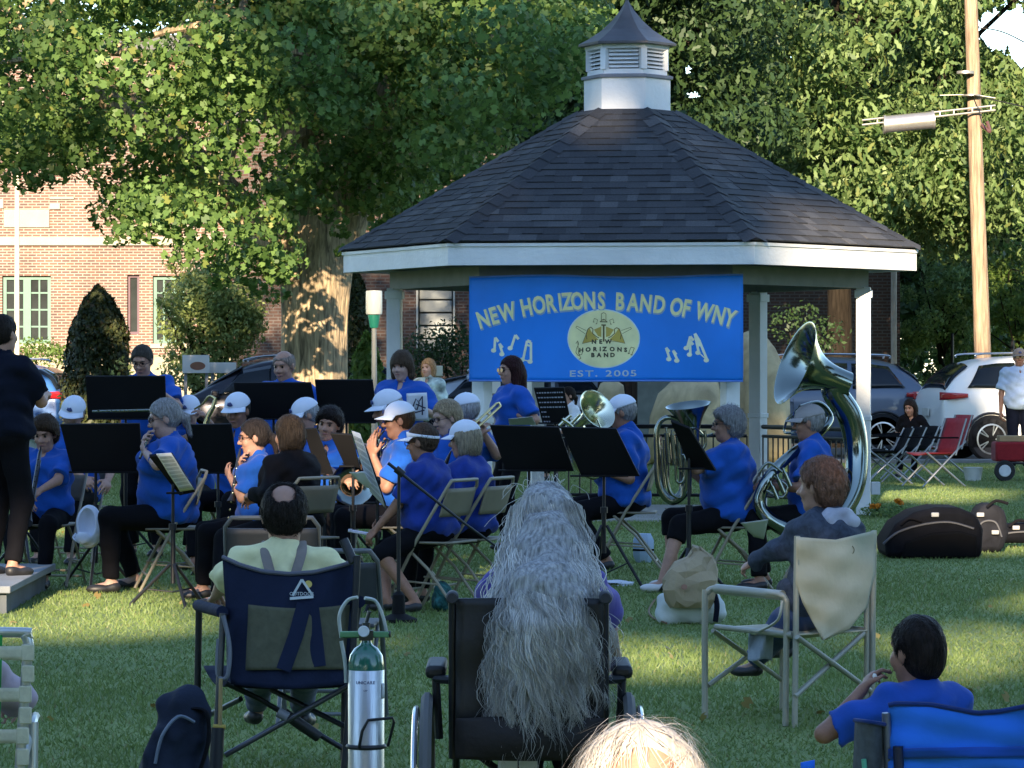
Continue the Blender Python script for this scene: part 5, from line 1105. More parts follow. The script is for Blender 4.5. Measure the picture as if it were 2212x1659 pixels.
pp('P4','grey ponytailed woman in glasses playing a small flute, facing left',358,861,325,100,{1:(313,967,-.02),-1:(316,980,-.20)},hpitch=14,hair=('ponytail',GREY),female=True,glasses='clear',bulk=1.38,skin='pale',group=G,belly=.03,fwd={-1:(240,24.4),1:(290,24.9)},elbow={-1:(.1,-1.6,-.5),1:(0,.5,-1)},palms={-1:(.6,.4,.4),1:(.6,-.4,.4)},h=.008)
pp('P11','seated man in white cap with a chinstrap of grey hair, facing left',662,858,292,112,{1:(640,1000,-.1),-1:(640,990,-.3)},hpitch=20,cap_=CAP,hair=('short',LG),bulk=1.1,group=G)
pp('P12','dark curly haired woman playing french horn, facing the camera',708,880,312,165,{1:(745,1035,-.30),-1:(790,1020,-.25)},hpitch=6,htilt=-8,hair=('curly',DK),female=True,bulk=1.15,group=G,skin='fair')
pp('P9','dark haired woman in glasses playing clarinet, facing left, hair tied back',550,905,335,98,{1:(521,1010,-.03),-1:(497,1030,-.02)},hpitch=8,hair=('ponytail',(.05,.04,.038)),female=True,glasses='clear',bulk=1.15,group=G,skin='fair',elbow={-1:(.0,-.5,-1),1:(0,.5,-1)},palms={-1:(.8,.3,.1),1:(.8,-.3,.1)},h=.008)
pp('P10','woman with streaked brown bob and black cardigan seen from behind',624,897,345,52,{1:(560,1080,.2),-1:(545,1070,-.1)},hpitch=6,hair=('bob',(.06,.045,.035)),female=True,shirt=BLACK,sleeve='long',bulk=1.45,group='band members in dark tops',collar=False,fwd={-1:(470,22.9),1:(520,23.2)})
pp('P13','small seated man in white cap, partly hidden by the trumpeter',840,841,298,112,{1:(815,990,-.1),-1:(815,980,-.3)},hpitch=16,cap_=CAP,hair=('short',GREY),bulk=1.05,group=G)
pp('P14','trumpeter in white cap and sunglasses facing left with one hand raised',862,868,322,98,{-1:(806,985,-.12),1:(812,975,.06)},hpitch=6,cap_=CAP,glasses='sun',hair=('short',BRN),bulk=1.15,group=G,elbow={-1:(.2,-.3,-1),1:(0,.5,-1)},palms={-1:(.6,.8,0),1:(.5,-.8,0)},skin='tan',handh={-1:(-.15,0,1),1:(-.1,0,1)},curl=.5,h=.007)
pp('P20','short-haired blonde woman in glasses seated behind the visor wearer',967,863,302,118,{1:(950,1020,-.1),-1:(960,1010,-.3)},hpitch=16,hair=('pixie',BLD),female=True,glasses='clear',bulk=1.2,group=G,skin='pale')
pp('P21','trombonist in white cap turned away, left of the sunglasses woman',1006,850,286,62,{1:(1040,930,-.2),-1:(1035,940,-.25)},hpitch=4,cap_=CAP,hair=('short',LG),bulk=1.15,group=G)
pp('P15','man in white visor and blue polo seated with back to camera, holding a stick',912,913,352,66,{-1:(806,1152,-.12),1:(800,1148,.12)},hpitch=8,cap_=('visor',CAPW),hair=('short',(.13,.085,.06)),shirt=NAVYB,bulk=1.42,skin='tan',group=G,legs='shorts',fwd={-1:(895,22.4),1:(835,22.5)},elbow={-1:(.2,-.3,-1),1:(.1,.5,-1)},belly=.03,h=.008,lean=4,glasses='clear')
pp('P16','blonde woman in white cap seen from behind, playing clarinet beside the visor wearer',1004,908,346,68,{-1:(955,1040,-.10),1:(950,1030,.12)},hpitch=8,cap_=CAP,hair=('bob',(.34,.28,.19)),female=True,shirt=NAVYB,bulk=1.5,group=G,belly=.02)
pp('P22','man in white cap with brass baritone, facing left, left of the euphonium player',1345,853,292,86,{-1:(1290,1012,-.22),1:(1285,1000,.1)},hpitch=12,cap_=CAP,hair=('short',GREY),bulk=1.32,group=G,skin='tan',belly=.05,elbow={-1:(.5,-.3,-1),1:(.3,.5,-1)},fwd={-1:(1310,27.2),1:(1290,27.5)})
pp('P23','grey curly haired woman in glasses playing silver euphonium, bare shins',1572,880,322,92,{-1:(1436,985,-.16),1:(1492,1020,.08)},hpitch=2,hair=('curly',(.26,.26,.27)),female=True,glasses='clear',bulk=1.42,group=G,legs='capri',shoe=SHOEW,elbow={-1:(.3,-.2,-1),1:(.3,.4,-1)},palms={-1:(.9,.2,0),1:(.7,-.5,0)},fwd={-1:(1432,24.5),1:(1452,24.9)},h=.008,skin='fair',belly=.03,handh={-1:(-.6,0,.8),1:(-.7,0,.5)})
pp('P24','sousaphone player in grey brimmed cap and glasses at right of the band',1748,874,322,84,{-1:(1662,1050,-.2),1:(1668,1040,.12)},hpitch=6,cap_=('cap',cloth('cap_grey',(.30,.28,.28),vs=4)),hair=('short',GREY),glasses='clear',bulk=1.25,group=G,skin='tan',fwd={-1:(1640,24.6),1:(1650,25)})
pp('P1','conductor in dark clothes standing on the platform at the left edge',7,680,340,-35,{1:(97,852,.25),-1:(-60,960,.3)},pose='stand',base=.16,hair=('short',(.04,.03,.025)),shirt=DNAVY,pants=BLACK,bulk=1.3,skin='fair',group=None,collar=False,elbow={1:(.4,-.2,-1)})
for k_,l in [('P4','folding chair under the grey ponytailed flautist'),('P2','folding chair under the curly haired clarinettist at left'),('P9','folding chair under the clarinettist with tied dark hair'),('P10','folding chair under the woman in the black cardigan'),('P12','folding chair under the french horn player'),
             ('P14','folding chair under the trumpeter in sunglasses'),('P15','folding chair with bare metal legs under the visor wearer'),('P16','folding chair under the blonde woman in the white cap'),('P22','folding chair under the baritone player'),('P23','folding chair under the euphonium player'),('P24','folding chair under the sousaphone player'),
             ('P3','folding chair under the flautist in the tilted cap'),('P7','folding chair under the man in the upright white cap')]: chair_for(k_,l)
# --- far background people ---
pp('P18','blonde woman in white patterned shirt standing beyond the gazebo',925,775,172,150,None,pose='stand',hair=('bob',(.40,.25,.12)),female=True,shirt=bpy.data.materials.get('x') or mat('cloth_pattern',(.45,.52,.48),.8,var=.75,vs=9),bulk=1.05,sleeve='long',collar=False,skin='pale',h=.012)
pp('P31','man in pale blue tee and cap standing beside the white car',2202,753,151,178,None,pose='stand',cap_=('cap',cloth('cap_stone',(.16,.14,.13),vs=4)),hair=('short',GREY),shirt=TEE,pants=DNAVY,bulk=1.2,skin='tan',collar=False,glasses='sun',h=.011)
pp('P32','person in dark clothes seated beyond the red folding chairs',1964,862,158,150,None,hair=('long',DK),shirt=BLACK,female=True,bulk=1.1,skin='fair',h=.012,lean=28,hpitch=15,collar=False)
pp('P33','dark haired person in white seated far behind the lettered music stand',1226,836,162,120,None,hair=('ponytail',DK),shirt=WHITEC,bulk=1.0,female=True,skin='fair',h=.012,collar=False)

# --- music stands ---
stand('rear leftmost black music stand before the bespectacled standing musician',[(185,812),(357,812),(360,905),(190,905)],28.8,270)
stand('large black music stand at left front with a white cap hung on its pole',[(130,916),(302,914),(310,1021),(156,1019)],25.0,205,rot=.5)
stand('black music stand before the bald standing musician',[(505,826),(672,826),(688,905),(512,905)],27.8,590)
stand('black music stand with folder before the left gazebo post',[(680,820),(805,820),(817,912),(690,914)],28.0,748)
stand('black music stand right of the grey ponytailed woman',[(398,917),(500,915),(515,1022),(424,1021)],26.3,470)
t_,n_=stand('music stand turned sideways with a white score, front left',[(322,984),(372,980),(422,1060),(388,1068)],23.0,372,rot=.9,hub=.26,tilt=.25)
sheet('white printed score on the sideways music stand, front left',[(338,980),(370,978),(420,1057),(390,1062)],22.9,.25,-.03)
stand('black music stand at the far left beside the conductor',[(30,944),(115,951),(118,1041),(20,1040)],26.6,52,rot=.8)
sheet('crumpled white page drooping over the far left music stand',[(44,944),(82,952),(95,957),(70,977)],26.4,.08,-.03,False)
stand('narrow slanted black music stand left of the french horn',[(655,926),(684,924),(720,1023),(686,1024)],24.6,700,legs=False)
stand('slanted black music stand overlapping the french horn player',[(713,935),(760,938),(778,1010),(745,1004)],24.1,762,hub=.25)
stand('black music stand in front centre, left of its twin',[(1058,918),(1207,922),(1240,1017),(1093,1016)],25.3,1143,rot=.6)
stand('black music stand in front centre with a tripod showing below',[(1210,922),(1331,925),(1382,1028),(1256,1028)],25.0,1305,rot=-.35,hub=.42)
stand('slanted black music stand before the euphonium player',[(1449,908),(1490,924),(1547,1016),(1490,1008)],24.2,1489,rot=.2,tilt=.18)
stand('black stand board with grey printed lines beside the sunglasses woman',[(1153,838),(1218,836),(1234,914),(1172,914)],29.2,1200,textlines=7)
sheet('white pages lying on top of the left centre music stand',[(1098,905),(1150,900),(1158,918),(1100,918)],25.5,.2,.05,False)
# wire stand with loose scores before the trumpeter, and its long boom
def wire_stand():
    D=21.6; bx=X(861,D); t=thing('microphone_stand','black stand pole with a long diagonal boom at front centre','stand',(bx,D,0)); b=MB(); b.tube([(bx,D,.03),at(861,1140,D),at(862,1020,D)],[.012,.011,.009],10); b.build('pole',STEELB,t)
    b=MB(); b.lathe([(.11,.0),(.11,.02),(.04,.05),(.035,.16),(.015,.18)],20,(bx,D,0)); b.build('base',STANDB,t)
    b=MB(); b.tube([at(838,1000,D-.05),at(1000,1128,D-.05),at(1082,1188,D+.1)],[.010,.008,.006],8); b.tube([at(855,1012,D-.07),at(872,1026,D-.07)],.022,10); b.build('boom',STEELB,t)
wire_stand()
stand('thin wire music stand holding loose white scores',[(768,965),(790,962),(834,1090),(812,1082)],22.6,815,legs=True,hub=.2,tilt=.2)
sheet('loose white scores stacked upright before the trumpeter',[(760,930),(778,936),(834,1098),(800,1062)],22.5,.2,-.03)
sheet('white open booklet tucked beside the loose scores',[(755,1020),(786,1018),(812,1058),(790,1052)],22.55,.12,-.05,False)
t_=sheet('grey-white music page with bold black scrawl held by the woman in the fringe',[(878,850),(922,848),(926,908),(880,910)],28.9,.05,0,False)
g=MB(); f=lambda u,v:at(878+46*u,850+58*v,28.85)
for pl in ([(.3,.5),(.45,.2),(.6,.35),(.5,.6),(.3,.55)],[(.6,.3),(.75,.1),(.75,.8)],[(.45,.4),(.9,.55)],[(.25,.75),(.85,.62)]): g.tube([f(*q) for q in pl],.006,5)
g.build('drawn_marks',mat('ink_black',(.02,.02,.05),.7),t_)
# --- instruments ---
r=PE['P2']; clarinet('clarinet held low by the curly haired woman at left',W(r,r['mouth']),at(60,1130,24.5))
r=PE['P9']; clarinet('clarinet of the woman with tied dark hair and glasses',W(r,r['mouth']),at(500,1085,23.75))
r=PE['P16']; clarinet('clarinet of the blonde woman in the white cap',W(r,r['mouth']),at(940,1060,23.2))
def flute(label,a,b,m=SILVER,r=.0095):
    t=inst('flute',label,'flute',a,'flutes'); q=MB(); a,b=Vector(a),Vector(b); q.tube([a,a.lerp(b,.3),b],r,12); q.build('tube',m,t); k=MB(); d=(b-a).normalized(); L=(b-a).length
    for i in range(8): k.lathe([(0,.003),(.008,.002),(.008,-.004)],8,a+d*(.25*L+.07*L*i)+Vector((0,-r,.0)),(0,-1,0))
    k.lathe([(.004,0),(.011,.003),(.010,-.004)],8,a+d*.1*L+Vector((0,-.004,r)),(0,0,1)); k.build('keys',m,t)
r=PE['P4']; flute('short silver flute at the lips of the grey ponytailed woman',W(r,r['mouth'])+Vector((-.005,0,.0)),at(302,990,24.42))
flute('silver flute lying level above the large left music stand',at(200,889,27.5),at(330,886,27.3))
flute('white plastic recorder in the hands of the visor wearer',at(752,1146,22.7),at(806,1155,22.7),mat('recorder_white',(.62,.60,.75),.35))
def brass(name,label,cat,bellc,belln,br,path,rad,m,tubes=(),valves=(),th=.03,depth=.25,extra=None,mouth=None):
    t=inst(name,label,cat,bellc); b=MB(); e=bell(b,bellc,belln,br,th,depth); b.build('bell',m,t)
    b=MB(); pts=[e+Vector(belln).normalized()*.01]+[Vector(p) for p in path]; cp=catmull(pts,8); b.tube(cp,lerpr([th]+list(rad),len(cp)),14); b.build('main_tube',m,t)
    if tubes:
        b=MB()
        for tb,rr in tubes: b.tube(catmull(tb,6),rr,10)
        b.build('tubing',m,t)
    if valves:
        b=MB()
        for a,c,rr in valves: b.tube([a,c],rr,12); d=(Vector(a)-Vector(c)).normalized(); b.tube([Vector(a),Vector(a)+d*.03],rr*.35,8); b.lathe([(0,.0),(rr*.7,.0),(rr*.7,.006),(0,.007)],10,Vector(a)+d*.03,d)
        b.build('valves',m,t)
    if mouth: b=MB(); b.lathe([(.006,0),(.008,.03),(.016,.055),(.012,.057)],12,mouth[0],mouth[1]); b.build('mouthpiece',m,t)
    return t
A=at
d=25.6; brass('french_horn','round french horn with bell towards the camera, front centre left','french horn',A(762,1046,d-.35),(.15,-.85,.1),.145,[A(740,1015,d-.1),A(715,1040,d-.12),A(735,1085,d-.12),A(785,1080,d-.1),A(800,1030,d-.1),A(760,1000,d-.08),A(725,985,d-.0)],[.022,.018,.015,.012,.010,.008,.006],SILVER,
      [([A(735,1050,d-.15),A(750,1070,d-.2),A(770,1060,d-.2),A(760,1035,d-.15)],.009),([A(725,1020,d-.15),A(745,1060,d-.2),A(775,1085,d-.15)],.009)],[(A(745,1010,d-.2),A(752,1035,d-.2),.016)],depth=.2,th=.02)
d=25.0; r=PE['P14']; mo=W(r,r['mouth']); brass('trumpet','silver trumpet of the man in sunglasses','trumpet',A(772,1000,d-.1),(-.86,-.1,-.55),.062,[A(800,975,d-.1),A(825,955,d-.1),A(838,950,d-.08),A(830,966,d-.08),A(800,985,d-.08),A(795,972,d-.06)]+[mo.lerp(A(795,972,d),.5),mo],[.009,.008,.007,.007,.007,.006,.006,.006,.006],SILVER,(),[(A(800+i*8,955-i*3,d-.1),A(808+i*8,990-i*3,d-.1),.012) for i in range(3)],depth=.10,th=.010)
d=27.8; t_=thing('trombone','brass trombone slide rising beside the gazebo post, left of the sunglasses woman','trombone',A(1050,895,d)); b=MB()
for dx in (0,9): b.tube([A(1022+dx,918+dx*.6,d-.2),A(1072+dx,872+dx*.6,d+.1)],.009,10)
b.tube([A(1072,872,d+.1),A(1078,870,d+.1),A(1081,877,d+.1)],.009,8); b.tube([A(1050,892,d),A(1059,898,d)],.006,6); b.build('slide',BRASS,t_); b=MB(); b.tube([A(1022,918,d-.2),A(1000,936,d-.25),A(985,940,d-.1)],.008,8); b.build('main_tube',BRASS,t_)
d=29.2; t_=thing('saxophone','gold saxophone neck and bell beside the cap above the central left stand','saxophone',A(455,885,d-.3)); b=MB(); b.tube(catmull([A(466,862,d-.35),A(460,880,d-.35),A(448,905,d-.35),A(440,960,d-.35),A(455,985,d-.35),A(470,960,d-.4),A(474,940,d-.42)],8),lerpr([.014,.018,.022,.03,.035,.045,.06],49),12,caps=False); b.build('body_tube',BRASS,t_); b=MB(); b.tube(catmull([A(466,862,d-.35),A(452,856,d-.33),A(438,872,d-.3),A(420,884,d-.25)],6),[.012,.010,.008,.007],10); b.build('neck',BRASS,t_)
d=27.4; brass('baritone','brass baritone horn with open bell beside the man in the white cap','baritone horn',A(1290,884,d-.35),(.55,-.62,.45),.155,[A(1256,930,d-.1),A(1240,960,d-.15),A(1250,1010,d-.15),A(1290,1030,d-.15),A(1310,980,d-.12),A(1300,940,d-.1),W(PE['P22'],PE['P22']['mouth'])],[.035,.03,.025,.02,.015,.010,.007],mat('silver_brass',(.66,.66,.50),.2,metal=1),
      [([A(1262,935,d-.35),A(1245,952,d-.35),A(1232,930,d-.35),A(1225,915,d-.35)],.010),([A(1215,905,d-.4),A(1240,925,d-.4),A(1258,960,d-.4),A(1262,985,d-.4)],.012),([A(1290,905,d-.5),A(1300,930,d-.5)],.008),([A(1222,925,d-.3),A(1238,910,d-.3),A(1252,895,d-.3)],.014),([A(1208,920,d-.3),A(1224,905,d-.3),A(1234,897,d-.3)],.012)],[(A(1225+i*12,915,d-.2),A(1232+i*12,960,d-.2),.014) for i in range(3)],depth=.26,th=.035)
d=24.6; r=PE['P23']; mo=W(r,r['mouth']); brass('euphonium','silver euphonium with wide upright bell held by the grey curly haired woman','euphonium',A(1487,876,d+.05),(-.12,-.16,.98),.15,[A(1483,955,d),A(1482,1010,d),A(1478,1060,d),A(1450,1082,d),A(1425,1050,d),A(1420,985,d),A(1420,925,d),A(1440,902,d),A(1470,910,d+.05)],[.042,.040,.036,.030,.026,.022,.018,.017,.016],SILVER,
      [([A(1435,950,d-.10),A(1438,1010,d-.10),A(1448,1062,d-.10),A(1470,1075,d-.10),A(1476,1050,d-.1)],.010),([A(1430,970,d-.08),A(1432,1020,d-.08),A(1436,1055,d-.08)],.011),([A(1460,1000,d-.12),A(1462,1040,d-.12),A(1478,1035,d-.12),A(1478,985,d-.12),A(1462,990,d-.12)],.009),([A(1445,945,d-.1),A(1470,985,d-.1),A(1472,1020,d-.1)],.012),([A(1455,930,d-.05),A(1500,925,d-.02),mo+Vector((-.06,0,-.01)),mo],.008),([A(1500,925,d),A(1502,960,d),A(1512,972,d),A(1524,960,d),A(1522,930,d)],.010)],
      [(A(1440+i*12,935+i*4,d-.12),A(1446+i*12,1000+i*4,d-.12),.017) for i in range(3)],depth=.36,th=.045)
d=25.0; r=PE['P24']; mo=W(r,r['mouth']); brass('sousaphone','big silver sousaphone wrapped round its player at right, bell facing left','sousaphone',A(1718,784,d-.05),(-.90,-.24,.36),.295,
      [A(1800,842,d+.05),A(1836,900,d+.1),A(1850,980,d+.1),A(1842,1060,d+.0),A(1800,1125,d-.15),A(1730,1150,d-.35),A(1665,1125,d-.42),A(1640,1085,d-.42),A(1662,1030,d-.40),A(1706,985,d-.3),A(1765,940,d+.0),A(1793,905,d+.2),A(1770,872,d+.15),A(1728,880,d+.0)],[.085,.085,.080,.072,.064,.056,.050,.045,.040,.036,.030,.025,.020,.016],SILVER,
      [([A(1728,880,d),A(1702,905,d-.05),A(1694,930,d-.03),mo+Vector((-.05,0,.0)),mo],.009),([A(1655,1060,d-.5),A(1690,1075,d-.5),A(1700,1050,d-.5),A(1672,1030,d-.48)],.011),([A(1640,1020,d-.45),A(1660,1000,d-.45),A(1690,1020,d-.45)],.010)],
      [(A(1668+i*14,1050-i*14,d-.50),A(1680+i*14,1078-i*14,d-.50),.017) for i in range(3)],depth=.40,th=.085)
# euphonium player's open score and cap hung on a stand
sheet('white page on the lap of the sousaphone player',[(1600,1130),(1660,1122),(1650,1165),(1628,1160)],24.4,.2,0,False)
def hung_cap(label,c,rx,rz,name='hanging_hat'):
    t=thing(name,label,'hat',c); c=Vector(c); V_=[('u',ell(c,(rx,.07,rz)),.01),('s',ell(c+Vector((-.012,-.045,.02)),(rx*.66,.085,rz*.70)),.008),('u',ell(c+Vector((-.035,-.05,-.075)),(.055,.022,.04)),.012)]
    sdfobj('dome',V_,.006,CAPW,t,wrinkle(.002,1,3)); b=MB(); b.tube(catmull([c+Vector((-rx*.95,-.02,-.05)),c+Vector((-rx*1.15,-.04,-.08)),c+Vector((-rx*.5,-.05,-.115))],6),.006,6,flat=2); b.build('strap',CAPW,t)
hung_cap('white cap hung open on the pole of the large left music stand',at(193,1137,24.85),.088,.145)
# ================= foreground audience =================
# --- woman in the beige director's chair ---
A=at
pp('P25','woman with auburn hair and quilted grey hooded jacket in the beige armchair',1768,990,508,52,{-1:(1588,1240,.15),1:(1590,1215,.55)},hpitch=4,legw=1.3,strand_n=6000,hair=('pixie',(.26,.12,.07)),female=True,shirt=GREYJ,pants=JEANS,sleeve='long',bulk=1.68,skin='fair',collar=False,fwd={-1:(1562,16.25),1:(1590,16.65)},seat=.46,h=.007,lean=6,belly=.02,hyaw=8)
r=PE['P25']; hd_=r['H']; N_=r['N']; k=r['k']
sdfobj('hood',[('u',cap(N_+Vector((-.10*k,-.05,-.02)),N_+Vector((.12*k,-.05,-.02)),.062*k),.03),('u',ell(N_+Vector((.02,-.12,-.06))*k,(.145*k,.06*k,.085*k)),.04),('u',cap(N_+Vector((-.11,.03,-.03))*k,N_+Vector((.12,.03,-.03))*k,.045*k),.03)],.007,cloth('hood_lining',(.40,.40,.46),var=.25,vs=10),r['t'],wrinkle(.008,1.5,5))
sdfobj('jacket_skirt',[('u',ell(r['P']+Vector((0,.02,-.0))*k,(.27*k,.24*k,.16*k)),.03),('u',ell(r['P']+Vector((-.06,.16,.02))*k,(.20*k,.16*k,.11*k)),.06)],.008,GREYJ,r['t'],wrinkle(.008,1.3,2))
def director_chair():
    m=mat('chair_frame_taupe',(.36,.35,.29),.4,metal=.3,var=.06); can=cloth('beige_canvas',(.50,.46,.34),vs=3,var=.10,bump=.7,bs=5)
    t=thing('armchair','beige folding armchair with canvas back and tubular frame','chair',A(1700,798,15.6)*1-Vector((0,0,CH))); RL,FL,RR,FR=15.25,15.65,15.6,15.95
    def T(name,pts,r=.0125,mm=m,n=10,cm=0): MB().tube(catmull(pts,5) if cm else pts,r,n).build(name,mm,t)
    T('rear_leg',[A(1722,1158,RL),A(1720,1300,RL),A(1717,1575,RL-.01)]); T('rear_leg',[A(1888,1146,RR),A(1886,1300,RR),A(1884,1552,RR)])
    T('front_leg',[A(1523,1552,FL),A(1523,1300,FL),A(1528,1280,FL),A(1548,1271,FL-.02),A(1620,1277,FL-.18),A(1680,1284,RL+.05),A(1696,1295,RL+.03),A(1699,1330,RL+.03),A(1697,1568,RL+.03)],.0135,cm=1)
    T('front_leg',[A(1690,1535,FR),A(1692,1300,FR),A(1700,1268,FR),A(1780,1262,FR-.1),A(1860,1270,RR),A(1872,1290,RR),A(1872,1545,RR)],.0125,cm=1)
    b=MB(); b.tube([A(1548,1272,FL-.02),A(1690,1286,RL+.05)],.021,12); b.tube([A(1705,1262,FR-.02),A(1860,1272,RR+.02)],.021,12); b.build('armrest',m,t)
    T('seat_rail',[A(1546,1354,FL),A(1712,1372,RL)],.012); T('seat_rail',[A(1700,1345,FR),A(1880,1362,RR)],.012)
    T('cross_leg',[A(1530,1481,FL),A(1700,1355,FR)],.0105); T('cross_leg',[A(1540,1362,FL),A(1690,1470,FR)],.0105); T('cross_leg',[A(1717,1505,RL-.02),A(1866,1368,RR-.02)],.0115); T('cross_leg',[A(1722,1376,RL-.03),A(1880,1492,RR-.03)],.0115)
    # back canvas
    b=MB()
    def bk(u,v):
        xl=np.interp(v,[0,.45,.65,.85,1],[1720,1719,1735,1758,1776]); xr=np.interp(v,[0,.4,.7,.9,1],[1892,1889,1872,1835,1782]); yt=np.interp(u,[0,.5,1],[1160,1166,1146]); yb=1382
        x=xl+(xr-xl)*u; y=yt+(yb-yt)*v; D=RL-.02+(RR-RL)*((x-1720)/170)-.05*math.sin(PI*u)*(1-.3*v)-.006*math.sin(u*9+v*14)-.006*math.sin(v*22-u*5); return A(x,y,D)
    b.grid(bk,26,30); b.build('back_canvas',can,t,solid=.004)
    b=MB(); 
    for (x,y) in ((1835,1188),): wheelish(b,A(x,y,15.44),.02,(0.2,1,0),.0022,20)
    b.build('stitched_tag',mat('stitch_brown',(.24,.22,.15),.7),t)
    b=MB(); b.grid(lambda u,v:A(1546+168*u,1356+16*u,FL+(RL-FL)*u).lerp(A(1700+180*u,1347+15*u,FR+(RR-FR)*u),v)+Vector((0,0,-.035*math.sin(PI*v)*math.sin(PI*u))),10,10); b.build('seat_canvas',can,t,solid=.006)
    T('strap',[A(1690,1298,RL),A(1680,1340,RL+.0),A(1640,1364,15.4)],.006,cm=1)
    return t
director_chair()
t=thing('paper_napkin','pale blue-white cloth hanging under the beige armchair seat','cloth',A(1645,1400,15.45)); MB().grid(lambda u,v:A(1618+53*u-3*v,1368+58*v+3*math.sin(u*7),15.45+.03*math.sin(u*6+v*2)),10,10).build('cloth',cloth('napkin',(.26,.30,.34),vs=20,var=.12),t,solid=.003)
MB().tube([A(1897,1175,15.9),A(1905,1200,15.9),A(1898,1230,15.9)],.02,10).build('x',None) if 0 else None
# --- man in the camp chair ---
pp('P26','balding man in pale yellow shirt and suspenders seated with back to camera',614,1043,600,2,{-1:(458,1296,.42),1:(768,1300,.42)},hpitch=10,strand_n=5000,hair=('spot',(.045,.035,.03)),shirt=YEL,pants=JEANS,bulk=1.42,skin='fair',seat=.36,h=.006,fwd={-1:(545,14.35),1:(650,14.3)},elbow={-1:(-1,-.45,-.6),1:(1,-.3,-.8)},collar=True,lean=-3)
r=PE['P26']; N_=r['N']; kk=r['k']; sm=cloth('suspender_taupe',(.20,.17,.15))
for s in (-1,1):
    b=MB(); x0=.075*s
    b.tube(catmull([N_+Vector((x0*1.05,.0,.045))*kk,N_+Vector((x0*1.1,-.105,.0))*kk,N_+Vector((x0*.8,-.185,-.08))*kk,N_+Vector((x0*.35,-.225,-.19))*kk,N_+Vector((x0*.1,-.235,-.30))*kk],6),.019,8,flat=.25,up=(0,-1,0)); b.build('suspender',sm,r['t'])
def camp_chair():
    t=thing('camp_chair','navy and olive camp chair with a small mountain logo','camp chair',A(620,798,13.3)-Vector((0,0,CH)))
    nav=cloth('navy_canvas',(.010,.016,.042),vs=5,bump=.5,bs=8); olive=cloth('olive_mesh',(.095,.095,.062),vs=30,var=.15); D0=12.95
    met=mat('camp_tube',(.10,.105,.12),.35,metal=.7); blk=mat('camp_black',(.015,.016,.02),.5)
    def top(x): return np.interp(x,[478,520,570,625,680,740,770],[1203,1222,1236,1241,1237,1222,1212])
    def dep(x,y): return D0-.09*math.sin(PI*min(max((x-478)/292,0),1))+(y-1480)*-.0003-.004*math.sin(x*.09+y*.05)
    def panel(name,x0,x1,yt,yb,mm,off=0,n=16):
        b=MB(); b.grid(lambda u,v:(lambda x,y:A(x,y,dep(x,y)-off))(x0(v)+(x1(v)-x0(v))*u,yt(u,v)+(yb(u,v)-yt(u,v))*v),n,n); return b.build(name,mm,t,solid=.006)
    xl=lambda v:480+6*v; xr=lambda v:770-16*v
    panel('back_fabric',lambda v:481+18*v,lambda v:769-20*v,lambda u,v:top(481+288*u),lambda u,v:1478+10*math.sin(PI*u),nav,0,24)
    panel('olive_panel',lambda v:537-6*v,lambda v:755-12*v,lambda u,v:1306+8*math.sin(PI*u),lambda u,v:1448-2*u,olive,.012,16)
    b=MB(); 
    for pts in ([(657,1305),(640,1370),(612,1448)],[(672,1305),(680,1370),(688,1440)]): b.tube([A(x,y,dep(x,y)-.018) for x,y in pts],.026,8,flat=.15,up=(0,1,0))
    b.build('back_strap',nav,t)
    b=MB(); b.tube([A(x,top(x)-1,dep(x,1240)-.004) for x in range(481,770,12)],.008,8); b.build('edge_piping',mat('piping_grey',(.10,.10,.13),.7),t)
    lg=MB(); q=lambda x,y:A(x,y,dep(x,y)-.012)
    for a,c in (((632,1287),(652,1252)),((652,1252),(675,1286))):
        a_,c_=Vector(a),Vector(c); dd=(c_-a_).normalized(); n_=Vector((-dd.y,dd.x))*2.6; lg.add([q(*(a_+n_)),q(*(c_+n_)),q(*(c_-n_)),q(*(a_-n_))],[(0,1,2,3)])
    lg.add([q(626,1290),q(677,1286),q(677,1292),q(626,1296)],[(0,1,2,3)])
    write(lg,'OUTDOOR',.017,lambda x,z:q(652+x*600,1288)+Vector((0,-.002,z+.003)),.008); lg.build('logo_mark',mat('logo_white',(.55,.60,.62),.6),t,smooth=False)
    lg=MB(); lg.add([q(666+8*math.cos(2*PI*i/16),1262+8*math.sin(2*PI*i/16)) for i in range(16)],[tuple(range(16))]); lg.build('logo_sun',mat('logo_yellow',(.62,.48,.12),.6),t,smooth=False)
    def T(name,p,r=.011,mm=met): MB().tube(p,r,10).build(name,mm,t)
    T('rear_leg',[A(482,1325,D0-.03),A(474,1470,D0-.03),A(462,1690,D0-.05)],.012); T('rear_leg',[A(772,1200,D0-.02),A(760,1470,D0-.02),A(740,1690,D0-.03)],.012,blk)
    T('arm_post',[A(742,1166,D0+.02),A(764,1215,D0)],.017,blk); T('front_leg',[A(430,1305,13.35),A(425,1560,13.4),A(422,1660,13.4)],.0125,blk); T('front_leg',[A(776,1300,13.45),A(745,1480,13.45),A(742,1640,13.45)],.0125,blk)
    T('armrest',[A(428,1308,13.35),A(480,1322,D0)],.022,nav); T('armrest',[A(776,1300,13.45),A(776,1300,D0)],.022,nav)
    T('cross_tube',[A(486,1475,D0-.02),A(560,1510,D0+.1),A(752,1624,D0+.2)],.010,mat('camp_dark_tube',(.03,.032,.04),.4,metal=.6)); T('cross_tube',[A(752,1482,D0),A(486,1632,D0-.02)],.010); T('cross_tube',[A(586,1490,13.3),A(748,1571,D0+.1)],.010,blk); T('cross_tube',[A(424,1558,13.35),A(520,1510,D0+.15)],.010)
    T('sleeve',[A(612,1540,D0+.05),A(688,1592,D0+.1)],.020,blk); T('hub',[A(600,1538,D0-.01),A(622,1550,D0-.01)],.018,mat('hub_grey',(.2,.21,.23),.5))
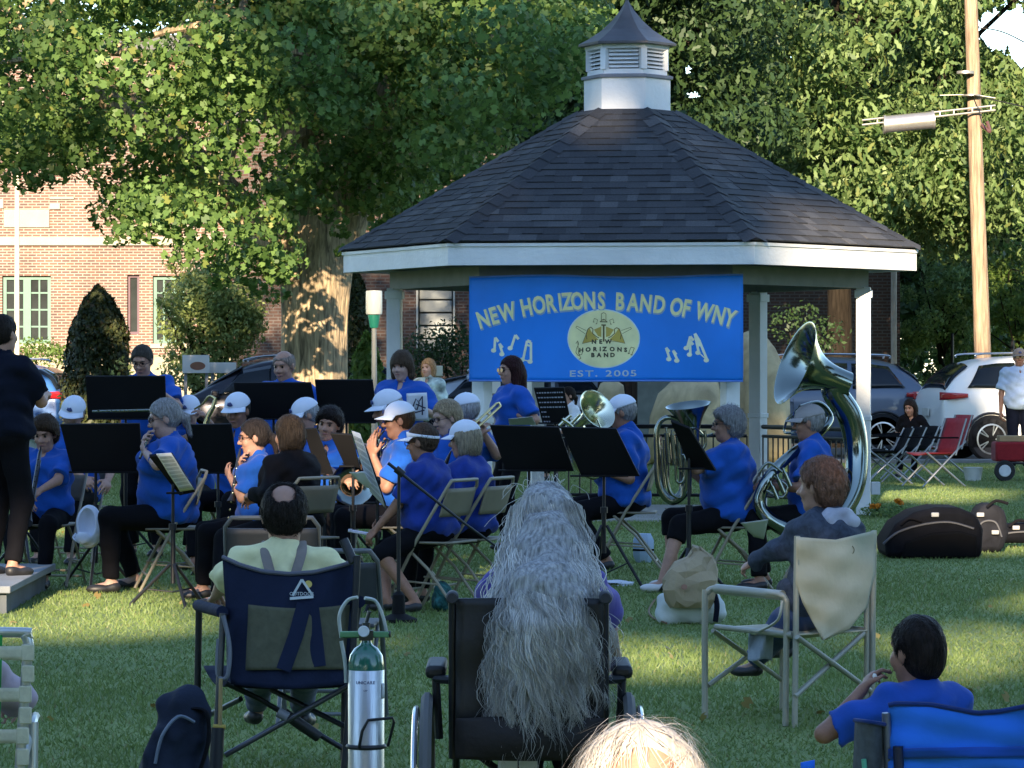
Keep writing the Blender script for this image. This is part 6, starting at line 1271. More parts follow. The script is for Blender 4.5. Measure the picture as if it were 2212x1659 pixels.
    T('rod',[A(477,1466,D0-.06),A(475,1572,D0-.06)],.007,mat('rod_gold',(.50,.36,.18),.35,metal=.6)); T('rod_ring',[A(460,1570,D0-.06),A(487,1571,D0-.06)],.009,mat('ring_gold',(.42,.30,.05),.5)); T('umbrella_sleeve',[A(470,1572,D0-.06),A(464,1700,D0-.07)],.024,blk)
    b=MB(); b.grid(lambda u,v:A(492+262*u,1478+8*math.sin(PI*u),D0).lerp(A(440+330*u,1440,13.42),v)+Vector((0,0,-.03*math.sin(PI*v))),12,8); b.build('seat',nav,t,solid=.008)
    b=MB(); b.tube(catmull([A(482,1330,D0-.04),A(496,1400,D0-.05),A(490,1462,D0-.05),A(470,1455,D0-.03),A(472,1380,D0-.03)],6),.008,8); b.build('side_strap',mat('strap_grey',(.16,.17,.20),.7),t)
camp_chair()
folding_chair('empty charcoal folding chair in front of the balding man, left',X(590,17.3),17.3,2,'charcoal folding chairs',mat('charcoal_tube',(.10,.11,.12),.5),.79)
folding_chair('empty charcoal folding chair in front of the balding man, right',X(712,15.4),15.4,-3,'charcoal folding chairs',mat('charcoal_tube',(.10,.11,.12),.5),.73)
# --- oxygen cylinder ---
def oxygen():
    D=11.3; c=(X(791,D),D,0); t=thing('oxygen_cylinder','brushed metal oxygen cylinder with green shoulder, dial and hose','gas cylinder',c); z=lambda y:Z(y,D)
    MB().lathe([(.045,.0),(.055,.012),(.0555,z(1447)),(.0545,z(1446))],36,c).build('cylinder',mat('brushed_aluminium',(.50,.52,.55),.33,metal=.9,var=.12,vs=3,stretch=(6,6,.3),bump=.1),t)
    MB().lathe([(.0552,z(1448)),(.0552,z(1437)),(.050,z(1415)),(.036,z(1400)),(.020,z(1393)),(.016,z(1388)),(.016,z(1380))],36,c).build('shoulder',mat('green_enamel',(.01,.12,.075),.25,coat=1),t)
    b=MB(); b.box((c[0],D,z(1372)),(.042,.035,.03)); b.tube([(c[0]+.0,D,z(1366)),(c[0]+.0,D,z(1345))],.012,10); b.tube([(c[0]-.07,D,z(1372)),(c[0]+.075,D,z(1370))],.010,8); b.tube([(c[0],D,z(1345)),(c[0]+.01,D,z(1320))],.006,8); b.build('valve',mat('regulator_dark',(.05,.055,.05),.4,metal=.6),t)
    for a_,c_ in ((-.08,-.02),(.02,.07)): MB().box2((c[0]+a_,D-.01,z(1377)),(c[0]+c_,D+.01,z(1364))).build('green_knob',mat('knob_green',(.12,.30,.13),.5),t,bevel=.003)
    g=MB(); g.lathe([(0,.0),(.0165,.0),(.0175,.012),(.015,.014),(.015,.012),(0,.012)],24,(c[0]-.006,D-.03,z(1362)),(0,-1,0)); g.build('dial',mat('dial_white',(.72,.75,.78),.3),t)
    b=MB(); b.tube(catmull([A(737,1378,D),A(733,1330,D),A(750,1298,D),A(772,1290,D-.02)],8),.0055,8); b.tube(catmull([A(788,1292,D-.02),A(812,1300,D),A(828,1335,D),A(837,1377,D)],8),.0055,8); b.tube(catmull([A(737,1385,D),A(745,1430,D),A(748,1475,D)],6),.006,8); b.build('hose',mat('hose_clear',(.42,.45,.42),.35),t)
    b=MB(); b.tube([(c[0]+.0555*math.cos(a),D+.0555*math.sin(a),z(1612)) for a in [2*PI*i/28 for i in range(28)]],.0075,8,closed=True); b.tube([A(775,1617,D-.06),A(782,1580,D-.08),A(795,1556,D-.08),A(848,1551,D-.06),A(851,1560,D-.05),A(838,1612,D-.02)],.0048,8); b.build('carry_handle',mat('handle_black',(.012,.012,.014),.5),t)
    b=MB(); 
    def cyl(x,zz): a=x/.056; return Vector((c[0]+.0562*math.sin(a),D-.0562*math.cos(a),z(1475)+zz))
    write(b,'UNICARE',.013,lambda x,zz:cyl(x,zz),.02,1.05); write(b,'USP',.007,lambda x,zz:cyl(x,zz-.022),.02); b.build('lettering',mat('cyl_print',(.05,.06,.14),.6),t,smooth=False)
    b=MB(); b.grid(lambda u,v:Vector((c[0]+.0565*math.sin(1.05+.35*u),D-.0565*math.cos(1.05+.35*u),z(1508)+(z(1475)-z(1508))*v)),4,3); b.build('label',mat('label_grey',(.5,.52,.52),.6),t,solid=.001)
oxygen()
# --- wheelchair and the woman with long grey hair ---
pp('P27','woman with very long wavy grey hair seated in a black wheelchair',1180,1042,785,0,{-1:(1000,1420,.30),1:(1330,1420,.30)},hair=('short',(.40,.41,.43)),female=True,shirt=cloth('violet',(.09,.075,.32)),pants=DNAVY,bulk=1.2,skin='pale',seat=.50,h=.007,fwd={-1:(1150,10.75),1:(1230,10.75)},collar=False,lean=3)
def long_hair():
    r=PE['P27']; rs=np.random.RandomState(8); t=r['t']; M=r['M']; Mi=M.inverted(); D=r['D']
    hx=M@r['H']; s=FX/(D-.10); hairc=mat('hair_long_grey',(.58,.565,.54),.5,var=.4,vs=9,island=.35,spec=.4)
    def half(z): # half width of the mass at height z (world)
        return np.interp(z,[.40,.55,.66,.78,.86,.96,1.05,1.11,1.15,1.17],[.185,.178,.168,.155,.138,.112,.094,.086,.066,.03])
    V=[];F=[]; nb=0; K=34
    def mid(z): return np.interp(z,[.4,.75,1.0,1.17],[X(1165,D),X(1172,D),X(1183,D),hx.x])
    for g in range(300):
        u0=rs.uniform(-1,1); ph=rs.rand()*6.28; f=rs.uniform(24,42); am=rs.uniform(.005,.016); zend=.80-.28*rs.rand()**1.3-.02*abs(u0); dep=rs.rand()
        for j in range(22 if dep<.8 else 10):
            u=u0+rs.randn()*.022; ze=zend+rs.randn()*.05; st=hx.z+.105-.012*rs.rand()-.05*abs(u)**1.5; a2=am*(1+.3*rs.randn()); p2=ph+rs.randn()*.2
            if rs.rand()<.12: u=np.clip(u,-1,1)*1.12; a2*=2
            zs=np.linspace(st,ze,K); q=np.linspace(0,1,K); wd=(.0006+.0010*rs.rand())*np.interp(q,[0,.1,.7,1],[.7,1,.9,.2])
            x=mid(zs)+np.clip(u,-1.2,1.2)*half(zs)+a2*np.sin(f*zs+p2)*np.interp(q,[0,.2,1],[.1,.7,1.6])
            # lies on the back of the head, then over shoulders and chair back
            bk=np.interp(zs,[.4,.72,.80,.88,.96,1.04,1.10,1.14,1.17],[-.40,-.40,-.395,-.34,-.22,-.135,-.120,-.09,-.03])*np.sqrt(np.clip(1-(np.abs(u)/1.35)**2.2,.05,1))
            y=hx.y+bk-.006-.018*dep*np.interp(q,[0,.3,1],[.2,1,1])+a2*.25*np.cos(f*zs+p2)
            for i in range(K):
                V.append((x[i]-wd[i],y[i]+.001,zs[i])); V.append((x[i]+wd[i],y[i]+.001,zs[i])); V.append((x[i],y[i]-wd[i]*.9,zs[i]))
            for i in range(K-1):
                a=nb+i*3; F+=[(a,a+2,a+5,a+3),(a+2,a+1,a+4,a+5),(a+1,a,a+3,a+4)]
            nb+=K*3
    V=np.array(V); Mi_=np.array(Mi.to_3x3()); V=V@Mi_.T+np.array(Mi.translation)
    raw('long_hair',V,np.array(F),hairc,t)
    fly=[]; b=MB()
    for i in range(22):
        u=rs.uniform(-1,1); z0=1.12+.05*(1-abs(u)); x0=hx.x+u*.075; p=[Vector((x0,hx.y-.03,z0))]
        for q in range(4): p.append(p[-1]+Vector((u*.016+rs.randn()*.012,-.004,.014 if q<2 and abs(u)<.8 else -.02)))
        b.tube([Mi@v for v in catmull(p,4)],.0006,4)
    b.build('flyaway_hair',hairc,t)
    # under-volume so that the mass is not hollow
    ops=[('u',ell(Mi@Vector((mid(1.06),hx.y-.045,1.065)),(.080,.085,.095)),.03),('u',ell(Mi@Vector((mid(.95),hx.y-.085,.955)),(.095,.050,.14)),.05),('u',ell(Mi@Vector((mid(.85),hx.y-.11,.86)),(.115,.035,.11)),.05)]
    ops=ops[:1]+[('u',ell(Mi@Vector((mid(.96),hx.y-.15,.96)),(.085,.06,.12)),.05),('u',ell(Mi@Vector((mid(.84),hx.y-.31,.84)),(.115,.04,.12)),.06),('u',cap(Mi@Vector((mid(1),hx.y-.10,1.0)),Mi@Vector((mid(.86),hx.y-.27,.86)),.06,.08),.05)]
    sdfobj('hair_mass',ops,.007,hairm('long_grey_under',(.38,.38,.39),.5),t,wrinkle(.006,2.0,4))
long_hair()
def wheelchair():
    D=9.86; t=thing('wheelchair','black wheelchair with push handles, seen from behind','wheelchair',(X(1142,D),D+.2,0)); x=lambda p:X(p,D); z=lambda p:Z(p,D)
    vin=mat('black_vinyl',(.005,.005,.006),.55,var=.2,bump=.2,bs=15); fr=mat('wheelchair_frame',(.02,.021,.026),.35,metal=.5); gr=mat('grey_rubber',(.10,.10,.10),.8); alu=mat('handrim_steel',(.62,.64,.68),.25,metal=.9)
    b=MB(); b.grid(lambda u,v:Vector((x(985)+(x(1304)-x(985))*u,D-.02+.03*math.sin(PI*u)+.004*math.sin(v*12+u*4),z(1292)+(z(1560)-z(1292))*v)),16,16); b.build('back_upholstery',vin,t,solid=.012)
    for s,px in ((-1,978),(1,1306)):
        b=MB(); b.tube(catmull([(x(px),D+.02,z(1640)),(x(px),D,z(1450)),(x(px),D-.01,z(1310)),(x(px),D-.02,z(1288)),(x(px),D-.07,z(1284))],5),.0115,10); b.build('back_post',fr,t)
        b=MB(); b.lathe([(.010,0),(.0165,.01),(.017,.085),(.013,.092)],16,(x(px),D-.03,z(1286)),(0,-1,0)); b.build('push_grip',mat('grip_rubber',(.02,.022,.03),.6),t)
        b=MB(); ax=x(940 if s<0 else 1346); b.box((ax,D+.20,z(1455)),(.055,.32,.035)); b.build('armrest',vin,t,bevel=.012)
        b=MB(); b.box((ax-s*.0,D+.2,z(1500)),(.012,.30,.12)); b.build('side_guard',mat('guard_grey',(.16,.16,.15),.6),t,bevel=.004)
        b=MB(); b.tube([(ax,D+.05,z(1468)),(ax-s*.01,D+.05,z(1600))],.011,8); b.tube([(x(px),D+.01,z(1470)),(ax,D+.05,z(1470))],.012,8); b.build('arm_support',fr,t)
        wx=x(922 if s<0 else 1359); c=(wx,D+.05,.305); b=MB(); b.lathe([(.272,-.014),(.293,-.016),(.305,-.006),(.305,.006),(.293,.016),(.272,.014),(.266,0),(.272,-.014)],56,c,(1,0,0),caps=False); wo=b.build('wheel',gr,t)
        b=MB(); wheelish(b,(wx+s*.030,D+.05,.305),.262,(1,0,0),.0085,48); b.build('handrim',alu,wo)
        b=MB(); 
        for i in range(24):
            a=2*PI*i/24; b.tube([(wx+(-.012 if i%2 else .012),D+.05+.02*math.cos(a),.305+.02*math.sin(a)),(wx,D+.05+.268*math.cos(a+.15),.305+.268*math.sin(a+.15))],.0014,4)
        b.lathe([(.02,-.03),(.028,-.02),(.028,.02),(.02,.03)],16,c,(1,0,0)); b.build('spokes',alu,wo)
        b=MB(); b.lathe([(.05,-.012),(.075,-.014),(.08,0),(.075,.014),(.05,.012)],28,(x(985 if s<0 else 1300),D+.52,.08),(1,0,0)); b.build('caster',gr,t)
        b=MB(); b.tube([(x(px),D+.02,.18),(x(px),D+.5,.18),(x(px),D+.55,.09)],.011,8); b.tube([(x(px),D+.05,.50),(x(px),D+.45,.50),(x(px),D+.6,.40),(x(px),D+.7,.12)],.011,8); b.build('side_frame',fr,t)
        b=MB(); b.box((x(px)-s*.12,D+.80,.11),(.15,.16,.015)); b.build('footplate',fr,t)
    b=MB(); b.tube([(x(985),D+.15,.18),(x(1304),D+.2,.47)],.010,8); b.tube([(x(1304),D+.15,.18),(x(985),D+.2,.47)],.010,8); b.build('cross_brace',fr,t)
    b=MB(); b.box((x(1144),D+.22,.485),(.43,.42,.05)); b.build('seat_cushion',vin,t,bevel=.015)
    b=MB(); b.grid(lambda u,v:Vector((x(985)+(x(1304)-x(985))*u,D-.05-.03*math.sin(PI*v)*math.sin(PI*u),z(1548)+(z(1634)-z(1548))*v)),12,10); b.build('rear_pouch',mat('pouch_brown_black',(.012,.009,.009),.8,bump=.3,bs=20),t,solid=.02)
wheelchair()
t=thing('paper_box','small white carton below the wheelchair seat','box',A(1118,1650,9.9)); b=MB(); b.box((X(1097,9.9),9.9,Z(1652,9.9)),(.052,.05,.034)); b.box((X(1141,9.9),9.9,Z(1653,9.9)),(.050,.05,.032)); b.build('carton',PAPER,t,bevel=.003)
# --- blond-white head at the very front ---
pp('P28','white-haired person nearest the camera, only the crown in view',1383,1563,1735,0,None,strand_n=1800,hair=('crown',(.66,.60,.54),1),shirt=BLACK,bulk=1.1,skin='fair',seat=.34,h=.006,collar=False,hpitch=0)
folding_chair('folding chair under the white-haired person nearest the camera',PE['P28']['pos'].x,PE['P28']['pos'].y+.0,0,'audience folding chairs')
# --- boy and blue camp chair ---
pp('P29','boy with thick dark hair in a blue shirt raising a snack to his mouth',1978,1356,845,32,{-1:(1862,1492,-.02),1:(1960,1600,.3)},hpitch=2,strand_n=5000,hair=('short',(.022,.014,.012)),shirt=cloth('boy_blue',(.012,.07,.36)),pants=JEANS,bulk=1.0,skin='tan',seat=.30,h=.005,child=True,collar=False,elbow={-1:(-.9,-.35,-1)},handh={-1:(.55,.45,.75)},palms={-1:(1,.2,-.4)},curl=.8,hyaw=10,sleeve='short')
r=PE['P29']; 
sdfobj('hair',[('u',ell(r['hl'](0,-.018,.030),(.090*r['hk'],.108*r['hk'],.112*r['hk']),None,clip=[(tuple(r['hd']@Vector((0,.80,-.60))),tuple(r['hl'](0,.075,.046)))]),.01),('u',ell(r['hl'](0,-.055,-.035),(.070*r['hk'],.055*r['hk'],.07*r['hk'])),.03)],.005,hairm('boy_dark',(.030,.020,.016),.6),r['t'],lambda x,y,z:.0012*np.sin(120*x+6*np.sin(20*z)+30*z)+.0012*np.sin(240*x+30*z+60*y))
t=thing('snack_piece','white piece of snack between the boy\'s fingers and mouth','snack',A(1889,1461,9.45)); sdfobj('puff',[('u',ell(A(1888,1462,9.45),(.008,.009,.010)),.004),('u',ell(A(1892,1468,9.45),(.008,.009,.007)),.004)],.002,mat('popcorn_white',(.75,.75,.68),.7),t)
def blue_chair():
    t=thing('camp_chair','bright blue folding camp chair with mesh cup pocket at right corner','camp chair',A(2100,798,8.6)-Vector((0,0,CH))); D=8.55
    blu=cloth('bright_blue_canvas',(.025,.17,.74),vs=3,var=.15,bump=.6,bs=5); 
    def P_(x,y,o=0): return A(x,y,D-.05*math.sin(min(max((x-1920)/500,0),1)*PI)-o+.006*math.sin(x*.035+y*.03)+.005*math.sin(y*.09-x*.02))
    top=lambda x:np.interp(x,[1918,1935,2010,2071,2110,2160,2212,2330,2440],[1524,1520,1522,1533,1541,1537,1527,1512,1505])
    b=MB(); b.grid(lambda u,v:(lambda x:P_(x,top(x)+(1850-top(x))*v))(1919+520*u),40,24); b.build('back_fabric',blu,t,solid=.006)
    b=MB(); b.grid(lambda u,v:P_(1919+520*u,1618+(1640-1618)*v-4*math.sin(u*3),.008),30,3); b.build('seam_band',cloth('band_blue',(.012,.07,.36)),t,solid=.004)
    b=MB(); b.tube([P_(x,top(x),.004) for x in range(1919,2440,14)],.006,8); b.build('edge_piping',cloth('piping_navy',(.01,.03,.14)),t)
    pole=mat('pole_grey_blue',(.14,.16,.22),.4,metal=.5)
    MB().tube([P_(1914,1540),P_(1918,1620),P_(1924,1850)],.010,10).build('rear_leg',pole,t); MB().tube([P_(1940,1612,.01),P_(1944,1700,.01)],.012,10).build('rear_leg',mat('pole_navy',(.01,.015,.05),.4),t); MB().tube([P_(2430,1500),P_(2430,1850)],.010,10).build('rear_leg',pole,t)
    mesh_=mat('pocket_mesh',(.05,.06,.07),.7,var=.3,vs=60); b=MB()
    b.grid(lambda u,v:A(1848+66*u-6*v,1556+8*u+150*v,D+.02-.05*math.sin(PI*u)),10,12); b.build('mesh_pocket',mesh_,t,solid=.003)
    MB().tube(catmull([A(1846,1556,D+.02),A(1880,1560,D-.04),A(1916,1566,D)],6),.005,8).build('pocket_rim',cloth('piping_navy',(.01,.03,.14)),t)
    MB().tube([A(1866,1640,D-.03),A(1872,1700,D-.03)],.006,8).build('pull_cord',mat('cord_green',(.10,.40,.28),.6),t)
    b=MB(); b.grid(lambda u,v:A(1730+30*u,1648-6*u+60*v,8.9),4,4); b.build('arm_fabric',blu,t,solid=.01)
    b=MB(); b.grid(lambda u,v:P_(1925+500*u,1800).lerp(A(1900+460*u,1760,8.9),v),8,6); b.build('seat',blu,t,solid=.008)
    for px in (1908,2380): MB().tube([A(px,1620,8.95),A(px,2080,8.95)],.010,8).build('front_leg',pole,t)
blue_chair()
# --- webbed lawn chair at the left edge with its sitter ---
def lawn_chair():
    D=8.85; t=thing('lawn_chair','webbed aluminium lawn chair in green and cream at the left edge','lawn chair',(X(-190,D),D+.2,0)); al=mat('lawn_aluminium',(.50,.52,.50),.35,metal=.7); gr=cloth('webbing_green',(.03,.30,.07),vs=50); cr=cloth('webbing_cream',(.55,.52,.38),vs=50)
    L=lambda y:np.interp(y,[1365,1659,1900],[60,42,28])
    b=MB(); b.tube(catmull([A(28,1900,D),A(36,1760,D),A(46,1600,D),(A(58,1430,D)),A(62,1395,D),A(54,1374,D),A(30,1366,D),A(-380,1366,D),A(-415,1380,D),A(-420,1430,D),A(-400,1900,D)],6),.0125,10); b.build('frame',al,t)
    for y in (1400,1490,1580,1670,1760):
        b=MB(); b.grid(lambda u,v:A(L(y)+8-480*u,y-4+30*v,D-.014-.006*math.sin(u*40)),40,3); b.build('cross_web',cr,t,solid=.002)
        for q in (0,46):
            MB().box(A(L(y)+2,y+10+q,D-.016),(.030,.012,.040)).build('web_wrap',cr,t,bevel=.003)
    for x_ in (5,-70,-145,-220,-295,-370):
        b=MB(); b.grid(lambda u,v:A(x_-u*38-12*v,1372+470*v,D-.009+.004*math.sin(v*30)),2,30); b.build('long_web',gr,t,solid=.002)
    MB().tube(catmull([A(50,1640,D),A(70,1560,D+.1),A(76,1548,D+.3)],6),.012,8).build('armrest',al,t); MB().tube([A(72,1560,D+.05),A(66,1900,D+.02)],.0125,10).build('front_leg',al,t)
    MB().tube([A(-400,1560,D+.05),A(-400,1900,D+.02)],.0125,10).build('front_leg',al,t)
lawn_chair()
pp('P30','person in a lavender top sitting in the lawn chair, mostly out of frame',-172,1190,900,0,{1:(28,1520,.30),-1:(-350,1540,.3)},hair=('short',GREY),shirt=PINKC,pants=JEANS,bulk=1.35,skin='pale',seat=.40,h=.009,collar=False,sleeve='long',elbow={1:(1,-.3,-.4),-1:(-1,-.3,-.5)})
# --- platform, bags and small things ---
def platform():
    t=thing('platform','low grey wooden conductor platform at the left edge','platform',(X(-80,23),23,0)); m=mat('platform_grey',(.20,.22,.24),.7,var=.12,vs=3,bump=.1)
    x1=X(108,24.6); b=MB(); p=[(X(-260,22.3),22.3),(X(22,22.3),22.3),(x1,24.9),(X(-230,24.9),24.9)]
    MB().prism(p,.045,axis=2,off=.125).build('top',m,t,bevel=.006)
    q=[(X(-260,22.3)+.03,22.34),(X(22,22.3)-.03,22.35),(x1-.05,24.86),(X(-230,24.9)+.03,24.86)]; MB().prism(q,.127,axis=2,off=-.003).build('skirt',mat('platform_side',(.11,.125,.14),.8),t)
platform()
BAGC=cloth('case_charcoal',(.005,.0055,.008),vs=6,var=.3)
def hard_case(label,poly,D,depth,mm,pipe,pocket=None,clips=()):
    c=A((poly[0][0]+poly[-1][0])/2,798,D); t=thing('instrument_case',label,'case',(c.x,D,0)); b=MB()
    P=[(X(a,D),max(0,Z(y,D))) for a,y in poly]; b.prism(P,depth,axis=1,off=D-depth/2); b.build('case_body',mm,t,bevel=.05)
    MB().tube(catmull([A(a,y,D-depth/2-.004) for a,y in pipe],6),.010,6).build('piping',mat('case_piping',(.035,.038,.05),.5),t)
    if pocket: MB().prism([(X(a,D),Z(y,D)) for a,y in pocket],.05,axis=1,off=D-depth/2-.04).build('pocket',mat('case_pocket',(.0035,.0035,.004),.9,spec=.1),t,bevel=.02)
    for a,y in clips: MB().box(A(a,y,D-depth/2-.02),(.06,.03,.035)).build('buckle',mat('buckle_grey',(.30,.30,.30),.4),t,bevel=.006)
    MB().tube(catmull([A(a,y,D-depth/2-.02) for a,y in ((poly[2][0]+20,poly[2][1]+6),(poly[2][0]+40,poly[2][1]-8),(poly[2][0]+66,poly[2][1]-2))],5),.012,8).build('handle',BLACK,t)
    return t
hard_case('large padded black sousaphone case lying on the lawn at right',[(1905,1203),(1902,1165),(1925,1128),(1965,1103),(2010,1092),(2060,1093),(2098,1108),(2112,1140),(2108,1203)],29.2,.75,BAGC,[(1908,1175),(1940,1150),(1990,1134),(2050,1128),(2104,1142)],[(1935,1200),(1945,1165),(2000,1146),(2060,1142),(2098,1152),(2096,1200)],[(2020,1112)])
hard_case('smaller grey-black case lying right of the sousaphone case',[(2100,1192),(2096,1120),(2112,1090),(2140,1084),(2165,1100),(2172,1150),(2158,1192)],30.0,.45,cloth('case_grey',(.016,.017,.022),vs=6,var=.3),[(2104,1170),(2120,1130),(2150,1128),(2164,1160)],None,[(2118,1112),(2150,1150)])
hard_case('long narrow black case lying at the right edge of the lawn',[(2150,1172),(2148,1140),(2160,1132),(2240,1126),(2246,1172)],30.6,.3,BAGC,[(2152,1158),(2190,1150),(2244,1148)],None,[(2195,1140)])
def soft_bag(label,px0,px1,py0,D,mm,seed,z0=0,name='bag',cat='bag',tilt=0,depth=.11,mark=None,flap=True):
    x0,x1=X(px0,D),X(px1,D); h_=Z(py0,D)-z0; c=(x0+x1)/2; w=(x1-x0)/2; t=thing(name,label,cat,(c,D,z0)); 
    ops=[('u',ell((c,D,z0+h_*.38),(w*.98,depth,h_*.42)),.03),('u',ell((c-.35*w,D,z0+h_*.25),(w*.6,depth*.95,h_*.26)),.03),('u',ell((c+.3*w,D,z0+h_*.3),(w*.65,depth*.95,h_*.31)),.03)]
    if flap: ops+=[('u',ell((c+.25*w,D,z0+h_*.78),(w*.45,depth*.5,h_*.26)),.03),('s',ell((c-.5*w,D,z0+h_*1.0),(w*.5,depth*1.5,h_*.28)),.02)]
    sdfobj('bag_body',ops,.008,mm,t,wrinkle(.008,1.4,seed),clips=[((0,0,-1),(0,0,z0+.0))]); 
    if mark: b=MB(); n=16; b.add([(c-.1*w+.035*math.cos(2*PI*i/n),D-depth*1.06,z0+h_*.42+.03*math.sin(2*PI*i/n)) for i in range(n)],[tuple(range(n))]); b.build('print',mark,t,smooth=False)
    return t
t=thing('tote_bag','white canvas tote lying under the brown paper bag','bag',(X(1490,21.5),21.5,0)); ops=[('u',ell((X(1490,21.5),21.55,.10),(.19,.13,.11)),.03),('u',cap((X(1440,21.5),21.5,.05),(X(1545,21.5),21.5,.07),.06),.04)]
sdfobj('bag_body',ops,.008,cloth('tote_white',(.52,.56,.54),vs=6,bump=.4),t,wrinkle(.008,1.2,3),clips=[((0,0,-1),(0,0,0))]); MB().tube(catmull([(X(1540,21.4),21.38,.2),(X(1548,21.4),21.36,.12),(X(1545,21.4),21.37,.02)],5),.016,8).build('strap',DNAVY,t)
def paper_bag():
    D=21.4; t=thing('paper_bag','crumpled brown paper bag resting on the white tote','paper bag',(X(1490,D),D,.13)); rs=np.random.RandomState(4)
    rows=[(1450,1535,1312,.07),(1437,1545,1296,.105),(1431,1549,1272,.115),(1434,1553,1252,.11),(1440,1549,1232,.10),(1455,1545,1216,.08),(1483,1540,1202,.06),(1492,1528,1190,.045),(1494,1514,1181,.03)]
    n=18; V=[];F=[]
    for a,b_,y,d in rows:
        x0,x1=X(a,D),X(b_,D); c=(x0+x1)/2; w=(x1-x0)/2
        for k in range(n):
            q=2*PI*k/n; ex=abs(math.cos(q))**.75*(1 if math.cos(q)>0 else -1); ey=abs(math.sin(q))**.75*(1 if math.sin(q)>0 else -1)
            V.append((c+w*ex+rs.randn()*.005,D+d*ey+rs.randn()*.010,Z(y,D)+rs.randn()*.006))
    m=len(rows); F=[(i*n+k,i*n+(k+1)%n,(i+1)*n+(k+1)%n,(i+1)*n+k) for i in range(m-1) for k in range(n)]
    F2=[tuple(range(n))[::-1],tuple(range((m-1)*n,m*n))]
    for f in F: F2+=[(f[0],f[1],f[2]),(f[0],f[2],f[3])] if f[0]%2 else [(f[0],f[1],f[3]),(f[1],f[2],f[3])]
    MB().add(V,F2).build('bag_body',mat('kraft',(.36,.28,.18),.85,var=.12,vs=4,bump=.5,bs=14),t,smooth=True,sharp=14)
    b=MB(); n=14; b.add([A(1478+7*math.cos(2*PI*i/n),1268+6*math.sin(2*PI*i/n),D-.125) for i in range(n)],[tuple(range(n))]); b.build('print',mat('faded_red',(.30,.16,.12),.85),t,smooth=False)
paper_bag()
soft_bag('dark teal patterned bag behind the visor wearer chair',938,972,1240,22.6,cloth('teal_bag',(.02,.09,.09),vs=25,var=.9),7,0,flap=False)
def backpack():
    D=12.6; t=thing('backpack','dark blue-grey backpack on the lawn at the foot of the camp chair','backpack',(X(370,D),D,0)); m=cloth('backpack',(.014,.020,.038),vs=5,var=.3,bump=.5)
    ops=[('u',cap(A(392,1540,D),A(352,1680,D),.060,.085),.03),('u',cap(A(420,1550,D+.02),A(395,1690,D+.02),.055,.08),.04),('u',cap(A(368,1520,D+.03),A(405,1512,D+.03),.038,.045),.03),('u',cap(A(360,1600,D-.06),A(340,1680,D-.06),.05,.07),.02)]
    sdfobj('bag_body',ops,.007,m,t,wrinkle(.007,1.2,9),clips=[((0,0,-1),(0,0,-.005))])
    MB().tube(catmull([A(335,1650,D-.13),A(350,1590,D-.12),A(385,1548,D-.09),A(420,1560,D-.07)],6),.006,6).build('zip',mat('zip_light',(.12,.15,.20),.5),t)
    MB().tube(catmull([A(415,1530,D-.04),A(446,1540,D-.05),A(450,1600,D-.06),A(432,1665,D-.08)],6),.016,8,flat=.3).build('strap',BLACK,t)
    MB().tube(catmull([A(378,1506,D+.02),A(388,1492,D+.02),A(400,1503,D+.02)],6),.008,8).build('handle',BLACK,t)
backpack()
soft_bag('crumpled white cloth dropped on the lawn left of the paper bag',1296,1362,1256,25.3,cloth('cloth_white2',(.60,.64,.72),vs=8),2,0,'white_cloth','cloth',flap=False,depth=.09)
t=thing('storage_bin','pale blue plastic bin under the baritone player chair','bin',(X(1390,28.3),28.3,0)); MB().lathe([(.06,.0),(.085,.05),(.085,.17),(.06,.22)],8,(X(1390,28.3),28.3,0)).build('tub',mat('bin_blue',(.32,.42,.55),.5),t); MB().lathe([(.087,.09),(.087,.105)],8,(X(1390,28.3),28.3,0)).build('band',BLACK,t)
t=thing('plastic_bucket','small white bucket beside the red wagon','bucket',(X(2110,49),49,0)); MB().lathe([(.0,.0),(.10,.0),(.13,.17),(.135,.18),(.125,.175)],20,(X(2102,49),49,0)).build('pail',mat('bucket_white',(.55,.56,.56),.5),t)
def wagon():
    D=49; x=lambda p:X(p,D); t=thing('wagon','red folding cloth wagon with white-hubbed wheel at the right edge','wagon',(x(2195),D,0)); red=cloth('wagon_red',(.24,.015,.02))
    b=MB(); b.box2((x(2146),D-.22,.26),(x(2290),D+.25,.52)); b.build('tub',red,t,bevel=.03); MB().box2((x(2156),D-.15,.52),(x(2280),D+.15,.60)).build('load',mat('carton_tan',(.36,.24,.12),.8),t,bevel=.01)
    for px in (2165,2275): b=MB(); b.lathe([(.05,-.03),(.13,-.03),(.14,0),(.13,.03),(.05,.03)],28,(x(px),D-.25,.14),(0,1,0)); w_=b.build('wheel',tyre,t); MB().lathe([(0,.035),(.075,.036),(.08,.03)],20,(x(px),D-.25,.14),(0,-1,0)).build('hub',mat('hub_white',(.6,.62,.65),.5),w_)
    MB().tube([(x(2150),D-.2,.24),(x(2285),D-.2,.24)],.015,8).build('frame',STEELB,t)
    for i,(q) in enumerate((2190,2194,2200)): pass
wagon()
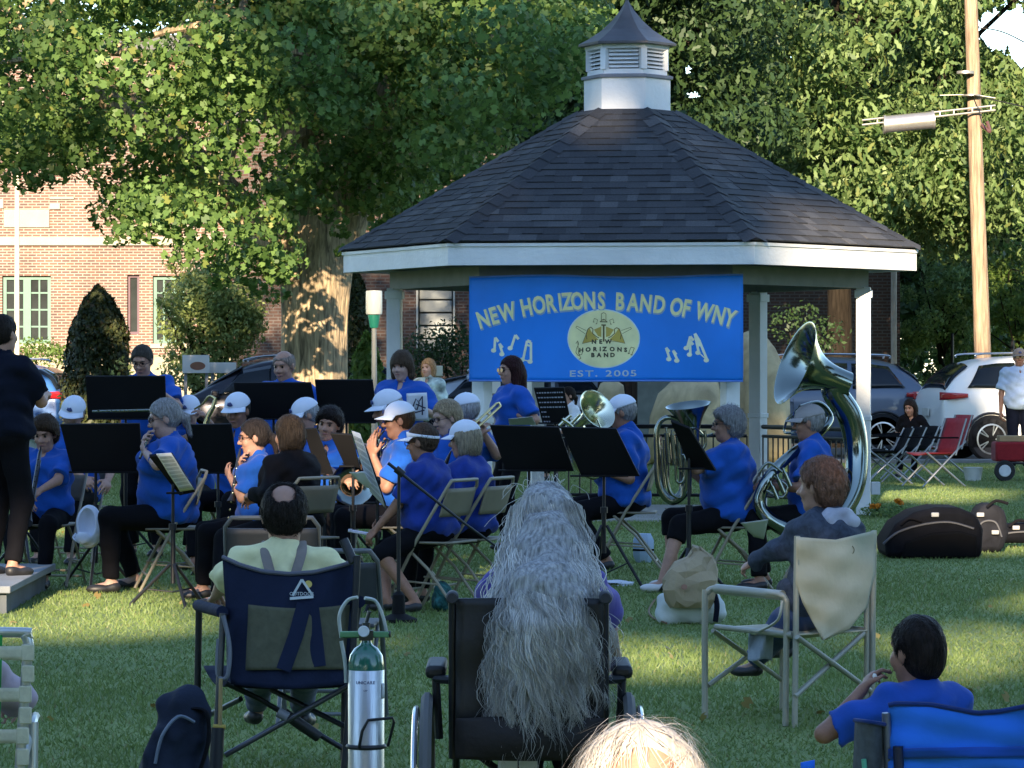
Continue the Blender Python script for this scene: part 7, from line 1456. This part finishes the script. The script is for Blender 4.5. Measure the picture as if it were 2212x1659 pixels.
def fold_camp(label,px,D,yaw,mm,w=.5,h_=.86,group='folding chairs beyond the gazebo'):
    t=thing('camp_chair',label,'camp chair',(X(px,D),D,0),R(yaw),group,local=True); fr=mat('chair_tube_grey',(.30,.31,.32),.4,metal=.6); hw=w/2
    for s in (-1,1):
        MB().tube([(s*hw,.28,.01),(s*hw,-.26,.50),(s*hw,-.26,.52)],.012,8).build('leg',fr,t); MB().tube([(s*hw,-.34,.01),(s*hw,.22,.44)],.012,8).build('leg',fr,t); MB().tube([(s*hw,-.20,.40),(s*hw,-.36,h_)],.012,8).build('back_post',fr,t)
        MB().box((s*hw,-.02,.62),(.05,.42,.02)).build('armrest',BLACK,t)
    MB().grid(lambda u,v:Vector(((u-.5)*w,-.22-.16*v-.03*math.sin(PI*u),.42+(h_-.42)*v)),8,6).build('back_fabric',mm,t,solid=.01)
    MB().grid(lambda u,v:Vector(((u-.5)*w,-.22+.44*v,.43-.03*math.sin(PI*u))),8,6).build('seat',mm,t,solid=.01)
REDC=cloth('red_canvas',(.33,.02,.03))
fold_camp('red folding camp chair at the front of the row beyond the gazebo',2012,46.5,115,REDC)
fold_camp('second red folding camp chair just behind the front red one',2030,50,110,REDC)
for i,px in enumerate((1905,1932,1960)): fold_camp(['black folding camp chair nearest the gazebo post','middle black folding camp chair beyond the gazebo','black folding camp chair next to the red ones'][i],px,47.5+i*.9,100+i*8,BLACK,.45,.72)
# the small flower bed at the right post
t=thing('flower_clump','orange marigold clump at the foot of the right gazebo post','flowers',(X(1935,37),37,0)); rs=np.random.RandomState(2); leaves('foliage',fill([(np.array([X(q,37),37+rs.randn()*.1,.06]),.14) for q in (1885,1900,1915,1930,1945)],9000,rs,.6),.035,SMALL,lm_oak,t,rs,0)
leaves('blossom',fill([(np.array([X(q,36.9),36.85,zz]),.035) for q,zz in ((1938,.17),(1944,.15),(1895,.12),(1884,.11))],90000,rs,.8),.025,SMALL,leafmat('marigold',(.55,.16,.01),(.75,.30,.02),.2),t,rs,0)
o=MB().tube(catmull([(X(1415,23.5),23.5,.015),(X(1402,22.5),22.5,.015),(X(1410,21.8),21.8,.015),(X(1440,21.3),21.3,.015)],10),.006,6).build('cord',mat('cord_tan',(.16,.09,.04),.6)); tagp(o,'thin brown cord looping on the lawn left of the tote','cord')
